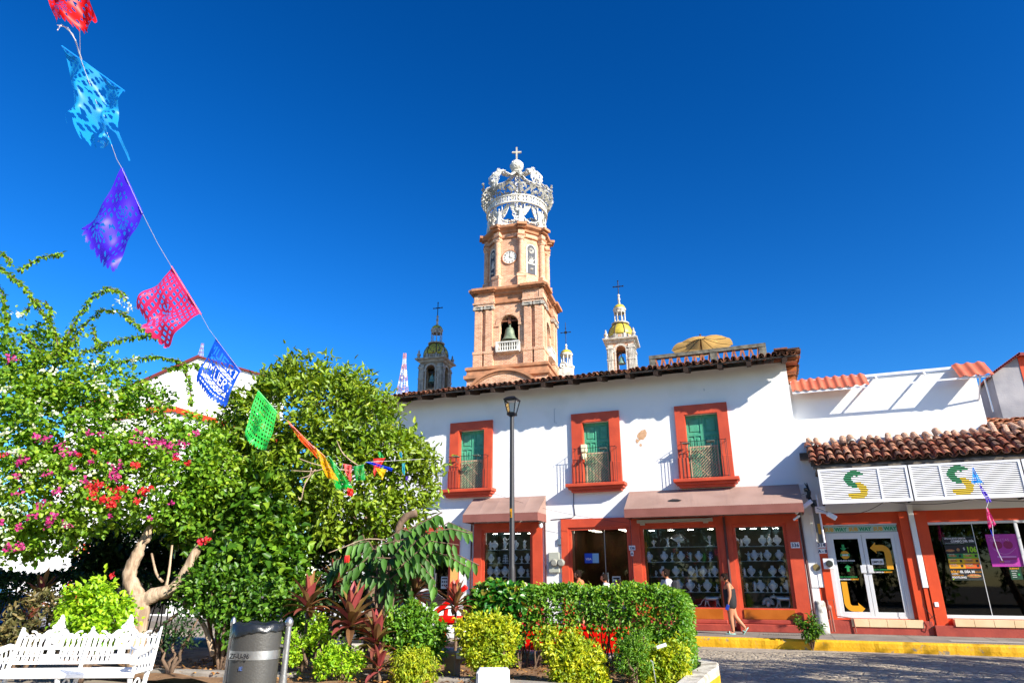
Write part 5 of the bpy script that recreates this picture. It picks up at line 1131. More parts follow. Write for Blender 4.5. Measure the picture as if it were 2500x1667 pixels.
# smaller corner turrets
def turret(loc, dz, label, wall_m, dome_m, trim, seed, bell_x=0, rz=RZ):
    t = thing('bell_turret', label, 'bell turret', (loc[0], loc[1], 0), local=True, rz=rz, group='domed bell turrets of the church'); w = 1.32
    b = MB()
    for M in RS: arch_wall(b, w, w, 12 + dz, 24.3 + dz, .52, 21.2 + dz, 23.35 + dz, M, .3, seg=10)
    b.box(-w * .96, w * .96, -w * .96, w * .96, 12 + dz, 21.1 + dz); b.box(-1.2, 1.2, -1.2, 1.2, 24.15 + dz, 24.3 + dz); obj('wall', b, wall_m, t)
    b = MB()
    for M in RS:
        for s in (-1, 1):
            xa, xb = sorted((s * .80, s * 1.42)); b.box(xa, xb, -1.42, -1.25, 18 + dz, 24.0 + dz, M=M); b.box(xa - .05, xb + .06, -1.5, -1.25, 23.55 + dz, 23.72 + dz, M=M); b.box(xa - .05, xb + .04, -1.48, -1.25, 22.3 + dz, 22.42 + dz, M=M)
            for q in range(3): b.box(s * 1.11 - .2 + q * .16, s * 1.11 - .12 + q * .16, -1.45, -1.4, 18 + dz, 23.5 + dz, M=M)
            xa, xb = sorted((s * .50, s * .8)); b.box(xa, xb, -1.39, -1.25, 23.2 + dz, 23.35 + dz, M=M)
            b.box(*sorted((s * .52, s * .66)), -1.36, -1.3, 18 + dz, 23.2 + dz, M=M)
        for k in range(12):
            a0, a1 = math.pi * k / 12, math.pi * (k + 1) / 12; vs = []
            for (rr, a) in ((.53, a0), (.53, a1), (.76, a1), (.76, a0)): vs.append(M @ Vector((rr * math.cos(a), -1.40, 23.35 + dz + rr * math.sin(a))))
            for (rr, a) in ((.76, a1), (.76, a0)): vs.append(M @ Vector((rr * math.cos(a), -1.3, 23.35 + dz + rr * math.sin(a))))
            b.add(vs, [(0, 1, 2, 3), (3, 2, 4, 5)])
    sq_ring(b, [(1.35, 24.2 + dz), (1.48, 24.28 + dz), (1.5, 24.4 + dz), (1.78, 24.52 + dz), (1.82, 24.66 + dz), (1.7, 24.7 + dz), (1.3, 24.78 + dz)])
    for k in range(8): a = R(22.5) + k * R(45); M = Matrix.Rotation(a, 4, 'Z'); b.box(-.14, .14, -1.44, -1.2, 24.75 + dz, 25.3 + dz, M=M)
    for k in range(8): M = Matrix.Rotation(k * R(45), 4, 'Z'); b.box(-.3, .3, -1.3, -1.2, 24.85 + dz, 25.22 + dz, M=M)
    for sx in (-1, 1):
        for sy in (-1, 1): b.lathe([(.26, 24.7), (.26, 24.8), (.1, 24.88), (.22, 25.05), (.22, 25.2), (.08, 25.4), (.12, 25.5), (.06, 25.62), (.02, 25.75)], (sx * 1.45, sy * 1.45, dz), 10)
    b.lathe([(.62, 26.7), (.95, 26.72), (.95, 26.84), (.75, 26.9)], (0, 0, dz), 16)
    obj('trim', b, trim, t)
    b = MB(); 
    for k in range(8): M = Matrix.Rotation(k * R(45), 4, 'Z'); b.box(-.17, .17, -1.33, -1.3, 24.92 + dz, 25.15 + dz, M=M)
    b.lathe([(1.22, 24.7), (1.22, 25.3)], (0, 0, dz), 16); obj('drum', b, wall_m, t)
    b = MB(); ds = [(1.38 * math.cos(a) ** .8 if a < 1.5 else .3, 25.27 + 1.5 * math.sin(a)) for a in [k * R(72) / 10 for k in range(11)]]
    b.lathe(ds, (0, 0, dz), 32); obj('dome', b, dome_m, t, True)
    b = MB()
    for k in range(8):
        a = R(22.5) + k * R(45); b.tube([(r * 1.01 * math.cos(a), r * 1.01 * math.sin(a), z + dz) for r, z in ds], .055, 6)
    obj('dome_rib', b, mat('dark_tile_rib', '#4A3C30', .8), t)
    b = MB()
    for k in range(8): a = R(22.5) + k * R(45); b.lathe([(.09, 26.9), (.055, 27.0), (.05, 28.2), (.08, 28.3)], (.58 * math.cos(a), .58 * math.sin(a), dz), 8)
    b.lathe([(.5, 28.25), (.68, 28.32), (.72, 28.5), (.66, 28.55)], (0, 0, dz), 16); b.lathe([(.12, 29.0), (.14, 29.3), (.09, 29.5), (.17, 29.7), (.08, 30.0), (.13, 30.1), (.14, 30.22), (.03, 30.35)], (0, 0, dz), 10)
    for k in range(8): a = k * R(45); b.box(-.16, .16, -.62, -.54, 28.05 + dz, 28.3 + dz, M=Matrix.Rotation(a, 4, 'Z'))
    obj('lantern', b, trim, t, 'auto')
    b = MB(); b.lathe([(.66 * math.cos(a), 28.5 + .6 * math.sin(a)) for a in [k * R(80) / 6 for k in range(7)]], (0, 0, dz), 16); obj('cupola', b, dome_m, t, True)
    b = MB(); b.tube([(0, 0, 30.2 + dz), (0, 0, 31.9 + dz)], .05, 6); b.tube([(-.52, 0, 31.25 + dz), (.52, 0, 31.25 + dz)], .05, 6)
    for p in ((-.52, 31.25), (.52, 31.25), (0, 31.92), (-.15, 31.25), (.15, 31.25)): b.ball((p[0], 0, p[1] + dz), .09, 6, 4)
    obj('cross', b, M_['iron'], t)
    b = MB(); bell(b, (bell_x, -.85, 22.0 + dz), .85, .42); obj('bell', b, mat('green_bell', '#6E9488', .6, .2), t, 'auto')
    b = MB(); b.box(-.5, .5, -.9, -.8, 23.15 + dz, 23.25 + dz); b.tube([(bell_x, -.85, 22.9 + dz), (bell_x, -.85, 23.2 + dz)], .04, 5); obj('bell_beam', b, M_['iron'], t)
    return t
domeyel = mat('yellow_dome_tiles', '#C8B43C', .45, col2='#A89A3C', scale=3); domeold = mat('worn_yellow_dome', '#B8A632', .5, col2='#4C4630', scale=3.2, contrast=(.52, .6))
pA = A(1065, 850, 70.5); pB = A(1518, 850, 66)
turret((pA.x, pA.y), .25, 'grey weathered bell turret with worn yellow dome left of the brick tower', mat('old_tan_stone', '#9A8468', .9, col2='#7A6A58', scale=2, bump=.3), domeold, M_['stone'], 1)
turret((pB.x, pB.y), .92, 'white and brick bell turret with bright yellow dome right of the brick tower', M_['brick'], domeyel, mat('white_trim', '#C9C5BA', .8, col2='#A19C90', scale=3, bump=.2), 2)
pC = A(1383, 880, 66); t = thing('lantern_turret', 'small white columned lantern with dark cross and scroll beside the brick tower', 'lantern', (pC.x, pC.y, 0), local=True, rz=RZ)
b = MB(); b.lathe([(.75, 18), (.75, 22.6), (.85, 22.7), (.85, 22.85), (.7, 22.9)], n=16)
for k in range(8): a = R(22.5) + k * R(45); b.lathe([(.1, 22.9), (.07, 23.0), (.06, 24.0), (.09, 24.1)], (.56 * math.cos(a), .56 * math.sin(a), 0), 8)
b.lathe([(.5, 24.05), (.68, 24.1), (.7, 24.25), (.64, 24.3)], n=16); b.lathe([(.1, 24.75), (.13, 24.95), (.06, 25.05), (.13, 25.2), (.1, 25.35), (.02, 25.45)], n=10)
b.tube([(-.25 + .42 * math.cos(a) * (1 - a / 9), -.85, 22.75 + .42 * math.sin(a) * (1 - a / 9)) for a in [k * .45 for k in range(20)]], .09, 8); b.box(-.75, .6, -1.0, -.7, 18, 22.4)
obj('lantern', b, M_['crown'], t, 'auto')
b = MB(); b.lathe([(.64 * math.cos(a), 24.25 + .55 * math.sin(a)) for a in [k * R(80) / 6 for k in range(7)]], n=16); obj('cupola', b, domeyel, t, True)
b = MB(); b.tube([(0, 0, 25.3), (0, 0, 27.9)], .035, 6); b.tube([(-.5, 0, 26.75), (.5, 0, 26.75)], .035, 6); b.lathe([(.12, -.02), (.17, -.02), (.17, .02), (.12, .02), (.12, -.02)], n=12, M=Matrix.Translation((0, 0, 26.75)) @ Matrix.Rotation(R(90), 4, 'X'))
for p in ((-.5, 26.75), (.5, 26.75), (0, 27.2)): b.ball((p[0], 0, p[1]), .08, 6, 4)
obj('cross', b, M_['iron'], t)
# nave hidden behind the roofs
nv = thing('church_nave', 'plain church nave body behind the tiled roof under the towers', 'church', (-22, 66, 0)); b = MB(); b.box(-33, -12, 62.5, 90, 0, 17); obj('wall', b, M_['brick'], nv)
# radio masts
def mast(px, y0, y1, D, label, w0, seed, dishes=True):
    p = A(px, y1, D); q = A(px, y0, D); b = MB(); rr = random.Random(seed); h = q.z - p.z; zb = p.z - h * .15
    f = lambda z: w0 * (1 - .8 * min(1, max(0, (z - zb) / (q.z - zb)) * 1.25 if (z - zb) / (q.z - zb) < .8 else 1))
    n = 16
    for k in range(n):
        z0 = zb + (q.z - zb) * k / n; z1 = zb + (q.z - zb) * (k + 1) / n; a, c = f(z0) / 2 + .05, f(z1) / 2 + .05; mi = (k // 2) % 2
        cs = [(-1, -1), (1, -1), (1, 1), (-1, 1)]
        for i in range(4):
            u, v = cs[i], cs[(i + 1) % 4]; b.tube([(p.x + u[0] * a, p.y + u[1] * a, z0), (p.x + u[0] * c, p.y + u[1] * c, z1)], w0 * .028, 4, mi); b.tube([(p.x + u[0] * a, p.y + u[1] * a, z0), (p.x + v[0] * c, p.y + v[1] * c, z1)], w0 * .018, 4, mi); b.tube([(p.x + u[0] * a, p.y + u[1] * a, z0), (p.x + v[0] * a, p.y + v[1] * a, z0)], w0 * .018, 4, mi)
    t = thing('radio_mast', label, 'radio mast', (p.x, p.y, 0)); obj('lattice', b, [mat('mast_white', '#D8D8D8', .5), mat('mast_red', '#C88A80', .5)], t)
    b = MB(); b.tube([(p.x, p.y, 0), (p.x, p.y, zb)], w0 * .5, 8); obj('mast_base', b, M_['stone'], t)
    if dishes:
        for k in range(16):
            z = zb + (q.z - zb) * rr.uniform(.08, .72); a = rr.uniform(0, 6.28); c = Vector((p.x + math.cos(a) * f(z) * .75, p.y - abs(math.sin(a)) * f(z) * .6, z)); b = MB()
            if k % 2: b.ball(c, (w0 * .13, w0 * .1, w0 * .13), 10, 6)
            else: b.bbox(c.x - w0 * .05, c.x + w0 * .05, c.y - w0 * .05, c.y + w0 * .05, z - w0 * .3, z + w0 * .3, .05)
            obj('antenna_panel', b, M_['whitepaint'], t)
mast(983, 862, 955, 150, 'distant red and white lattice mast crowded with dishes left of the grey turret', 2.1, 3)
mast(489, 838, 872, 60, 'small red and white mast on the ridge of the white gabled house', .32, 4, False)
# ================================================================== background left
gh = thing('white_gabled_house', 'big white gabled house with dark red coping behind the bougainvillea', 'building', (-28, 27, 0), rz=0)
D = 34
def gp(x, y, d=D): return A(x, y, d)
b = MB(); n_back = (A(480, 900, 44) - A(480, 900, 34)); n_back.z = 0
pts = [gp(170, 1600), gp(170, 1010), gp(345, 935), gp(484, 874), gp(632, 916), gp(700, 934), gp(700, 1600)]
for p in pts: p.z = max(p.z, 0) if p.y < 0 else p.z
pts[0].z = 0; pts[-1].z = 0; pts[0].x, pts[0].y = pts[1].x, pts[1].y; pts[-1].x, pts[-1].y = pts[-2].x, pts[-2].y
k = len(pts); b.add(pts + [p + n_back for p in pts], [tuple(range(k)), tuple(range(2 * k - 1, k - 1, -1))] + [(i, i + k, (i + 1) % k + k, (i + 1) % k) for i in range(k)])
obj('wall', b, M_['white2'], gh)
b = MB()
nrm = -n_back.normalized()
def strip(b, P, hgt, out, mi=0):
    for i in range(len(P) - 1):
        a, c = P[i], P[i + 1]; up = Vector((0, 0, hgt)); o = nrm * out
        vs = [a + o, c + o, c + o + up, a + o + up, a - o * .5, c - o * .5, c - o * .5 + up, a - o * .5 + up]; b.add(vs, [(0, 1, 2, 3), (4, 7, 6, 5), (0, 4, 5, 1), (3, 2, 6, 7), (0, 3, 7, 4), (1, 5, 6, 2)], mi)
strip(b, [gp(165, 1012), gp(345, 935), gp(484, 874)], .16, .18); strip(b, [gp(484, 874), gp(632, 916), gp(702, 934)], .1, .15)
obj('coping', b, mat('dark_red_coping', '#6E2A22', .7), gh)
b = MB(); strip(b, [gp(250, 1035), gp(360, 1008), gp(430, 1005)], .28, .15); strip(b, [gp(430, 1008), gp(520, 1035), gp(640, 1072), gp(700, 1092)], .3, .15)
obj('lower_coping', b, M_['redshop'], gh)
b = MB()
for (x0, x1) in ((172, 178), (188, 206), (232, 246)):
    a, c = gp(x0, 1400), gp(x1, 1400); a.z = c.z = .2; strip(b, [a, c], 3.2, .08)
obj('red_pillar', b, M_['redshop'], gh)
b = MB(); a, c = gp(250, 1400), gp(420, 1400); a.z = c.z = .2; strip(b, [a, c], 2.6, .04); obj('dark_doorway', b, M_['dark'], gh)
# delivery van and cars
def wheel(b, c, r, w, M):
    b.lathe([(r * .55, -w / 2), (r * .95, -w / 2), (r, -w * .3), (r, w * .3), (r * .95, w / 2), (r * .55, w / 2), (r * .5, w * .3), (r * .1, w * .35)], n=20, M=M @ Matrix.Translation(c) @ Matrix.Rotation(R(90), 4, 'X'))
def car(name, label, loc, rz, prof, glassp, Wd, paint, wheels, cat='car', rake=.14, lamps=True):
    t = thing(name, label, cat, loc, rz=rz, local=True); n = len(prof); b = MB()
    zmax = max(z for x, z in prof); zb = .95
    def half(z): return Wd / 2 * (1 - (rake * max(0, z - zb) / (zmax - zb + 1e-6)) - .06 * max(0, (.5 - z)))
    L = [Vector((x, -half(z), z)) for x, z in prof]; Rr = [Vector((x, half(z), z)) for x, z in prof]
    ins = [Vector((x * .985, -half(z) * .9, z + (-.03 if z > .6 else .02))) for x, z in prof]
    vs = L + Rr; f = [(i, (i + 1) % n, (i + 1) % n + n, i + n) for i in range(n)] + [tuple(range(n - 1, -1, -1)), tuple(range(n, 2 * n))]
    b.add(vs, f); o = obj('body', b, paint, t); 
    bm = o.modifiers.new('b', 'BEVEL'); bm.width = .05; bm.segments = 3; bm.limit_method = 'ANGLE'; bm.angle_limit = R(20)
    dg = bpy.context.evaluated_depsgraph_get(); me = bpy.data.meshes.new_from_object(o.evaluated_get(dg)); o.modifiers.clear(); o.data = me
    me.polygons.foreach_set('use_smooth', [True] * len(me.polygons)); me.set_sharp_from_angle(angle=R(35))
    for poly in glassp:
        g = MB(); q = []
        if poly[0] == 'side':
            for s in (-1, 1): g.add([(x, s * (half(z) + .006), z) for x, z in poly[1]], [tuple(range(len(poly[1])))] )
        else:
            (x0, z0), (x1, z1) = poly[1]; dx, dz = z1 - z0, -(x1 - x0); l = math.hypot(dx, dz); dx, dz = dx / l * .008, dz / l * .008
            if dz < 0: dx, dz = -dx, -dz
            g.add([(x0 + dx, -half(z0) * .88, z0 + dz), (x0 + dx, half(z0) * .88, z0 + dz), (x1 + dx, half(z1) * .88, z1 + dz), (x1 + dx, -half(z1) * .88, z1 + dz)], [(0, 1, 2, 3)])
        obj('car_window', g, mat('car_glass', '#1B2224', .08), t)
    for (x, r) in wheels:
        for s in (-1, 1): w = MB(); wheel(w, (x, s * (Wd / 2 - .08), r), r, .2, Matrix()); 
        for s in (-1, 1):
            w = MB(); wheel(w, (x, s * (Wd / 2 - .07), r), r, .2, Matrix()); wo = obj('wheel', w, mat('tyre', (.02, .02, .02), .8), t, 'auto'); h = MB(); h.lathe([(r * .55, 0), (r * .5, .03), (r * .1, .05)], n=14, M=Matrix.Translation((x, s * (Wd / 2 + .035), r)) @ Matrix.Rotation(R(90 * s), 4, 'X')); obj('rim', h, M_['steel'], wo)
    xs = [x for x, z in prof]
    if lamps:
        for (x, m_, nm) in ((min(xs), mat('headlamp', '#C8CCD0', .1), 'headlight'), (max(xs), mat('tail_lamp', '#7A1010', .2), 'tail_light')):
            for s in (-1, 1): h = MB(); h.bbox(x - .03, x + .03, s * Wd * .36 - .14, s * Wd * .36 + .14, .68, .82, .02); obj(nm, h, m_, t)
    return t
hp = [(-2.0, .35), (-2.02, .62), (-1.85, .82), (-1.05, .98), (-.35, 1.42), (.2, 1.52), (1.1, 1.50), (1.7, 1.32), (1.95, .95), (2.0, .5), (1.95, .30), (-1.9, .25)]
side = [('side', [(-.88, 1.0), (-.32, 1.36), (.15, 1.44), (.15, 1.0)]), ('side', [(.22, 1.0), (.22, 1.44), (1.0, 1.43), (1.55, 1.28), (1.6, 1.0)]), ('x', [(-1.0, 1.02), (-.38, 1.40)]), ('x', [(1.72, 1.28), (1.93, .98)])]
mw = mat('white_car_paint', (.8, .8, .8), .2)
hb = [(-x, z) for x, z in hp][::-1]
sideb = [(k, [(-x, z) for x, z in p]) for k, p in side]
car('parked_car', 'white hatchback parked across the street behind the red-leaved plants', (-9.9, 17.8, 0), 0, hb, sideb, 1.72, mw, [(-1.3, .3), (1.3, .3)])
vp = [(-2.6, .45), (-2.62, 1.0), (-2.35, 1.3), (-1.9, 2.2), (-1.5, 2.45), (2.6, 2.45), (2.65, .45)]
c0 = A(-60, 1480, 23.5); 
vt = car('delivery_van', 'white delivery van with faded pink and yellow stripe behind the dark hedge', (c0.x - 1.0, c0.y, 0), R(22), [(-x, z) for x, z in vp][::-1], [('side', [(2.3, 1.35), (1.9, 2.1), (1.2, 2.1), (1.2, 1.35)])], 1.95, mw, [(-1.8, .34), (1.7, .34)], 'van', rake=.05)
b = MB(); b.box(-2.5, 1.0, -.985, -.978, 1.78, 1.86, 0)
for k in range(14): b.add([(-.6 + k * .09 - .03, -.986, 1.9), (-.6 + k * .09, -.986, 1.9), (-.6 + k * .09 + .02, -.986, 2.05), (-.6 + k * .09 - .02, -.986, 2.05)], [(0, 1, 2, 3)], 1)
b.add([(-1.2 + .14 * math.cos(a), -.987, 1.9 + .2 * math.sin(a)) for a in [k * R(30) for k in range(12)]], [tuple(range(12))], 1)
b.box(-2.6, 2.4, -.985, -.98, 1.36, 1.39, 2)
obj('van_stripe', b, [mat('faded_yellow', '#D8B860', .5), mat('faded_pink', '#C9908A', .5), M_['black']], vt)
c0 = A(25, 1540, 13.5)
car('blue_car', 'blue-grey parked car half hidden behind the dark hedge at the far left', (c0.x - 1.6, c0.y + .4, 0), R(15), hb, sideb, 1.7, mat('blue_car_paint', '#2E4E7E', .15, .4), [(-1.3, .3), (1.3, .3)])
# red hand cart behind the hedge
ct = thing('red_cart', 'bright red hand cart with long slanting handle behind the hedge', 'cart', (-5, 12.98, 0)); b = MB()
x0, x1 = AY(1078, 1500, 13).x, AY(1520, 1500, 13).x
RM = mat('bright_red_paint', '#E01408', .35)
b.bbox(x0 + .9, x1, 12.86, 13.7, .42, .84, .03); b.bbox(x0 + .85, x1 + .03, 12.83, 13.73, .84, .89, .01); obj('tray', b, RM, ct)
b = MB(); p = AY(1062, 1496, 13); q = AY(1128, 1440, 13); d = (q - p); b.tube([p - d * .2, q + d * .15], .055, 8); b.tube([(x0 + .1, 13.0, 1.16), (x0 + .05, 13.0, .45)], .05, 8); b.bbox(x0 - .15, x0 + .45, 12.9, 13.3, .86, 1.02, .04); obj('handle', b, RM, ct, 'auto')
for X in (x0 + .9, x1 - .6): w = MB(); wheel(w, (X, 12.9, .28), .28, .12, Matrix()); obj('wheel', w, mat('cart_tyre', (.02, .02, .02), .8), ct, 'auto')
# ================================================================== street lamp
lp = AY(1250, 1400, 13.3); LX = lp.x
t = thing('street_lamp', 'slim black street lamp with tapered lantern standing behind the hedge', 'street lamp', (LX, 13.3, .3)); b = MB()
top = A(1246, 985, 0); ztop = AY(1246, 1010, 13.3).z; zl0 = AY(1246, 1012, 13.3).z; zl1 = AY(1246, 972, 13.3).z
b.lathe([(.13, .3), (.13, .34), (.075, .4), (.07, 1.9), (.065, 1.95), (.055, 2.0), (.047, zl0 - .06), (.06, zl0 - .05), (.06, zl0)], (LX, 13.3, 0), 16)
pole = obj('pole', b, mat('black_pole_paint', (.028, .028, .03), .5, bump=.1), t, 'auto')
b = MB(); s0, s1 = .07, .135; h = zl1 - zl0
for (sx, sy) in ((-1, -1), (1, -1), (1, 1), (-1, 1)): b.tube([(LX + sx * s0, 13.3 + sy * s0, zl0), (LX + sx * s1, 13.3 + sy * s1, zl0 + h * .85)], .012, 4)
b.box(LX - s0 - .02, LX + s0 + .02, 13.3 - s0 - .02, 13.3 + s0 + .02, zl0 - .02, zl0 + .02); b.lathe([(.205, zl0 + h * .84), (.215, zl0 + h * .9), (.13, zl0 + h * 1.04), (.06, zl0 + h * 1.1)], (LX, 13.3, 0), 4, a0=R(45)); b.lathe([(.02, zl0 + .04), (.09, zl0 + h * .1)], (LX, 13.3, 0), 12)
lant = obj('lantern', b, M_['iron'], t)
b = MB(); b.add([(LX + sx * (s0 if k == 0 else s1) * .97, 13.3 + sy * (s0 if k == 0 else s1) * .97, zl0 + (0.02 if k == 0 else h * .84)) for k in (0, 1) for (sx, sy) in ((-1, -1), (1, -1), (1, 1), (-1, 1))], [(0, 1, 5, 4), (1, 2, 6, 5), (2, 3, 7, 6), (3, 0, 4, 7)]); obj('lantern_glass', b, glass_mat('lantern_glass', (.85, .88, .9), .9, 1.3), lant)
b = MB(); b.box(LX - .1, LX + .1, 13.22, 13.38, zl0 + h * .78, zl0 + h * .82); obj('lamp_module', b, M_['whitepaint'], lant)
b = MB(); z = AY(1250, 1250, 13.2).z; b.box(LX - .022, LX + .022, 13.235, 13.245, z - .10, z + .08); b.text('26U5', 0, 0, .05, 0, 1, M=Matrix.Translation((LX + .012, 13.232, z - .09)) @ Matrix.Rotation(R(-90), 4, 'Y')); obj('pole_sticker', b, [M_['gold'], M_['black']], pole)
# gas riser post, service pole & cables at the shop corner
pz = thing('concrete_post', 'stubby whitewashed concrete post on the pavement between the two shops', 'post', (1.05, 22.6, .25)); b = MB(); b.lathe([(.17, .24), (.165, .5), (.15, 1.08), (.12, 1.14), (.1, 1.13)], (1.05, 22.55, 0), 14, sy=.8); obj('post_body', b, mat('chipped_whitewash', '#CFCDC4', .85, col2='#8C8A80', scale=5, contrast=(.5, .62), bump=.3), pz, True)
sp_ = thing('service_mast', 'thin white service mast with cables and lamp arm at the shop corner', 'service mast', (1.3, 22.4, .25)); b = MB()
a, c = AY(1986, 1230, 22.3), AY(2013, 1322, 22.3); b.tube([(1.42, 22.3, 2.75), (1.40, 22.3, 4.15)], .028, 6); b.tube([(1.22, 22.5, 2.8), (1.22, 22.5, 4.3)], .02, 6); obj('mast_tube', b, M_['whitepaint'], sp_)
b = MB(); b.box(1.23, 1.40, 22.34, 22.36, 2.75, 4.0); b.box(1.30, 1.38, 22.33, 22.338, 3.0, 3.3, 1); obj('mast_board', b, [mat('grey_board', '#6E6A60', .7), M_['gold']], sp_)
b = MB(); b.bbox(0, .62, -.05, .05, -.06, .06, .01, M=Matrix.Translation((.72, 22.2, 3.62)) @ Matrix.Rotation(R(-33), 4, 'Y')); b.bbox(-.12, .12, -.05, .05, -.03, .03, .01, M=Matrix.Translation((.75, 22.2, 3.48)) @ Matrix.Rotation(R(-33), 4, 'Y')); b.bbox(-.14, .14, -.07, .07, -.07, .07, .02, M=Matrix.Translation((1.72, 22.2, 3.50)) @ Matrix.Rotation(R(35), 4, 'Y')); b.tube([(1.3, 22.3, 3.7), (1.6, 22.2, 3.56)], .02, 6); b.bbox(1.3, 1.6, 22.25, 22.5, 3.6, 3.8, .02); obj('lamp_arm', b, M_['whitepaint'], sp_)
b = MB(); rnd = random.Random(6)
for k in range(7): b.tube([(1.15 + rnd.uniform(-.06, .06), 22.35, 4.45 + rnd.uniform(-.1, .1)), (1.16 + rnd.uniform(-.1, .1), 22.3, 4.25), (1.2 + rnd.uniform(-.06, .06), 22.32, 4.05), (1.3 + rnd.uniform(-.08, .08), 22.3, 3.8)], .014, 5)
for (x, z) in ((1.12, 4.3), (1.2, 4.2), (1.15, 4.1)): b.bbox(x - .05, x + .05, 22.25, 22.35, z - .06, z + .06, .02)
obj('cable_bundle', b, M_['cable'], sp_)
def catenary(p, q, sag, r, name, label, m=None, n=24):
    p, q = Vector(p), Vector(q); b = MB(); b.tube([p.lerp(q, k / n) - Vector((0, 0, sag * 4 * (k / n) * (1 - k / n))) for k in range(n + 1)], r, 5); return tag(obj(name, b, m or M_['cable']), label, 'cable', 'black cables strung along the shop fronts')
catenary((1.35, 22.25, 3.75), (3.2, 22.3, 3.88), .28, .008, 'cable', 'black cable drooping over the glass shop door')
catenary((3.2, 22.28, 3.88), (5.4, 22.28, 3.86), .12, .008, 'cable', 'black cable sagging below the middle of the louvred signs'); catenary((5.4, 22.28, 3.86), (9, 22.28, 3.9), .15, .008, 'cable', 'black cable sagging below the right louvred sign')
catenary((1.12, 22.3, 4.2), (-2.9, 21.82, 3.42), .12, .006, 'cable', 'thin cable crossing in front of the wide brown awning'); catenary((4.6, 22.26, 5.0), (8.5, 22.2, 4.2), -.15, .009, 'cable', 'dark red cable arching over the right louvred sign')
catenary((-9.4, 22.6, 4.7), (-4.4, 22.6, 3.5), .15, .005, 'cable', 'thin cable slanting across the small brown awning')
b = MB(); b.tube([(1.28, 22.78, .3), (1.28, 22.78, 1.15), (1.45, 22.80, 1.16), (1.47, 22.80, .72), (1.9, 22.80, .66), (1.92, 22.8, .28)], .018, 6); b.ball((1.3, 22.72, .95), (.07, .05, .08)); b.tube([(1.35, 22.7, .3), (1.33, 22.7, .9)], .025, 6)
obj('gas_pipe', b, mat('painted_pipe', '#8A5548', .6), shop, 'auto')
b = MB(); b.bbox(4.03, 4.13, FY - .18, FY - .155, 1.0, 1.12, .005); obj('wall_outlet', b, M_['whitepaint'], shop)
b = MB(); pts = [(3.75, 1.22), (3.72, 1.0), (3.85, .82), (3.95, .62), (3.88, .46), (3.8, .5), (3.82, .68), (3.98, .8)]; b.tube([(x, FY - .26, z) for x, z in pts], .008, 5); obj('loose_wire', b, M_['cable'], shop)
b = MB(); b.add([(3.9, 20.9, .252), (5.5, 20.9, .252), (5.5, 21.35, .252), (3.9, 21.35, .252)], [(0, 1, 2, 3)]); tag(obj('pavement_cover', b, mat('pale_concrete', '#A39C90', .9, bump=.3)), kind='structure')
b = MB(); b.add([(-.6, 21.6, .251), (.9, 21.6, .251), (.9, 21.95, .251), (-.6, 21.95, .251)], [(0, 1, 2, 3)])
for k in range(22): b.box(-.58 + k * .067, -.55 + k * .067, 21.62, 21.93, .251, .262)
tag(obj('pavement_grating', b, mat('worn_grating', '#7B756B', .8)), kind='structure')
# ================================================================== people
def skin_mesh(verts, edges, radii, sub=2):
    me = bpy.data.meshes.new('sk'); me.from_pydata([tuple(v) for v in verts], edges, []); o = bpy.data.objects.new('sk', me); C.objects.link(o)
    m = o.modifiers.new('s', 'SKIN'); m.use_smooth_shade = True
    for i, r in enumerate(radii):
        sv = me.skin_vertices[0].data[i]; sv.radius = r if isinstance(r, (tuple, list)) else (r, r); sv.use_root = (i == 0)
    o.modifiers.new('u', 'SUBSURF').levels = sub; dg = bpy.context.evaluated_depsgraph_get(); dg.update(); r = bpy.data.meshes.new_from_object(o.evaluated_get(dg)); bpy.data.objects.remove(o); bpy.data.meshes.remove(me); return r
def to_obj(name, me, m, parent, smooth=True):
    me.materials.clear(); return finish(name, me, m, parent, smooth)
def headmesh(b, c, h, face, tilt=0):      # face: direction the head looks
    f = Vector((face[0], face[1], 0)).normalized(); Mx = Matrix.Translation(c) @ f.to_track_quat('Y', 'Z').to_matrix().to_4x4() @ Matrix.Rotation(-tilt, 4, 'X')
    n, m = 20, 16; vs = []
    for i in range(m + 1):
        ph = math.pi * i / m
        for j in range(n):
            a = 2 * math.pi * j / n; x, y, z = math.sin(ph) * math.sin(a), math.sin(ph) * math.cos(a), math.cos(ph)
            rx, ry, rz = .36 * h, .43 * h, .5 * h
            if z < 0: rx *= 1 + .22 * z; ry *= (1 + .10 * z)
            X, Yv, Z = x * rx, y * ry, z * rz
            if y > .6 and abs(x) < .18 and -.25 < z < .1: Yv += .07 * h * (1 - abs(z + .15) / .3) * (1 - abs(x) / .2)
            if y > .5 and .0 < z < .22 and .15 < abs(x) < .55: Yv -= .02 * h
            if y > .6 and z < -.6: Yv += .03 * h
            vs.append(Mx @ Vector((X, Yv, Z)))
    b.add(vs, [(i * n + j, i * n + (j + 1) % n, (i + 1) * n + (j + 1) % n, (i + 1) * n + j) for i in range(m) for j in range(n)])
    for s in (-1, 1): b.ball(Mx @ Vector((s * .355 * h, 0, -.02 * h)), (.03 * h, .06 * h, .09 * h), 8, 6)
    return Mx
def hairmesh(b, Mx, h, bun=True, long=False):
    n, m = 20, 12; vs = []
    for i in range(m + 1):
        ph = math.pi * i / m * .72
        for j in range(n):
            a = 2 * math.pi * j / n; x, y, z = math.sin(ph) * math.sin(a), math.sin(ph) * math.cos(a), math.cos(ph)
            k = 1.0 if not (y > .35 and z < .45) else .82
            vs.append(Mx @ Vector((x * .40 * h * k, (y * .46 - .03) * h * k, (z * .54 + .01) * h)))
    b.add(vs, [(i * n + j, i * n + (j + 1) % n, (i + 1) * n + (j + 1) % n, (i + 1) * n + j) for i in range(m) for j in range(n)])
    if bun: b.ball(Mx @ Vector((0, -.45 * h, .22 * h)), .17 * h, 10, 8)
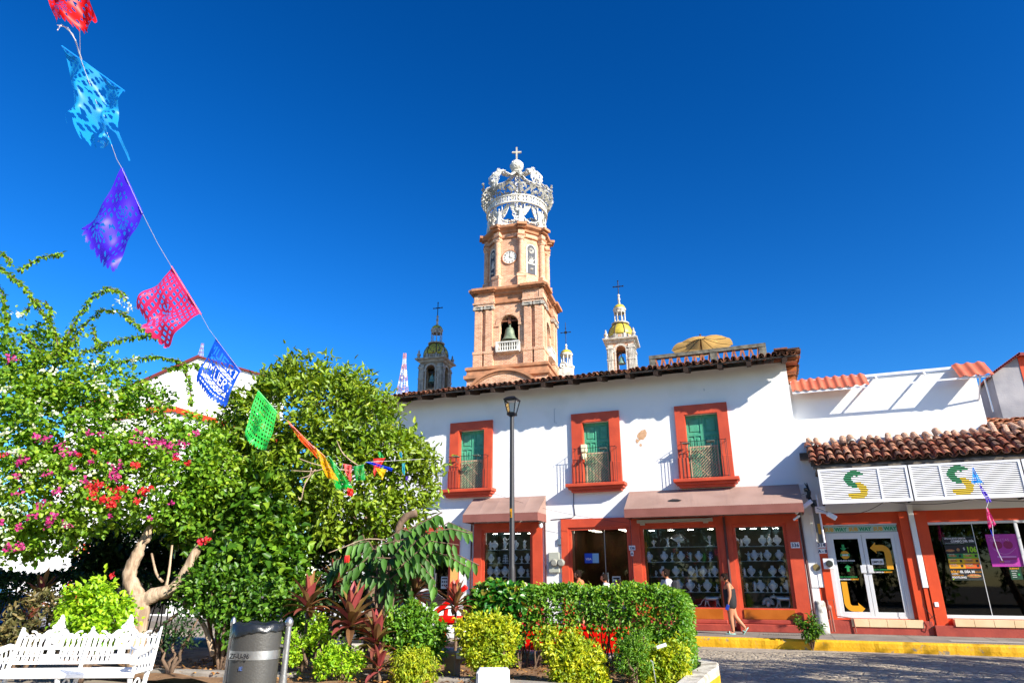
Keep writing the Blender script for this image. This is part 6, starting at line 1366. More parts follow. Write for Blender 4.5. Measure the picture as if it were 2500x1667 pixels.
def facebits(Mx, h, t):
    b = MB()
    for s in (-1, 1): b.ball(Mx @ Vector((s * .13 * h, .405 * h, .03 * h)), (.035 * h, .02 * h, .02 * h), 8, 6)
    obj('eyes', b, M_['black'], t); b = MB(); b.ball(Mx @ Vector((0, .415 * h, -.24 * h)), (.08 * h, .02 * h, .022 * h), 8, 6); obj('mouth', b, mat('lips', '#8A4238', .5), t)
def hand_pts(V, E, Rr, wrist_i, wrist, d, side, s=1.0):
    d = d.normalized(); sd = side.normalized(); i = len(V); V.append(wrist + d * .04 * s); E.append((wrist_i, i)); Rr.append((.026 * s, .018 * s)); p = len(V); V.append(wrist + d * .09 * s); E.append((i, p)); Rr.append((.034 * s, .016 * s))
    return i, p
def fingers(b, wrist, d, side, curl, s=1.0):
    d, side, curl = d.normalized(), side.normalized(), curl.normalized()
    for k, (o, L) in enumerate(((-.028, .058), (-.009, .068), (.010, .064), (.028, .05))):
        p = wrist + d * .085 * s + side * o * s; q = p + (d * .9 + curl * .3).normalized() * L * .5 * s; r_ = q + (d * .5 + curl * .85).normalized() * L * .5 * s; b.tube([p - d * .02 * s, p, q, r_], [.0095 * s, .0095 * s, .0085 * s, .007 * s], 7)
    p = wrist + d * .03 * s - side * .028 * s; b.tube([p, p + (d * .6 - side * .8).normalized() * .035 * s, p + (d * .9 - side * .45 + curl * .3).normalized() * .065 * s], [.012 * s, .011 * s, .008 * s], 7)
def woman():
    hgt = 1.62; foot = PZg(1790 / 1.0, 1543); 
    base = AY(1791, 1541, 21.45); base.z = .25
    t = thing('person', 'woman in a black sleeveless romper walking left past the jewellery windows, phone in hand', 'person', base)
    X0, Y0, Z0 = base; P = lambda x, y, z: Vector((X0 + x, Y0 + y, Z0 + z))
    V = [P(0, 0, .92), P(-.005, 0, 1.08), P(-.01, 0, 1.22), P(-.02, 0, 1.33), P(-.04, 0, 1.385), P(-.055, 0, 1.43)]
    E = [(0, 1), (1, 2), (2, 3), (3, 4), (4, 5)]; Rr = [(.185, .20), (.17, .18), (.165, .17), (.14, .11), (.065, .06), (.05, .048)]
    def chain(start, pts):
        prev = start
        for p, r in pts: V.append(p); Rr.append(r if isinstance(r, tuple) else (r * 1.15, r * 1.15)); E.append((prev, len(V) - 1)); prev = len(V) - 1
        return prev
    chain(0, [(P(.0, -.09, .82), .125), (P(-.02, -.09, .62), .095), (P(-.03, -.09, .49), .068), (P(-.02, -.09, .34), .062), (P(.0, -.09, .12), .04), (P(.0, -.09, .05), .036)])
    chain(0, [(P(.0, .09, .82), .125), (P(.03, .09, .64), .095), (P(.08, .09, .47), .066), (P(.18, .09, .34), .058), (P(.30, .09, .20), .038), (P(.335, .09, .15), .033)])
    wl = chain(3, [(P(0.0, -.17, 1.31), .06), (P(.02, -.2, 1.16), .05), (P(.01, -.21, 1.02), .043), (P(-.03, -.2, .9), .034), (P(-.045, -.2, .80), .026), (P(-.05, -.2, .75), (.03, .02))])
    wr = chain(3, [(P(-.04, .17, 1.31), .06), (P(-.02, .2, 1.16), .05), (P(0, .21, 1.02), .043), (P(-.1, .2, .92), .034), (P(-.17, .19, .84), .026), (P(-.19, .19, .80), (.03, .02))])
    me = skin_mesh(V, E, Rr); body = to_obj('body', me, M_['skin'], t)
    b = MB(); fingers(b, P(-.045, -.2, .80), Vector((-.1, 0, -1)), Vector((-1, .1, 0)), Vector((0, 1, 0))); fingers(b, P(-.17, .19, .84), Vector((-.4, 0, -.8)), Vector((0, 1, 0)), Vector((1, 0, 0))); obj('fingers', b, M_['skin'], t, True)
    b = MB(); hc = P(-.10, 0, 1.525); Mx = headmesh(b, hc, .235, (-1, -.12), R(26)); obj('head', b, M_['skin'], t, True); facebits(Mx, .235, t)
    b = MB(); hairmesh(b, Mx, .235); obj('hair', b, M_['hair'], t, True)
    # romper
    V = [P(0.0, 0, .90), P(0, 0, 1.08), P(-.01, 0, 1.20), P(-.01, 0, 1.26)]; E = [(0, 1), (1, 2), (2, 3)]; Rr = [(.215, .225), (.195, .20), (.19, .19), (.165, .15)]
    for s, px in ((-1, -.01), (1, .02)):
        V += [P(0, s * .09, .80), P(px, s * .09, .63)]; i = len(V); E += [(0, i - 2), (i - 2, i - 1)]; Rr += [(.17, .17), (.145, .145)]
    me = skin_mesh(V, E, Rr); to_obj('romper', me, M_['blackcloth'], t)
    b = MB()
    for s in (-1, 1): b.tube([P(-.11, s * .09, 1.25), P(-.09, s * .1, 1.35), P(-.02, s * .1, 1.41), P(.06, s * .09, 1.34), P(.10, s * .07, 1.24)], .012, 6)
    obj('shoulder_strap', b, M_['blackcloth'], t)
    sm = mat('mint_sandal', '#9CCFC0', .6)
    for k, (fx, fz, fy, rot) in enumerate(((-.04, .0, -.09, 0), (.36, .10, .09, R(-52)))):
        b = MB(); Mf = Matrix.Translation(P(fx, fy, fz)) @ Matrix.Rotation(rot, 4, 'Y')
        b.lathe([(.045, 0), (.05, .012), (.046, .024)], (-.04, 0, 0), 14, sx=2.9, M=Mf); obj('sandal', b, sm, t); b = MB(); b.lathe([(.03, .02), (.038, .045), (.03, .07), (.01, .085)], (-.04, 0, 0), 12, sx=2.6, M=Mf); obj('foot', b, M_['skin'], t, True)
        b = MB(); b.tube([Mf @ Vector((-.06, -.045, .02)), Mf @ Vector((-.07, -.03, .075)), Mf @ Vector((-.07, .03, .075)), Mf @ Vector((-.06, .045, .02))], .014, 6); obj('sandal_strap', b, sm, t)
    b = MB(); b.bbox(-.045, .045, -.012, .012, -.075, .075, .008, M=Matrix.Translation(P(-.085, -.22, .72)) @ Matrix.Rotation(R(25), 4, 'Y')); o = obj('phone', b, mat('blue_phone', '#1E3C9C', .4)); tag(o, 'blue phone held low in the walking woman hand', 'phone')
def PZg(x, y): return None
woman()
def bystander(px, ytop, Yp, label, shirt, h=1.6, face=(-1, -.2), bun=True, seed=0, pack=False, lean=0.):
    top = AY(px, ytop, Yp); Z0 = .25; k = (top.z - Z0) / 1.62; t = thing('person', label, 'person', (top.x, Yp, Z0)); P = lambda x, y, z: Vector((top.x + x * k, Yp + y * k, Z0 + z * k))
    V = [P(.02, 0, .92), P(.02, 0, 1.1), P(.02, 0, 1.24), P(.01, 0, 1.33), P(-.01, 0, 1.39), P(-.02, 0, 1.44)]; E = [(0, 1), (1, 2), (2, 3), (3, 4), (4, 5)]; Rr = [(.14 * k, .13 * k), (.125 * k, .115 * k), (.125 * k, .12 * k), (.12 * k, .09 * k), (.055 * k, .05 * k), (.045 * k, .042 * k)]
    def chain(start, pts):
        prev = start
        for p, r in pts: V.append(p); Rr.append((r * k, r * k)); E.append((prev, len(V) - 1)); prev = len(V) - 1
    for s, st in ((-1, .12), (1, -.1)):
        chain(0, [(P(.01, s * .08, .82), .09), (P(st * .5, s * .08, .48), .06), (P(st, s * .08, .1), .04), (P(st - .1, s * .08, .04), .03)])
        chain(3, [(P(.02, s * .17, 1.31), .055), (P(.05 - st * .4, s * .2, 1.05), .042), (P(-.05 - st * .5, s * .19, .85), .03), (P(-.08 - st * .5, s * .19, .77), .026)])
    to_obj('body', skin_mesh(V, E, Rr), M_['skin'], t)
    V = [P(.02, 0, .88), P(.02, 0, 1.1), P(.02, 0, 1.24), P(.015, 0, 1.335)]; E = [(0, 1), (1, 2), (2, 3)]; Rr = [(.165 * k, .15 * k), (.15 * k, .135 * k), (.148 * k, .14 * k), (.115 * k, .10 * k)]
    for s, st in ((-1, .12), (1, -.1)): V += [P(.02, s * .18, 1.31), P(.04 - st * .2, s * .2, 1.16)]; i = len(V); E += [(3, i - 2), (i - 2, i - 1)]; Rr += [(.072 * k, .072 * k), (.066 * k, .066 * k)]
    to_obj('shirt', skin_mesh(V, E, Rr), shirt, t)
    V = [P(.02, 0, .92)]; E = []; Rr = [(.16 * k, .15 * k)]
    for s, st in ((-1, .12), (1, -.1)): V += [P(.01, s * .08, .8), P(st * .4, s * .08, .5)]; i = len(V); E += [(0, i - 2), (i - 2, i - 1)]; Rr += [(.11 * k, .11 * k), (.09 * k, .09 * k)]
    to_obj('shorts', skin_mesh(V, E, Rr), mat('shorts_cloth', '#2A3348', .9), t)
    b = MB(); Mx = headmesh(b, P(-.05, 0, 1.525), .23 * k, face, R(8)); obj('head', b, M_['skin'], t, True); facebits(Mx, .23 * k, t); b = MB(); hairmesh(b, Mx, .23 * k, bun); obj('hair', b, M_['hair'], t, True)
    if pack: b = MB(); b.bbox(.12 * k, .30 * k, -.15 * k, .15 * k, -.22 * k, .2 * k, .05 * k, M=Matrix.Translation(P(0, 0, 1.15))); obj('backpack', b, mat('dark_backpack', '#23252B', .8), t)
bystander(1414, 1394, 20.9, 'person with dark hair in an orange top passing the glass shop entrance', M_['orangecloth'])
bystander(1478, 1402, 20.9, 'short-haired person in a white T-shirt beside the paper notice on the glass door', M_['whitecloth'], bun=False)
bystander(1512, 1415, 21.6, 'person in a dark patterned top mostly hidden behind the hedge right of the white T-shirt', mat('dark_print', '#3A2E3A', .9, col2='#8A8088', scale=40), bun=True)
bystander(1628, 1390, 20.7, 'woman in a white T-shirt with a dark backpack passing the wide jewellery window', M_['whitecloth'], bun=True, pack=True)
# ================================================================== bench
bp_ = A(190, 1640, 8.7); BR = R(20.9 + 4)
t = thing('bench', 'ornate white cast iron bench with two crested back panels at the lower left', 'bench', (bp_.x, bp_.y, .25), local=True, rz=BR)
# local frame: x along bench, y away from camera, z up from the paving
mwh = mat('white_cast_iron', (.8, .8, .8), .4, bump=.1, bscale=40)
SW = .83       # width of one back panel
xr = .80; xs_ = [xr - 2 * SW, xr - SW, xr]
def crest(u):    # outline of the top of one back panel, u 0..1 from its left edge
    x = u * 2 - 1; base = .90 - .075 * math.sin(math.pi * min(1, abs(x) * 1.1)) ** 1 * .6
    c = .13 * math.exp(-(x / .34) ** 2) + .14 * math.exp(-(x / .11) ** 4)
    e = .10 * math.exp(-((abs(x) - 1.0) / .07) ** 2)
    return .80 + c * .8 + e * .8 + .03 * abs(x) ** 2 + .010 * math.sin(x * 34)
def lean(z): return .10 + (z - .45) * .22
for pi_ in range(2):
    b = MB(); x0 = xs_[pi_]; nu, nv = 90, 50; z0, z1 = .50, 1.14; on = {}
    for i in range(nu):
        u = (i + .5) / nu; ct_ = crest(u); X = x0 + u * SW
        for j in range(nv):
            z = z0 + (z1 - z0) * (j + .5) / nv
            if z > ct_: continue
            keep = True; q = (u * 13) % 1 - .5; cen = abs(u - .5) < .12
            if not cen:
                if .68 < z < .78 and abs(q) < .30 * math.sin(math.pi * min(1, (z - .665) / .14)) ** .6 * (1.1 - (z - .68) * 4): keep = False     # drop shaped holes
                if .595 < z < .64 and abs(q) < .17: keep = False
                if .525 < z < .575 and abs((u * 16) % 1 - .5) < .22: keep = False
                if .795 < z < .812 and abs(q) > .26: keep = False
            else:
                rr = math.hypot((u - .5) * SW, z - .78); 
                if abs(rr - .07) < .012 and int(math.degrees(math.atan2(z - .80, u - .5)) // 30) % 2 == 0: keep = False
                if abs(u - .5) > .05 and .6 < z < .66: keep = False
            if keep: on[(i, j)] = 1
    th = .016
    Pt = lambda i, j, s_: (x0 + SW * i / nu, lean(z0 + (z1 - z0) * j / nv) + s_ * th + .025, (z0 + (z1 - z0) * j / nv))
    ids = {}; vs = []; fs = []
    def vid(i, j, s_):
        k_ = (i, j, s_)
        if k_ not in ids: ids[k_] = len(vs); vs.append(Pt(i, j, s_))
        return ids[k_]
    for (i, j) in on:
        fs += [(vid(i, j, 0), vid(i + 1, j, 0), vid(i + 1, j + 1, 0), vid(i, j + 1, 0)), (vid(i, j, 1), vid(i, j + 1, 1), vid(i + 1, j + 1, 1), vid(i + 1, j, 1))]
        for (di, dj, e) in ((-1, 0, ((i, j), (i, j + 1))), (1, 0, ((i + 1, j + 1), (i + 1, j))), (0, -1, ((i + 1, j), (i, j))), (0, 1, ((i, j + 1), (i + 1, j + 1)))):
            if (i + di, j + dj) not in on: fs.append((vid(*e[0], 0), vid(*e[1], 0), vid(*e[1], 1), vid(*e[0], 1)))
    b.add(vs, fs); xm_ = x0 + SW / 2
    def rel(pts, r): b.tube([(x, lean(z) + .018, z) for x, z in pts], r, 6)
    for s in (-1, 1):
        rel([(xm_ + s * (.02 + .055 * math.cos(a) * (1 - a / 12)), .895 + .05 * math.sin(a) * (1 - a / 12)) for a in [k * .5 for k in range(15)]], .008)
        rel([(xm_ + s * (.08 + .22 * k / 10), .865 - .06 * math.sin(math.pi * k / 10) + .02 * math.sin(k)) for k in range(11)], .012)
        rel([(xm_ + s * (.08 + .03 * math.cos(a)), .80 + .05 * math.sin(a)) for a in [k * .6 for k in range(11)]], .007)
    rel([(xm_ + .085 * math.cos(a), .79 + .10 * math.sin(a)) for a in [k * math.pi / 10 for k in range(21)]], .008)
    rel([(x0 + .02, .66), (x0 + SW - .02, .66)], .008); rel([(x0 + .02, .585), (x0 + SW - .02, .585)], .006); rel([(x0, .505), (x0 + SW, .505)], .012)
    for k in range(5): b.ball((xm_, lean(.94 + .022 * k) + .02, .94 + .022 * k), .03 - .003 * k, 8, 6)
    obj('backrest', b, mwh, t)
b = MB()
for x in xs_: b.tube([(x, lean(.46) - .01, .46), (x, lean(.7) - .0, .7), (x, lean(.88) + .01, .90)], [.022, .02, .012], 8)
obj('back_post', b, mwh, t)
b = MB(); L0, L1 = xs_[0] - .02, xs_[-1] + .02
for k in range(8): b.bbox(L0, L1, -.36 + k * .056, -.36 + k * .056 + .042, .435, .452, .005)
b.bbox(L0, L1, -.40, -.365, .40, .452, .008); b.bbox(L0, L1, .07, .1, .42, .46, .006); obj('seat', b, mwh, t)
def leg(x):
    b = MB()
    b.tube([(x, -.36, .42), (x, -.33, .3), (x, -.22, .16), (x, -.30, .05), (x, -.38, .0)], [.03, .026, .022, .022, .03], 8); b.tube([(x, .08, .42), (x, .04, .28), (x, -.06, .16), (x, .04, .06), (x, .16, .0)], [.03, .026, .022, .022, .03], 8)
    b.tube([(x, -.34, .33), (x, -.14, .18), (x, .05, .33)], .018, 6); b.tube([(x, -.16 + .07 * math.cos(a), .3 + .07 * math.sin(a)) for a in [k * .6 for k in range(11)]], .012, 6); return b
for x in (xs_[0] + .02, xs_[1], xs_[2] - .03): obj('leg', leg(x), mwh, t)
for x in (xs_[0], xs_[2]):
    b = MB(); b.tube([(x, lean(.68), .68), (x, .02, .70), (x, -.2, .665), (x, -.34, .65), (x, -.42, .62), (x, -.44, .56), (x, -.38, .54), (x, -.35, .58)], [.028, .035, .04, .04, .035, .03, .025, .02], 8)
    b.tube([(x, -.34, .44), (x, -.37, .5), (x, -.36, .6)], .02, 6)
    for k in range(5):
        y = -.26 + k * .08; b.tube([(x, y, .45), (x, y + .02, .55), (x, y, .66)], .011, 5); b.tube([(x, y + .035 * math.cos(a), .55 + .035 * math.sin(a)) for a in [q * .8 for q in range(9)]], .008, 5)
    obj('armrest', b, mwh, t)
# ================================================================== litter bin
bc = A(622, 1600, 6.45); t = thing('litter_bin', 'grey perforated steel litter bin with black liner hung between two posts', 'litter bin', (bc.x, bc.y, .25), local=True, rz=YAW)
pm_ = mat('perforated_steel', (.10, .097, .09), .45, .5, bump=.15, bscale=60)
b = MB(); zt2 = 1.06; b.lathe([(.185, .28), (.20, .30), (.21, .6), (.215, zt2), (.205, zt2), (.195, .6)], n=40, sy=.85); obj('basket', b, pm_, t, 'auto')
b = MB(); b.lathe([(.2175, .80), (.2185, .80), (.2185, .87), (.2175, .87)], n=40, sy=.85); b.lathe([(.22, zt2 - .01), (.224, zt2), (.22, zt2 + .012), (.21, zt2)], n=40, sy=.85); band = obj('band', b, M_['steel'], t, 'auto')
b = MB(); b.text('ZF-U-96', 0, 0, .055, 0, bold=.001, M=Matrix.Translation((-.155, -.178, .815)) @ Matrix.Rotation(R(-14), 4, 'Z')); b.text('IE', .0, 0, .045, 0, 1, M=Matrix.Translation((-.06, -.186, .72)))
obj('bin_lettering', b, [M_['black'], mat('faded_blue', '#46609A', .6)], t)
b = MB(); n = 48; rr = random.Random(12); vs = []
hs_ = [.045 + .012 * math.sin(k * .9) + rr.uniform(-.006, .006) for k in range(n)]; lo_ = [.035 + .06 * max(0, math.sin(k * .13 + 4.2)) ** 3 + rr.uniform(-.006, .006) for k in range(n)]
for (r, zz) in ((.16, None), (.20, 'h'), (.232, 'm'), (.233, 'l')):
    for k in range(n):
        a = 2 * math.pi * k / n; r2 = r + rr.uniform(-.006, .008); z = {'h': zt2 + hs_[k] * .7, 'm': zt2 + hs_[k] * .4, 'l': zt2 - lo_[k], None: zt2 - .05}[zz]; vs.append((r2 * math.cos(a), r2 * math.sin(a) * .87, z))
b.add(vs, [(i * n + j, i * n + (j + 1) % n, (i + 1) * n + (j + 1) % n, (i + 1) * n + j) for i in range(3) for j in range(n)]); obj('bin_liner', b, mat('black_plastic_bag', (.015, .018, .022), .3, bump=.6, bscale=12), t, True)
for s, r in ((-.84, .018), (1, .028)):
    b = MB(); b.lathe([(r, 0), (r, .6), (r * 1.25, .6), (r * 1.25, .66), (r, .66), (r, 1.06), (r * 1.3, 1.07), (r * 1.35, 1.1), (r * .8, 1.13), (.004, 1.14)], (s * .275, 0, 0), 14); b.tube([(s * .215, 0, .9), (s * .275, 0, .9)], .012, 6); obj('post', b, M_['steel'], t, 'auto')
# white block at the bottom edge
wb = A(1204, 1660, 8.9); t = thing('concrete_bollard', 'squat white-painted concrete bollard in front of the yellow bushes', 'bollard', (wb.x, wb.y, .0), local=True, rz=YAW); b = MB()
zt3 = A(1204, 1634, 8.8).z; b.bbox(-.20, .20, -.18, .18, 0, zt3, .03); b.bbox(-.215, .215, -.195, .195, 0, zt3 - .20, .012); obj('bollard_body', b, mat('white_masonry_paint', (.8, .8, .8), .7, bump=.3), t, 'auto')
# ================================================================== foliage
rng = np.random.default_rng(7)
TR = 1
def leafmesh(name, P, D, N, L, Wd, m, parent=None, fold=.25, bend=.18):
    P, D, N = (np.asarray(a, float) for a in (P, D, N)); n = len(P); L = np.asarray(L).reshape(-1, 1) * np.ones((n, 1)); Wd = np.asarray(Wd).reshape(-1, 1) * np.ones((n, 1))
    D = D / (np.linalg.norm(D, axis=1, keepdims=True) + 1e-9); Sd = np.cross(D, N); Sd /= (np.linalg.norm(Sd, axis=1, keepdims=True) + 1e-9); N = np.cross(Sd, D)
    v = np.empty((n, 6, 3)); v[:, 0] = P; v[:, 3] = P + D * L - N * L * bend
    v[:, 1] = P + D * L * .32 + Sd * Wd * .5 + N * Wd * fold; v[:, 2] = P + D * L * .70 + Sd * Wd * .36 + N * (Wd * fold * .7 - L * bend * .5)
    v[:, 5] = P + D * L * .32 - Sd * Wd * .5 + N * Wd * fold; v[:, 4] = P + D * L * .70 - Sd * Wd * .36 + N * (Wd * fold * .7 - L * bend * .5)
    q = np.array([[0, 1, 2, 3], [0, 3, 4, 5]]); F = (np.arange(n)[:, None, None] * 6 + q[None]).reshape(-1)
    me = bpy.data.meshes.new(name); me.vertices.add(n * 6); me.vertices.foreach_set('co', v.reshape(-1)); me.loops.add(n * 8); me.loops.foreach_set('vertex_index', F.astype(np.int32)); me.polygons.add(n * 2); me.polygons.foreach_set('loop_start', np.arange(0, n * 8, 4, dtype=np.int32)); me.update(calc_edges=True)
    return finish(name, me, m, parent)
def unit(n): d = rng.normal(size=(n, 3)); return d / np.linalg.norm(d, axis=1, keepdims=True)
def blobs3(bl, D): return [(A(x, y, D + (dd[0] if dd else 0)), r * pxm(x, y, D)) for x, y, r, *dd in bl]
def crown_pts(bl, n, clump=.16, per=26, inner=.55, squash=1.0, skipback=.55):
    w = np.array([r ** 2 for c, r in bl]); w /= w.sum(); nc = max(1, n // per); Ps, Os = [], []
    cs = np.array([tuple(c) for c, r in bl]); rs = np.array([r for c, r in bl]); view = -np.array([-syw, cyw, 0.25])
    ci = rng.choice(len(bl), nc * 2, p=w); d = unit(nc * 2); rad = rs[ci] * np.where(rng.random(nc * 2) < .78, rng.uniform(.80, 1.13, nc * 2), rng.uniform(inner, .9, nc * 2)); p = cs[ci] + d * rad[:, None] * np.array([1, 1, squash])
    keep = []
    for i in range(len(p)):      # drop clumps buried deep inside another blob, thin the far side
        dd = np.linalg.norm(p[i] - cs, axis=1) / rs
        if dd.min() < .5 and rng.random() < .85: continue
        if d[i] @ view < -.2 and rng.random() < skipback: continue
        keep.append(i)
        if len(keep) >= nc: break
    p, d = p[keep], d[keep]
    sz = rng.uniform(.6, 1.5, len(p)) * clump
    P = np.repeat(p, per, 0) + rng.normal(size=(len(p) * per, 3)) * np.repeat(sz, per)[:, None] * .55
    O = np.repeat(d, per, 0)
    return P, O, p
def leafy(name, P, O, Lm, wr, m, parent, up=.35, droop=.15, spread=.9, jit=.35, fold=.25):
    n = len(P); D = O * .7 + unit(n) * spread + np.array([0, 0, up - droop]); Nn = O * .5 + unit(n) * .6 + np.array([0.15, -.25, .8]); L = Lm * rng.uniform(1 - jit, 1 + jit, n); return leafmesh(name, P, D, Nn, L, L * wr, m, parent, fold)
def branchy(parent, base, tips, r0, m, name='trunk', seed=0, wob=.06, rt=.012):
    rr = random.Random(seed); b = MB(); base = Vector(base)
    for t in tips:
        t = Vector(t); n = 7; pts = []
        for k in range(n + 1):
            f = k / n; p = base.lerp(t, f); p.z += .0; w = wob * math.sin(f * math.pi); pts.append(p + Vector((rr.uniform(-w, w), rr.uniform(-w, w), rr.uniform(-w, w) * .5)))
        b.tube(pts, [r0 * (1 - k / n) + rt for k in range(n + 1)], 7)
    return obj(name, b, m, parent, True)
bark = mat('grey_bark', '#7A6350', .9, col2='#5A4838', scale=7, bump=.8, bscale=18)
barkpale = mat('pale_bark', '#B8A288', .9, col2='#86705A', scale=5, bump=1.0, bscale=11, contrast=(.4, .62))
bd = barkpale.node_tree; n_ = [q for q in bd.nodes if q.type == 'TEX_NOISE'][0]; tc = [q for q in bd.nodes if q.type == 'TEX_COORD'][0]; mp = bd.nodes.new('ShaderNodeMapping'); mp.inputs['Scale'].default_value = (2.2, 2.2, .6)
for l in list(bd.links):
    if l.from_node == tc: bd.links.new(mp.outputs[0], l.to_socket)
bd.links.new(tc.outputs['Object'], mp.inputs['Vector'])
LG = island_mat('citrus_leaf', ['#4E6E16', '#6E901E', '#3A5A14', '#8EAA2A', '#5C801A', '#AEBC3C'], .40, .28, noise=(.9, '#8C9A24', .35))
LB = island_mat('bougainvillea_leaf', ['#4C7E1A', '#6C9C22', '#34661A', '#8EB62E', '#568A1C', '#AEC440'], .45, .32, noise=(.8, '#8CA024', .35))
LBD = island_mat('shrub_leaf', ['#345C14', '#4C7A18', '#244810', '#729A2A', '#3A6616'], .42, .26)
LS = island_mat('broad_leaf', ['#3A6416', '#56841E', '#284C12', '#76A02A', '#40701A', '#96B434'], .36, .28, noise=(1.5, '#1E3E10', .5))
LH = island_mat('hedge_leaf', ['#3C6C1A', '#548A20', '#2C5614', '#749E2C', '#5A8E22', '#90AC38'], .4, .28, noise=(1.6, '#7CA82C', .35))
LY = island_mat('golden_leaf', ['#C2C21A', '#DCD828', '#96A81C', '#E8E23C', '#A8B61E', '#76981E'], .45, .32, noise=(4.0, '#5E8A1E', .7))
LL = island_mat('lime_leaf', ['#86B41E', '#A8CC28', '#5E981C', '#BCD634', '#78AA20'], .42, .34)
LC = island_mat('cassia_leaflet', ['#38601E', '#467426', '#2C5018', '#5A8A2E', '#3C6620'], .55, .22)
LDK = island_mat('dark_hedge_leaf', ['#26421A', '#1C3414', '#33541E', '#223C18'], .6, .2)
LT = island_mat('red_cordyline_leaf', ['#7E5A3C', '#5C4A28', '#8E4644', '#6A6030', '#A0784A', '#A8484C', '#4E4A24', '#8A6A44'], .35, .25)
FW = island_mat('white_bract', ['#D8DEC0', '#C2D09A', '#E8EAD8', '#CCD8AA'], .6, .3); FP = island_mat('magenta_bract', ['#C0307A', '#D84A90', '#A8286E', '#D8588A'], .55, .35); FR = island_mat('red_bract', ['#D82034', '#E8402C', '#C81C3C', '#E0502E'], .55, .35)
# ---- bougainvillea
DB = 11.6
bg_ = A(332, 1545, DB); bou = thing('bougainvillea_tree', 'sprawling bougainvillea with pink, red and white flowers and pale forked trunk at the left', 'tree', (bg_.x, bg_.y, .3))
def pl(pts, D): return [A(x, y, D + (d[0] if d else 0)) for x, y, *d in pts]
b = MB(); k = pxm(330, 1450, DB); TR = .78
def limb(pts, r, D=DB): 
    p = pl(pts, D); 
    # smooth
    q = []; 
    for i in range(len(p) - 1):
        for j in range(4):
            t = j / 4; a0, a1, a2, a3 = p[max(i - 1, 0)], p[i], p[i + 1], p[min(i + 2, len(p) - 1)]
            q.append(.5 * ((2 * a1) + (a2 - a0) * t + (2 * a0 - 5 * a1 + 4 * a2 - a3) * t * t + (3 * a1 - a0 - 3 * a2 + a3) * t ** 3))
    q.append(p[-1]); rs = []
    for i in range(len(q)): f = i / (len(q) - 1) * (len(r) - 1); a = min(int(f), len(r) - 2); rs.append((r[a] * (1 - (f - a)) + r[a + 1] * (f - a)) * k * TR * (1 + .07 * math.sin(i * 2.1)))
    b.tube(q, rs, 12)
limb([(322, 1680), (336, 1560), (343, 1480), (342, 1450)], [30, 25, 27, 27])
limb([(342, 1490), (332, 1450), (316, 1412), (322, 1380), (337, 1350), (348, 1320), (380, 1262, .2)], [22, 24, 21, 19, 18, 12, 6])
limb([(342, 1475), (375, 1452), (420, 1438), (450, 1400), (476, 1350), (520, 1290, .3), (560, 1220, .5)], [20, 22, 18, 16, 13, 9, 5])
limb([(348, 1325), (364, 1315), (367, 1290)], [11, 7, 3]); limb([(370, 1350), (382, 1400), (398, 1420)], [3, 4, 4]); limb([(420, 1330), (412, 1400), (405, 1430)], [3, 4, 5]); limb([(430, 1455), (470, 1490), (500, 1530), (520, 1600)], [5, 6, 7, 8]); limb([(380, 1540), (430, 1500), (480, 1470)], [6, 5, 3], DB + .6)
obj('trunk', b, barkpale, bou, True)
low = [(50, 1060, 150), (190, 1050, 130), (320, 1060, 110), (60, 1200, 150), (190, 1180, 140), (330, 1160, 115), (450, 1110, 90), (500, 1160, 70), (30, 1290, 45), (110, 1262, 70), (200, 1255, 62), (-40, 1150, 150), (420, 1200, 90), (-60, 950, 120)]
mid = [(60, 930, 110), (170, 930, 85), (270, 960, 75), (-20, 850, 90), (110, 860, 60), (350, 1010, 60), (400, 1030, 60), (200, 860, 45)]
P1, O1, c1 = crown_pts(blobs3(low, DB), 26000, .17, 26); P2, O2, c2 = crown_pts(blobs3(mid, DB), 4200, .13, 20, skipback=.3)
P, O = np.vstack([P1, P2]), np.vstack([O1, O2])
leafy('foliage', P, O, .085, .72, LB, bou, droop=.1)
# arching shoots
sh = [[(-20, 640), (50, 690), (90, 740), (130, 800), (150, 870)], [(152, 618), (100, 628), (60, 650), (45, 665)], [(0, 614), (22, 630), (26, 650)], [(130, 880), (180, 790), (225, 725), (265, 702), (295, 712), (305, 730)], [(140, 890), (200, 800), (250, 755), (300, 765), (345, 800), (395, 830)], [(225, 800), (235, 830), (250, 850)], [(200, 860), (270, 835), (330, 822), (390, 820)], [(200, 920), (300, 880), (380, 870), (440, 880), (462, 930), (468, 990)], [(250, 980), (320, 940), (370, 950), (410, 1030), (430, 1050)], [(330, 945), (370, 960), (395, 985), (425, 992)], [(150, 930), (240, 950), (275, 990), (285, 1010)], [(0, 700), (12, 740), (20, 800), (10, 860)], [(55, 765), (75, 745), (100, 735)], [(120, 800), (125, 760), (110, 735)], [(100, 860), (60, 820), (50, 810)], [(60, 930), (130, 860), (180, 830)], [(180, 1340), (175, 1290), (150, 1260)], [(90, 1355), (130, 1350), (165, 1330), (175, 1280)], [(520, 905), (470, 890), (400, 900)] ]
P, D_, N_ = [], [], []
tw_ = MB()
for s_ in sh:
    p = pl(s_, DB - .3 + rng.uniform(-.5, .3)); pts = []
    for i in range(len(p) - 1):
        m_ = max(2, int((p[i + 1] - p[i]).length / .035)); pts += [p[i].lerp(p[i + 1], j / m_) for j in range(m_)]
    tw_.tube(p, .009, 5)
    for q in pts:
        for _ in range(4):
            o = Vector(rng.normal(size=3)); o.normalize(); P.append(q + o * .012); D_.append(o * .8 + Vector((0, 0, -.45))); N_.append(Vector((.2, -.3, .8)) + o * .6)
obj('shoots', tw_, bark, bou); leafmesh('shoot_leaves', P, D_, N_, rng.uniform(.055, .10, len(P)), rng.uniform(.045, .07, len(P)), LB, bou)
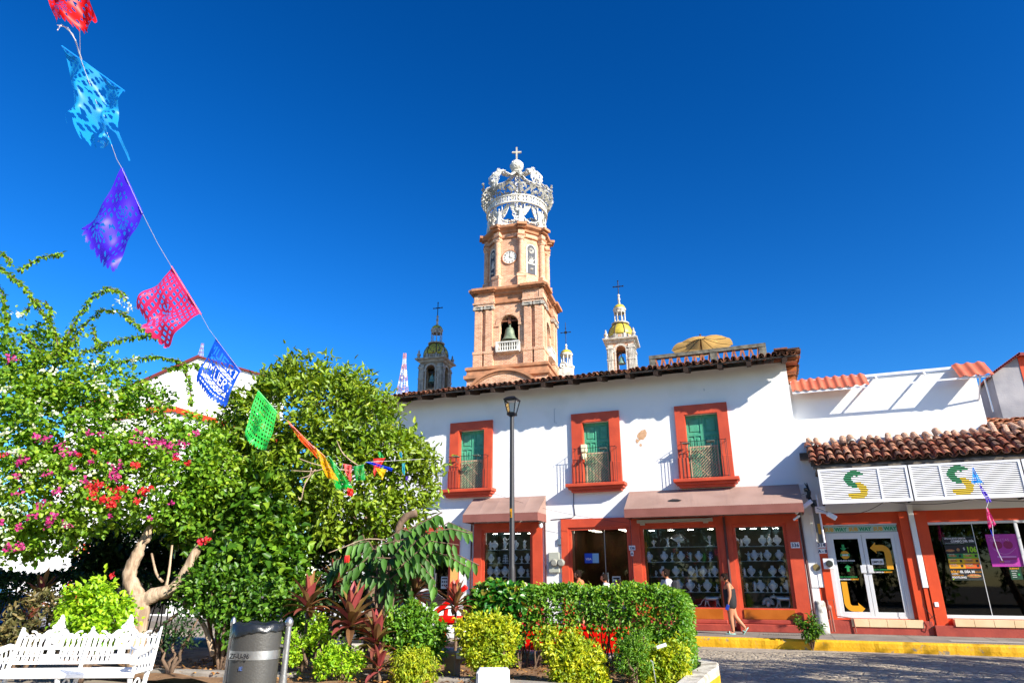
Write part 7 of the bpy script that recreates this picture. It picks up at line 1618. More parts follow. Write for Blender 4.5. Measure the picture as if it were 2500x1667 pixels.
def flowers(name, pts, m, D, rad, n, parent, Lf=.05):
    P, O = [], []
    for (x, y, *s_) in pts:
        sc = s_[0] if s_ else 1; c = A(x, y, D - (.0 if len(s_) < 2 else s_[1])); 
        c = np.array(c) - np.array([-syw, cyw, .2]) * .15
        for _ in range(int(n * sc)): P.append(c + rng.normal(size=3) * rad * sc * np.array([1, .8, .7])); O.append(rng.normal(size=3))
    P, O = np.array(P), np.array(O); return leafmesh(name, P, O, unit(len(P)) + np.array([.3, -.5, .5]), rng.uniform(.7, 1.3, len(P)) * Lf, rng.uniform(.7, 1.2, len(P)) * Lf * .9, m, parent, .2, .1)
fD = DB - 1.45
wh_ = [(310, 742, 1), (325, 755, .8), (60, 770, .7), (245, 895, .8), (30, 950, 1), (140, 905, .9), (260, 935, 1), (285, 955, .9), (300, 975, .7), (40, 1052, .9), (300, 1045, .9), (320, 1035, .6), (5, 1150, 1.2), (15, 1180, 1.1), (10, 1205, .7), (45, 1250, .8), (100, 1140, .8), (240, 1155, .8), (60, 1235, .8), (30, 1315, .8), (120, 985, .8), (20, 1290, .7), (350, 1030, .6), (380, 1050, .5), (55, 1100, .8), (75, 1165, .7), (340, 880, .6), (200, 1180, .6), (5, 1060, .8)]
pk = [(42, 878, .8), (125, 1072, .8), (165, 1090, .7), (175, 1110, .6), (105, 1062, .4), (385, 1082, .7), (400, 1078, .7), (415, 1085, .8), (430, 1095, .8), (440, 1108, .6), (460, 1080, .6), (490, 1060, .5), (300, 1140, .8), (288, 1160, .9), (298, 1166, .8), (228, 1172, .6), (70, 1122, .7), (60, 1130, .5), (130, 1155, .6), (122, 1230, .9), (145, 1262, .9), (135, 1272, .6), (95, 1255, .4), (60, 1200, .5), (40, 1335, .7), (62, 1330, .7), (180, 1280, .5), (62, 1285, .5), (190, 1140, .5), (20, 1270, .5), (355, 1058, .5), (340, 1082, .4), (155, 1200, .6), (230, 1058, .4)]
rd = [(240, 1188, .8), (256, 1182, .8), (245, 1205, .7), (266, 1215, .9), (285, 1225, .8), (296, 1212, .8), (305, 1195, .8), (318, 1190, .5), (362, 1196, .6), (378, 1190, .6), (348, 1136, .5), (335, 1132, .4), (350, 1220, .4), (285, 1234, .5), (248, 1100, .4), (505, 1318, .6, .3), (520, 1312, .5, .3), (287, 1398, .3, -.8), (470, 1130, .4), (440, 1120, .3), (212, 1110, .3), (20, 1110, .4)]
flowers('white_flowers', wh_, FW, fD, .07, 18, bou); flowers('pink_flowers', pk, FP, fD, .06, 26, bou); flowers('red_flowers', rd, FR, fD, .05, 30, bou)
def scatter(n, x0, x1, y0, y1): return [(rng.uniform(x0, x1), rng.uniform(y0, y1), rng.uniform(.1, .35)) for _ in range(n)]
flowers('white_specks', scatter(14, 0, 330, 880, 1330), FW, fD, .08, 60, bou, .04); flowers('pink_specks', scatter(9, 0, 470, 1040, 1330), FP, fD, .07, 50, bou, .04)
# ---- round glossy-leaved tree
DT = 13.0
tb = A(905, 1520, DT); rt_ = thing('round_tree', 'round dense citrus-green tree in the middle with bunting hung across it', 'tree', (tb.x, tb.y, .3))
bl = [(760, 1010, 125), (840, 1035, 115), (680, 1050, 110), (905, 1080, 95), (955, 1120, 75), (640, 1120, 100), (760, 1140, 135), (860, 1180, 120), (985, 1180, 55), (700, 970, 66), (800, 972, 66), (612, 1020, 65), (1010, 1150, 34), (570, 1090, 60), (745, 925, 36), (930, 1030, 45), (880, 970, 45), (600, 1190, 95), (700, 1230, 90), (800, 1260, 85), (905, 1250, 70), (650, 945, 30), (585, 1150, 70), (860, 950, 22), (970, 1240, 50), (1000, 1080, 25), (560, 1010, 26), (1025, 1190, 36), (1030, 1120, 28), (1000, 1235, 46), (1045, 1155, 20), (500, 1100, 40)]
P, O, cc = crown_pts(blobs3(bl, DT), 22000, .17, 24, inner=.6)
leafy('foliage', P, O, .135, .42, LG, rt_, droop=.2, spread=.85)
b = MB(); k = pxm(900, 1300, DT); TR = .8
limb([(900, 1660), (903, 1500), (905, 1400), (912, 1320), (905, 1260), (892, 1190)], [20, 17, 14, 11, 9, 6], DT); limb([(915, 1560), (935, 1440), (962, 1350), (972, 1290), (990, 1262), (1018, 1252)], [16, 12, 10, 9, 11, 10], DT - .9)
for (x, y) in ((700, 1000), (820, 980), (650, 1100), (960, 1120), (760, 1080), (600, 1180), (860, 1120), (720, 1200)): limb([(905, 1330), ((905 + x) / 2 + 15, (1330 + y) / 2 + 30), (x, y)], [8, 6, 2], DT)
obj('trunk', b, bark, rt_, True)
b = MB(); k = pxm(800, 1150, 11); TR = 1
for pts in ([(860, 1150), (800, 1140), (760, 1130), (728, 1118)], [(800, 1140), (765, 1150), (710, 1148)], [(770, 1145), (745, 1180), (735, 1220), (728, 1212)], [(760, 1142), (755, 1160), (730, 1168)], [(880, 1140), (840, 1110), (822, 1075)], [(985, 1325), (900, 1315), (840, 1335), (800, 1350)]): limb(pts, [1.6, 1.4, .9], 11.4)
obj('bare_twigs', b, barkpale, rt_, True)
# ---- broad shrubs filling the gap between the trees
def bush(name, label, cat, bl, D, n, Lpx, wr, m, clump=.12, per=20, shrink=1.0, dy=0, stem=None, up=.35, droop=.1, nst=7, sp=.9, stemmat=None, base_y=None, inner=.55):
    bl = [(x, y + dy, r * shrink, *q) for x, y, r, *q in bl]; B3 = blobs3(bl, D); c0 = B3[0][0]; zb = .36
    t = thing(name, label, cat, (c0.x, c0.y, zb)); P, O, cc = crown_pts(B3, n, clump, per, inner=inner)
    leafy('foliage', P, O, Lpx * pxm(bl[0][0], bl[0][1], D), wr, m, t, up=up, droop=droop, spread=sp)
    rr = random.Random(len(label)); tips = [c + Vector((rr.uniform(-.6, .6) * r, rr.uniform(-.6, .6) * r, rr.uniform(-.3, .6) * r)) for c, r in B3 for _ in range(max(1, nst // len(B3)))]
    branchy(t, (c0.x, c0.y, zb - .05), tips, .022, stemmat or bark, 'stems', len(label)); return t
bush('broad_shrub', 'tall bright leafy shrub filling the space between the two trees', 'shrub', [(570, 1320, 85), (640, 1300, 80), (520, 1230, 75), (600, 1230, 80), (540, 1400, 60), (620, 1390, 70), (680, 1370, 60), (690, 1300, 60), (470, 1270, 50), (720, 1420, 45)], 12.3, 7600, 20, .62, LS, .15, 20, nst=16, inner=.4)
bush('leafy_shrub', 'shaded shrub with small leaves behind the litter bin', 'shrub', [(560, 1460, 60), (640, 1460, 60), (500, 1440, 50), (690, 1490, 45), (600, 1520, 45), (740, 1560, 40)], 11.6, 5200, 12, .7, LBD, .12, nst=10)
bush('under_shrub', 'dark straggly shrub in the shade below the round tree', 'shrub', [(800, 1400, 70), (870, 1400, 60), (760, 1340, 60), (900, 1480, 50), (830, 1480, 50), (950, 1420, 40)], 13.4, 3800, 14, .6, LDK, .14, nst=10)
bush('back_shrub', 'dark green shrub below the bougainvillea canopy behind the pale trunk', 'shrub', [(250, 1370, 45), (400, 1350, 50), (300, 1320, 50), (460, 1390, 45)], 14.2, 6500, 13, .6, LDK, .15, nst=12)
# ---- long dark clipped hedge at the left, seen against the light
def hedgebox(x0, x1, y0, y1, z0, z1, n, ang=0, org=(0, 0), edge=.08, faces=('f', 't', 'r', 'l')):
    P, O = [], []; a = {'f': (x1 - x0) * (z1 - z0), 't': (x1 - x0) * (y1 - y0), 'r': (y1 - y0) * (z1 - z0), 'l': (y1 - y0) * (z1 - z0), 'i': 0}; tot = sum(a[f] for f in faces)
    for f in faces:
        m_ = int(n * a[f] / tot); u, v, w = rng.random(m_), rng.random(m_), np.abs(rng.normal(size=m_)) * edge - .03
        if f == 'f': p = np.c_[x0 + (x1 - x0) * u, y0 + w, z0 + (z1 - z0) * v]; o = [0, -1, 0]
        elif f == 't': p = np.c_[x0 + (x1 - x0) * u, y0 + (y1 - y0) * v, z1 - w]; o = [0, 0, 1]
        elif f == 'r': p = np.c_[x1 - w, y0 + (y1 - y0) * u, z0 + (z1 - z0) * v]; o = [1, 0, 0]
        else: p = np.c_[x0 + w, y0 + (y1 - y0) * u, z0 + (z1 - z0) * v]; o = [-1, 0, 0]
        # rounded shoulders
        P.append(p); O.append(np.tile(o, (m_, 1)).astype(float))
    P, O = np.vstack(P), np.vstack(O)
    cx, cz, hx, hz = (x0 + x1) / 2, z1, (x1 - x0) / 2, .25
    dz = np.clip((P[:, 2] - (z1 - .25)) / .25, 0, 1) ** 2; P[:, 1] = np.where(P[:, 1] < (y0 + y1) / 2, P[:, 1] + dz * .12 * (P[:, 1] < y0 + .3), P[:, 1]); P[:, 0] -= np.where(P[:, 0] > x1 - .3, dz * .14, 0); P[:, 0] += np.where(P[:, 0] < x0 + .3, dz * .1, 0)
    P[:, 2] += .035 * np.sin(P[:, 0] * 5) * (O[:, 2] > .5) + .02 * np.sin(P[:, 0] * 13)
    P += rng.normal(size=P.shape) * .02
    return P, O
la, lb = A(-60, 1440, 13.2), A(470, 1440, 13.2); dh_ = (lb - la); ang = math.atan2(dh_.y, dh_.x); Ln = math.hypot(dh_.x, dh_.y)
t = thing('dark_hedge', 'long flat-topped dark hedge with bare lower stems at the left', 'hedge', (la.x, la.y, .35)); zt4 = A(100, 1408, 13.2).z
P, O = hedgebox(0, Ln, -.4, .5, zt4 - .5, zt4, 7000, faces=('f', 't', 'r', 'l')); Rm = np.array([[math.cos(ang), math.sin(ang)], [-math.sin(ang), math.cos(ang)]])
P[:, :2] = P[:, :2] @ Rm + np.array([la.x, la.y]); O[:, :2] = O[:, :2] @ Rm
leafy('foliage', P, O, .075, .6, LDK, t)
b = MB(); rr = random.Random(31)
for i in range(34):
    u = rr.random(); p = la.lerp(lb, u); p.z = .33
    for _ in range(3): q = p + Vector((rr.uniform(-.5, .5), rr.uniform(-.3, .3), zt4 - .33 - rr.uniform(.05, .35))); mdl = p.lerp(q, .5) + Vector((rr.uniform(-.15, .15), rr.uniform(-.1, .1), 0)); b.tube([p, mdl, q], [.02, .014, .008], 5)
obj('stems', b, mat('dark_stem', '#2A2018', .9), t)
# ---- lime bush behind the bench
bush('lime_bush', 'glowing lime green bush directly behind the white bench', 'shrub', [(230, 1500, 52), (190, 1470, 34), (270, 1520, 45), (210, 1530, 45), (250, 1450, 30), (285, 1490, 30), (180, 1510, 30), (240, 1425, 14)], 10.6, 3800, 12, .6, LL, .08, nst=10)
bush('dark_ground_bush', 'low dark mottled bush left of the lime bush behind the bench', 'shrub', [(90, 1500, 45), (60, 1540, 45), (130, 1540, 40), (20, 1560, 40)], 11.0, 1500, 16, .4, island_mat('mottled_leaf', ['#2E3A1C', '#6E6A3A', '#4A4426', '#8A7A4A'], .5, .2), .1)
bush('sapling', 'thin sapling with sparse leaves right of the pale trunk', 'shrub', [(430, 1530, 28), (470, 1520, 22), (400, 1560, 20), (450, 1560, 20)], 11.2, 420, 10, .5, LDK, .1, per=6, nst=3)
# ---- big clipped hedge
t = thing('big_hedge', 'big boxy bright green hedge between the round tree and the street', 'hedge', (-3.2, 11.4, .35))
hx0, hx1 = AY(1150, 1500, 11.1).x, AY(1668, 1500, 11.1).x; hz = AY(1500, 1441, 11.1).z
P, O = hedgebox(hx0, hx1, 10.95, 12.1, .75, hz, 21000, edge=.09); kp = ~((P[:, 2] < .75 + .5) & (P[:, 0] > hx0 + 1.0) & (P[:, 0] < hx1 - 1.0) & (rng.random(len(P)) < .8) & (P[:, 2] < .8 + .2 * np.sin((P[:, 0] - hx0) * .8) ** 2)); P, O = P[kp], O[kp]
big = (P[:, 0] < hx0 + .95 + rng.normal(size=len(P)) * .12)
leafy('foliage', P[~big], O[~big], .062, .58, LH, t, up=.2, droop=.25)
sel = rng.random(big.sum()) < .42
leafy('heart_shaped_leaves', P[big][sel], O[big][sel], .115, .9, island_mat('heart_leaf', ['#2A6A1E', '#3C8424', '#1E5618', '#6A9A34', '#8A6A2E'], .3, .25), t, up=.1, droop=.3)
P3, O3 = hedgebox(hx1 - .9, hx1 + .02, 10.85, 12.2, .38, .85, 3200, edge=.1); leafy('lower_foliage', P3, O3, .06, .5, LH, t)
b = MB(); rr = random.Random(3)
for i in range(46):
    p = Vector((rr.uniform(hx0 + .1, hx1 - .1), rr.uniform(11.1, 11.9), .33)); q = p + Vector((rr.uniform(-.35, .35), rr.uniform(-.2, .2), rr.uniform(.5, 1.0))); b.tube([p, p.lerp(q, .5) + Vector((rr.uniform(-.08, .08), 0, 0)), q], [.018, .013, .007], 5)
obj('stems', b, bark, t)
# young shoots sticking out of the top
P, D_, N_ = [], [], []; b = MB()
for i in range(60):
    X = rr.uniform(hx0 + .6, hx1 - .1); p = Vector((X, rr.uniform(10.95, 11.6), hz - .02)); q = p + Vector((rr.uniform(-.06, .06), rr.uniform(-.05, .02), rr.uniform(.05, .16))); b.tube([p, q], [.003, .002], 4)
    for j in range(7): o = Vector(rng.normal(size=3)); P.append(p.lerp(q, j / 6)); D_.append(o + Vector((0, 0, .6))); N_.append(Vector((.2, -.3, 1)))
obj('shoots', b, bark, t); leafmesh('shoot_leaves', P, D_, N_, .045, .026, LL, t)
# ---- golden bushes
bush('golden_bush', 'flat-topped golden bush at the left end of the big hedge', 'shrub', [(1190, 1530, 48), (1145, 1525, 36), (1235, 1530, 38), (1190, 1590, 45), (1230, 1580, 34), (1150, 1580, 32), (1190, 1630, 34), (1165, 1512, 24), (1215, 1512, 26), (1250, 1520, 18), (1125, 1518, 16)], 10.3, 7500, 8.5, .5, LY, .06, 22, up=.5, nst=12, shrink=.78, dy=12)
bush('golden_bush', 'stepped golden bush trimmed in ragged tiers in front of the big hedge', 'shrub', [(1400, 1590, 48), (1350, 1555, 30), (1395, 1550, 26), (1325, 1545, 20), (1440, 1590, 38), (1370, 1620, 42), (1420, 1640, 38), (1455, 1635, 30), (1380, 1655, 30), (1360, 1580, 26), (1412, 1562, 18), (1470, 1660, 26)], 10.1, 7500, 9, .5, LY, .06, 22, up=.5, nst=12, shrink=.78, dy=12)
bush('golden_bush', 'yellowish bush with bare twigs below the right end of the big hedge', 'shrub', [(1620, 1600, 36), (1650, 1580, 30), (1590, 1630, 32), (1655, 1630, 34), (1610, 1650, 34), (1665, 1650, 24), (1575, 1580, 20)], 10.2, 4200, 9, .5, LY, .07, 20, up=.5, nst=12, shrink=.78, dy=12)
bush('fern_bush', 'fresh green feathery bush left of the yellowish bush with bare twigs', 'shrub', [(1540, 1590, 26), (1525, 1610, 22), (1560, 1620, 26), (1545, 1565, 18), (1570, 1560, 18)], 10.0, 2600, 8, .3, LH, .06, 20)
bush('green_bush', 'rounded glossy green bush between the red-leaved plants and the flat golden bush', 'shrub', [(1005, 1530, 46), (970, 1550, 36), (1040, 1550, 40), (1010, 1570, 40), (1015, 1500, 24), (1045, 1500, 16), (1060, 1580, 22), (960, 1510, 14)], 10.7, 3800, 13, .42, LH, .08, 18, up=.5)
bush('weeping_lime_bush', 'small drooping yellow-green bush beside the planter kerb', 'shrub', [(1000, 1625, 36), (1035, 1620, 28), (980, 1620, 24), (1020, 1645, 30), (1050, 1640, 18), (990, 1650, 24)], 10.35, 3400, 9, .32, LY, .07, 18, up=-.2, droop=.5)
bush('small_lime_bush', 'small lime bush at the foot of the large red-leaved plant', 'shrub', [(845, 1625, 24), (800, 1605, 22), (870, 1610, 18), (790, 1630, 18), (825, 1585, 16)], 10.4, 1700, 9, .5, LL, .07, 16)
bush('small_lime_bush', 'small lime bush right beside the litter bin post', 'shrub', [(790, 1540, 20), (765, 1560, 18), (715, 1570, 18), (725, 1600, 16), (775, 1520, 12)], 10.8, 1200, 9, .5, LL, .07, 16)
# ---- red cordylines
def strap(b, p, d, L, w, n=8, droop=.9, th=0):
    d = d.normalized(); side = d.cross(Vector((0, 0, 1))); side = side.normalized() if side.length > .05 else Vector((1, 0, 0)); pts = []; q = Vector(p); dd = d.copy()
    for i in range(n + 1):
        f = i / n; ww = w * (math.sin(math.pi * min(1, f * .92 + .08)) ** .8) * (1 if f < .97 else .2); up = side.cross(dd).normalized(); pts += [q - side * ww / 2 + up * ww * .22, q, q + side * ww / 2 + up * ww * .22]; q = q + dd * L / n; dd = (dd + Vector((0, 0, -droop / n * (0.4 + f)))).normalized()
    b.add(pts, [f for i in range(n) for f in ((i * 3, i * 3 + 1, i * 3 + 4, i * 3 + 3), (i * 3 + 1, i * 3 + 2, i * 3 + 5, i * 3 + 4))])
def ti(px, py, D, Lpx, n, label, seed, up=.35, w=.25):
    rr = random.Random(seed); c = A(px, py, D); k = pxm(px, py, D); t = thing('cordyline', label, 'plant', (c.x, c.y, .36), group='red-leaved cordylines'); b = MB()
    n = int(n * 1.4)
    for i in range(n):
        a = i * 2.4 + rr.uniform(-.3, .3); f = i / n; el = R(80) - f * R(95); d = Vector((math.cos(a) * math.cos(el), math.sin(a) * math.cos(el), math.sin(el) + .1)); strap(b, c + Vector((0, 0, .12 - .3 * f * Lpx * k)), d, Lpx * k * rr.uniform(.75, 1.15), Lpx * k * w * rr.uniform(.8, 1.15), droop=.5 + .7 * f)
    obj('leaves', b, LT, t); b = MB(); b.tube([(c.x, c.y, .33), (c.x + .02, c.y, (c.z + .33) / 2), (c.x, c.y, c.z + .05)], [.03, .025, .02], 7); obj('stem', b, bark, t, True)
    b = MB()
    for i in range(9): a = i * 1.1; strap(b, c + Vector((0, 0, .02)), Vector((math.cos(a) * .45, math.sin(a) * .45, .9)), Lpx * k * .4, Lpx * k * .05, 4, .3)
    obj('pink_leaf_stalks', b, mat('pink_stalk', '#C8344E', .4), t)
ti(750, 1490, 11.0, 70, 20, 'red-leaved cordyline just right of the litter bin', 1)
ti(856, 1530, 10.7, 84, 24, 'largest red-leaved cordyline with bright pink centre in front of the round tree', 2, w=.26)
ti(918, 1580, 10.5, 72, 18, 'dark red cordyline with drooping lower leaves right of the largest one', 3, w=.26)
ti(1010, 1462, 11.6, 66, 24, 'red-leaved cordyline standing in front of the white parked car', 4)
ti(1112, 1490, 11.2, 55, 20, 'bronze and yellow cordyline left of the big hedge', 5)
ti(815, 1440, 12.2, 60, 16, 'small bronze cordyline in the shade behind the largest one', 6); ti(925, 1645, 10.3, 60, 12, 'low dark cordyline at the planter kerb', 7, w=.25)
ti(95, 1470, 12.4, 60, 16, 'dark cordyline under the long hedge at the left', 8); ti(70, 1520, 11.6, 45, 12, 'pink-tinged cordyline behind the left end of the bench', 9)
# ---- cassia fronds
cs_ = A(930, 1400, 11.2); t = thing('cassia_shrub', 'dark green shrub with long paired leaflets hanging before the shop wall', 'shrub', (cs_.x, cs_.y, .36))
fr = [[(960, 1370), (1040, 1300), (1100, 1290), (1150, 1302)], [(980, 1400), (1060, 1345), (1100, 1360), (1148, 1388)], [(930, 1380), (880, 1350), (830, 1370), (800, 1420)], [(950, 1360), (1000, 1290), (1060, 1262), (1075, 1262)], [(960, 1390), (1020, 1370), (1055, 1410), (1062, 1450)], [(940, 1370), (940, 1320), (980, 1290), (1040, 1310)], [(930, 1400), (900, 1390), (870, 1430)], [(940, 1390), (970, 1400), (990, 1440), (1000, 1470)], [(930, 1370), (900, 1320), (860, 1330), (830, 1380)], [(950, 1380), (990, 1350), (1030, 1355), (1060, 1385)], [(940, 1370), (960, 1340), (1000, 1330), (1030, 1345)], [(930, 1390), (940, 1420), (930, 1460)], [(960, 1360), (1020, 1280), (1080, 1250)], [(980, 1380), (1050, 1320), (1120, 1330)], [(900, 1360), (850, 1400), (840, 1440)]]
P, D_, N_ = [], [], []; b = MB(); rr = random.Random(14)
for f_ in fr + [[(x + rng.uniform(-25, 25), y + rng.uniform(-18, 30)) for x, y in q] for q in fr[:3] + fr[4:12]]:
    Df = 11.2 + rr.uniform(-.5, .4); p = pl(f_, Df); b.tube(p, .010, 5); tot = []
    for i in range(len(p) - 1):
        m_ = max(2, int((p[i + 1] - p[i]).length / .085)); tot += [(p[i].lerp(p[i + 1], j / m_), (p[i + 1] - p[i]).normalized()) for j in range(m_)]
    for (q, d) in tot[1:]:
        s_ = d.cross(Vector((0, 0, 1))).normalized()
        for sg in (-1, 1): P.append(q); D_.append(s_ * sg * .6 + d * .4 + Vector((rr.uniform(-.25, .25), rr.uniform(-.25, .25), -.9 + rr.uniform(-.2, .2)))); N_.append(Vector((0, 0, .5)) + s_ * sg * .6 + Vector((.2, -.2, 0)))
obj('frond_stalks', b, bark, t); leafmesh('leaflets', P, D_, N_, rng.uniform(.16, .26, len(P)), rng.uniform(.075, .105, len(P)), LC, t, .14, .16)
branchy(t, (cs_.x, cs_.y, .33), [A(x, y, 11.2) for x, y in ((950, 1370), (920, 1380), (975, 1390), (940, 1340))], .03, bark)
b = MB(); c = A(847, 1364, 10.6); [b.ball(c + Vector((.03 * i, 0, 0)), (.018, .018, .06), 8, 6) for i in (-1, 0, 1)]; tag(obj('flower', b, FR), 'hanging red flower bud under the round tree', 'flower')
# ---- weed at the kerb
c = AY(1985, 1585, 20.1); t = thing('kerb_weed', 'leafy green weed sprouting from the broken yellow kerb by the concrete post', 'plant', (c.x, 20.1, 0)); n = 230; P, D_, N_ = [], [], []; b = MB(); rr = random.Random(5)
for i in range(16):
    tp = Vector((c.x + rr.uniform(-.34, .34), 20.05 + rr.uniform(-.2, .15), rr.uniform(.35, .95))); mdl = Vector((c.x, 20.1, 0)).lerp(tp, .55) + Vector((rr.uniform(-.08, .08), 0, .05)); b.tube([(c.x, 20.12, 0), mdl, tp], [.012, .008, .004], 5)
    for j in range(34): q = mdl.lerp(tp, rr.random() * 1.05) + Vector((rr.uniform(-.08, .08), rr.uniform(-.08, .08), rr.uniform(-.06, .06))); P.append(q); D_.append(Vector((rr.uniform(-1, 1), rr.uniform(-1, 1), rr.uniform(-.7, .5)))); N_.append(Vector((.1, -.3, .8)))
obj('stems', b, bark, t); leafmesh('leaves', P, D_, N_, rng.uniform(.08, .14, len(P)), .045, LBD, t)
# ---- litter of dry leaves and twigs on the soil
n = 1500; P = np.c_[rng.uniform(-10, -1.4, n), rng.uniform(8.6, 12.2, n), np.full(n, .385)]; tag(leafmesh('fallen_leaves', P, np.c_[rng.normal(size=(n, 2)), rng.normal(size=n) * .2], np.c_[rng.normal(size=(n, 2)) * .3, np.ones(n)], rng.uniform(.04, .09, n), .03, island_mat('dry_leaf', ['#9A6A34', '#C08A44', '#7A4E2A', '#D0A050', '#5E4428', '#B0743A'], .7, .1)), kind='stuff')
b = MB(); rr = random.Random(8)
for (px, py, h) in ((1108, 1635, .35), (1095, 1600, .4)):
    pass
c = A(1110, 1610, 10.9); t = thing('stone_block', 'small rough stone block with white side in the planting bed', 'block', (c.x, c.y, .35)); b.bbox(c.x - .13, c.x + .06, c.y - .1, c.y + .1, .33, c.z + .12, .02); obj('block_body', b, mat('tan_block', '#A88C70', .9, bump=.4), t); b = MB(); b.bbox(c.x + .065, c.x + .15, c.y - .1, c.y + .1, .6, c.z + .12, .01); obj('block_side', b, M_['whitepaint'], t)
p0, p1 = A(1593, 1615, 9.9), A(1612, 1690, 9.9); b = MB(); b.tube([p0, Vector((p0.x + .03, p0.y, .35))], .007, 6); b.tube([p0, p0 + Vector((-.03, 0, .02))], .01, 6); tag(obj('garden_tap', b, M_['steel']), 'thin metal pipe standing in the yellowish bush with bare twigs', 'pipe')
p0 = A(1615, 1576, 9.9); b = MB(); b.bbox(-.07, .07, -.004, .004, -.022, .022, .002, M=Matrix.Translation(p0) @ Matrix.Rotation(R(-18), 4, 'Y')); tag(obj('plant_label', b, M_['velvet']), 'small white sign stuck in the bushes at the right end of the hedge', 'sign')
# ---- tree beyond the right edge of the picture that dapples the road
tr = thing('shade_tree', 'big leafy plaza tree whose dappled shade falls across the road', 'tree', (10.0, 9.5, 0)); P, O, cc = crown_pts([(Vector((10.6, 10.4, 5.6)), 1.7), (Vector((12.2, 12.2, 5.4)), 1.5), (Vector((8.7, 9.2, 5.0)), 1.3), (Vector((14.0, 13.6, 5.8)), 1.4)], 9000, .4, 30, skipback=0)
leafy('foliage', P, O, .2, .5, LG, tr); branchy(tr, (10, 9.5, 0), [(10.6, 10.4, 5.6), (12.2, 12.2, 5.4), (8.7, 9.2, 5.0), (14, 13.6, 5.8)], .18, bark)
# ---- plaza trees behind the viewer, mirrored in the shop windows
P, O, cc = crown_pts([(Vector((0, 0, 6.5)), 3.2), (Vector((2.5, .5, 5.2)), 2.3), (Vector((-2.6, -.4, 5.4)), 2.4), (Vector((.5, -1, 8.5)), 2.2), (Vector((0, 0, 4)), 2.2), (Vector((0, 0, 2.0)), 2.4), (Vector((2.8, 0, 1.6)), 1.7)], 5200, .6, 24, skipback=0)
pt = thing('plaza_tree', 'tall plaza tree behind the photographer mirrored in the shop windows', 'tree', (0, 0, 0), group='plaza trees mirrored in the shop windows', local=True); leafy('foliage', P, O, .42, .5, LBD, pt); branchy(pt, (0, 0, 0), [(0, 0, 7), (2, 0, 5.5), (-2, 0, 5.5)], .2, bark)
for i, X in enumerate(range(-36, 30, 6)):
    o = pt if i == 0 else copy_tree(pt)
    o.location = (X, -14 - (i % 3) * 2.5, 0); o.rotation_euler = (0, 0, i * 1.3)
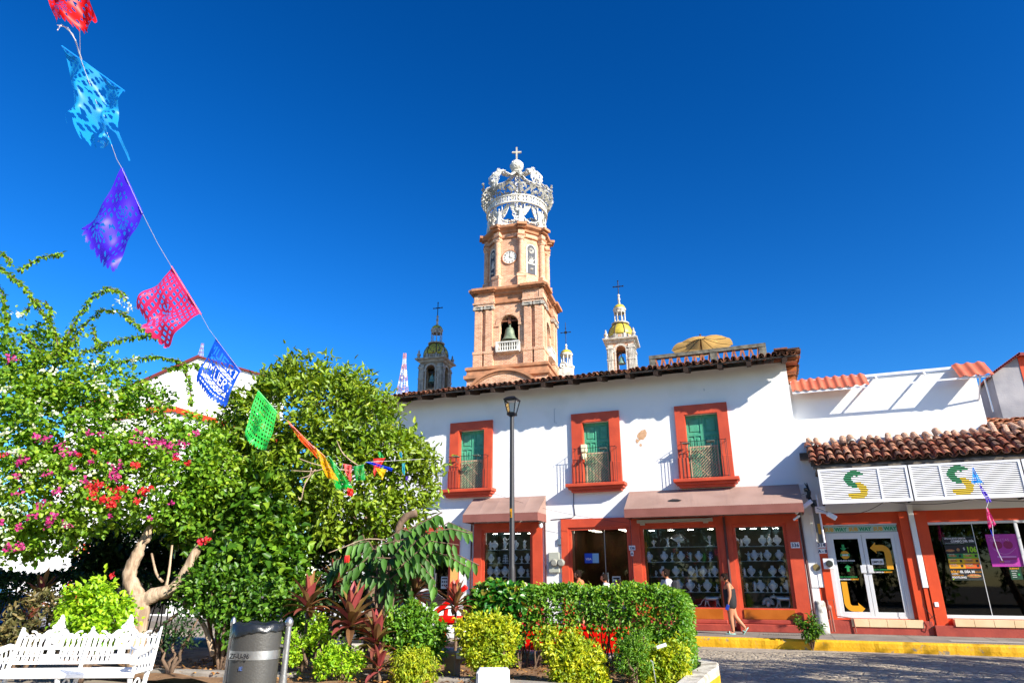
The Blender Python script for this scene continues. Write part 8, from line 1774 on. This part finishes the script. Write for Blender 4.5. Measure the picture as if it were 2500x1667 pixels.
# ================================================================== paper bunting
def flag(label, corners, D, col, style, seed=0, nu=44, nv=44, ruffle=.03, fringe=True, bow=0., Dd=(0, 0, 0, 0), tatter=0):
    rr = random.Random(seed); a, b_, c, d = [A(x, y, D + Dd[i]) for i, (x, y) in enumerate(corners)]; nrm = (b_ - a).cross(d - a); nrm = nrm.normalized() if nrm.length > 1e-9 else Vector((0, -1, 0)); ph = rr.uniform(0, 6)
    def P(u, v):
        p = a * (1 - u) * (1 - v) + b_ * u * (1 - v) + c * u * v + d * (1 - u) * v
        rf = ruffle * (math.sin(u * 9 + v * 4 + ph) * (.25 + v) + .5 * math.sin(v * 11 - u * 5 + ph * 2) * v); out = ((c + d) / 2 - (a + b_) / 2).normalized() * bow * math.sin(math.pi * u) * v
        return p + nrm * rf + out
    glyph = {'M': ['10001', '11011', '10101', '10101', '10001', '10001', '10001'], 'U': ['10001'] * 6 + ['01110'], 'E': ['11111', '10000', '10000', '11110', '10000', '10000', '11111'], 'R': ['11110', '10001', '10001', '11110', '10100', '10010', '10001'], 'T': ['11111'] + ['00100'] * 6, '!': ['1', '0', '1', '1', '1', '1', '1']}
    def cut(u, v):
        if v < .06 or u < .04 or u > .96: return False
        x, y = u * 2 - 1, v * 2 - 1
        if style == 'grid':
            if math.hypot(x, y - .1) < .34:
                an = math.atan2(y - .1, x); rr_ = math.hypot(x, y - .1); return (.12 < rr_ < .28 and math.sin(an * 8) > .2) or rr_ < .05
            return v < .9 and abs(((u * 11) % 1) - .5) < .28 and abs(((v * 11) % 1) - .5) < .28
        if style == 'lattice':
            if .36 < v < .70 and .12 < u < .88: return False if math.hypot(x * .9, (v - .53) * 3) > .75 else (math.sin(u * 34) * math.sin(v * 40) > .35)
            return v < .9 and abs(((u + v) * 8) % 1 - .5) < .3 and abs(((u - v) * 8) % 1 - .5) < .3
        if style == 'sun':
            for (cx_, cy_, rr0) in ((.3, .72, .16), (.62, .35, .13)):
                dx, dy = u - cx_, v - cy_; q = math.hypot(dx, dy)
                if q < rr0: return (rr0 * .35 < q < rr0 * .9 and math.sin(math.atan2(dy, dx) * 12) > .1) or q < rr0 * .16
            if v < .55: return abs(((u * 9) % 1) - .5) < .27 and abs(((v * 12) % 1) - .5) < .27 and ((int(u * 9) + int(v * 12)) % 3 != 0)
            return v < .93 and math.sin(u * 47 + 2) * math.sin(v * 31) > .62
        if style == 'text':
            for (v0, v1, s_) in ((.08, .26, 'MUERT'), (.42, .64, '!MUERT')):
                if v0 < v < v1:
                    k = u * len(s_) * .98 + .02; i = int(k) if int(k) < len(s_) else len(s_) - 1; g = glyph[s_[i]]; gx = (k - i) * 1.25 - .12; gy = (v - v0) / (v1 - v0)
                    if 0 <= gx < 1: row_ = g[min(6, int(gy * 7))]; return row_[min(len(row_) - 1, int(gx * len(row_)))] == '1'
                    return False
            if .29 < v < .39 or .67 < v < .80: return .1 < u < .9 and abs(((u * 6 + v * 10)) % 1 - .5) < .38 and abs(((u * 6 - v * 10)) % 1 - .5) < .38
            return .84 < v < .88 and abs((u * 14) % 1 - .5) < .25
        return abs(((u * 6) % 1) - .5) < .2 and abs(((v * 7) % 1) - .5) < .2 and .1 < v < .85
    vs, ids, fs = [], {}, []
    def vid(i, j):
        if (i, j) not in ids: ids[(i, j)] = len(vs); vs.append(P(i / nu, j / nv))
        return ids[(i, j)]
    for i in range(nu):
        for j in range(nv):
            u, v = (i + .5) / nu, (j + .5) / nv
            if cut(u, v): continue
            if fringe and v > .93 and abs((u * 12) % 1 - .5) > .36: continue
            if fringe and v > .975 - .02 * math.cos(u * 75): continue
            if tatter and (math.sin(u * 17 + ph) * math.sin(v * 13 + 2 * ph) > 1 - tatter or (v > .8 and math.sin(u * 23) > .2)): continue
            fs.append((vid(i, j), vid(i + 1, j), vid(i + 1, j + 1), vid(i, j + 1)))
    b = MB(); b.add(vs, fs); t = thing('paper_flag', label, 'paper flag', a, group='cut paper bunting flags'); obj('paper', b, paper_mat('paper', col), t, True)
    b = MB(); b.tube([a + nrm * .004, b_ + nrm * .004], .005, 5); obj('glued_edge', b, paper_mat('paper_edge', col), t); return a, b_
FL = [('red paper flag cut off by the top edge of the picture', [(95, -60), (195, -70), (250, 76), (128, 46)], 2.2, '#E01010', 'sun', .03, .02), ('tattered turquoise paper flag second from the top of the string', [(150, 112), (303, 222), (290, 362), (200, 352)], 2.6, '#1E9EE0', 'lattice', .07, 0),
      ('violet paper flag with cut-out sunbursts', [(297, 410), (347, 520), (288, 672), (204, 560)], 3.0, '#4A28E0', 'sun', .03, .05), ('bright pink paper flag folded by the wind', [(418, 650), (490, 767), (388, 842), (336, 752)], 3.7, '#F0306E', 'grid', .05, .02),
      ('blue paper flag with cut-out letters and lattice', [(526, 825), (588, 908), (546, 992), (479, 930)], 4.5, '#1458D8', 'text', .02, .03), ('light green paper flag with square holes against the round tree', [(630, 953), (676, 1006), (652, 1100), (594, 1062)], 5.4, '#3CDC5C', 'grid', .025, .03),
      ('orange paper flag seen edge-on against the round tree', [(702, 1027), (768, 1094), (778, 1122), (724, 1066)], 6.2, '#F05A1C', 'dots', .03, 0), ('mustard yellow paper flag twisted below the orange one', [(765, 1088), (793, 1114), (826, 1174), (800, 1168)], 6.8, '#E8A80C', 'dots', .03, 0),
      ('deep green paper flag below the mustard one', [(802, 1112), (832, 1150), (862, 1192), (822, 1196)], 7.2, '#10A83C', 'dots', .03, 0), ('faded coral paper flag hanging narrow beside the deep green one', [(837, 1132), (858, 1136), (857, 1178), (849, 1168)], 7.8, '#E85A54', 'dots', .02, 0),
      ('small scarlet paper scrap below the deep green flag', [(848, 1190), (862, 1190), (862, 1212), (847, 1208)], 7.3, '#F02818', 'dots', .01, 0), ('green paper flag with curled corner in the middle of the tree', [(863, 1139), (888, 1133), (893, 1172), (871, 1174)], 8.4, '#1C9C44', 'dots', .02, 0),
      ('royal blue paper flag blown flat like a strip', [(892, 1128), (905, 1127), (959, 1142), (956, 1150)], 8.8, '#1240D8', 'none', .01, 0), ('red paper flag blown up behind the royal blue strip', [(911, 1120), (941, 1118), (928, 1140), (913, 1164)], 9.3, '#E84038', 'dots', .02, 0),
      ('small green paper scrap above the red one on the tree', [(922, 1104), (930, 1103), (938, 1118), (926, 1117)], 9.4, '#1EA84A', 'none', .01, 0), ('yellow pointed paper flag under the royal blue strip', [(917, 1143), (943, 1146), (934, 1172), (924, 1156)], 9.2, '#F0C818', 'dots', .02, 0),
      ('teal paper scrap hanging at the right side of the tree', [(981, 1132), (989, 1130), (988, 1160), (983, 1156)], 9.8, '#1E9EB0', 'none', .01, 0), ('upper teal paper scrap in the leaves at the right side of the tree', [(975, 1104), (981, 1104), (982, 1118), (977, 1116)], 9.8, '#1E8EB0', 'none', .01, 0), ('tiny purple paper scrap at the right side of the tree', [(990, 1164), (996, 1162), (996, 1172), (991, 1172)], 9.8, '#5A3CB0', 'none', .01, 0)]
prev = None; string = MB()
for i, (lb_, cn, D, col, st, rf, bw) in enumerate(FL):
    sz = abs(cn[0][1] - cn[2][1]) + abs(cn[0][0] - cn[2][0]); n = 64 if sz > 120 else (30 if sz > 60 else 14)
    a, b2 = flag(lb_, cn, D, col, st, i, n, n, rf, st != 'none', bw, tatter=.12 if i == 1 else 0)
    if i in (1,): a, b2 = A(196, 142, 2.5), A(275, 362, 2.85)
    if prev is not None and i not in (10, 13, 14, 15, 16, 17, 18): m_ = prev.lerp(a, .5) - Vector((0, 0, .01)); string.tube([prev, m_, a], .0014, 4)
    if i not in (10, 13, 14, 15, 16, 17, 18): string.tube([a, b2], .0014, 4); prev = b2
string.tube([prev, A(1035, 1120, 11.5)], .003, 4); string.tube([A(140, 62, 2.3), A(165, 68, 2.35), A(185, 100, 2.4), A(196, 142, 2.5)], .0022, 5); string.tube([A(140, 75, 2.3), A(150, 60, 2.32), A(178, 84, 2.4), A(200, 146, 2.5)], .002, 5)
tag(obj('bunting_string', string, mat('white_string', (.7, .7, .7), .7)), 'thin white string running from the top left into the round tree', 'string')
RF = [('small blue paper flag in front of the right louvred sign', [(2374, 1141), (2377, 1142), (2402, 1181), (2372, 1180)], '#1E8EE8'), ('small violet paper flag below the blue one on the right', [(2390, 1184), (2394, 1184), (2424, 1224), (2409, 1228)], '#5428D0'), ('small pink paper flag hanging before the shop window', [(2408, 1240), (2412, 1240), (2431, 1281), (2414, 1291)], '#F0408C')]
string = MB(); prev = A(2373, 1130, 17)
for i, (lb_, cn, col) in enumerate(RF):
    a, b2 = flag(lb_, cn, 17.0, col, 'dots', 50 + i, 16, 16, .02); string.tube([prev, a], .006, 4); prev = A(cn[2][0] - (10 if i < 2 else 8), cn[2][1], 17); string.tube([a, prev], .004, 4)
string.tube([prev, A(2425, 1310, 17), A(2436, 1345, 17), A(2447, 1368, 17)], .008, 4); tag(obj('flag_string', string, mat('pale_string', (.7, .68, .72), .7)), 'pale string with knotted tail below the small pink flag on the right', 'string')
b = MB(); b.tube([A(2418, 1292, 16.99), A(2424, 1308, 16.99)], .012, 4); tag(obj('blue_ribbon', b, paper_mat('ribbon_blue', '#2A4AC8')), 'short blue ribbon tied below the small pink flag', 'ribbon')
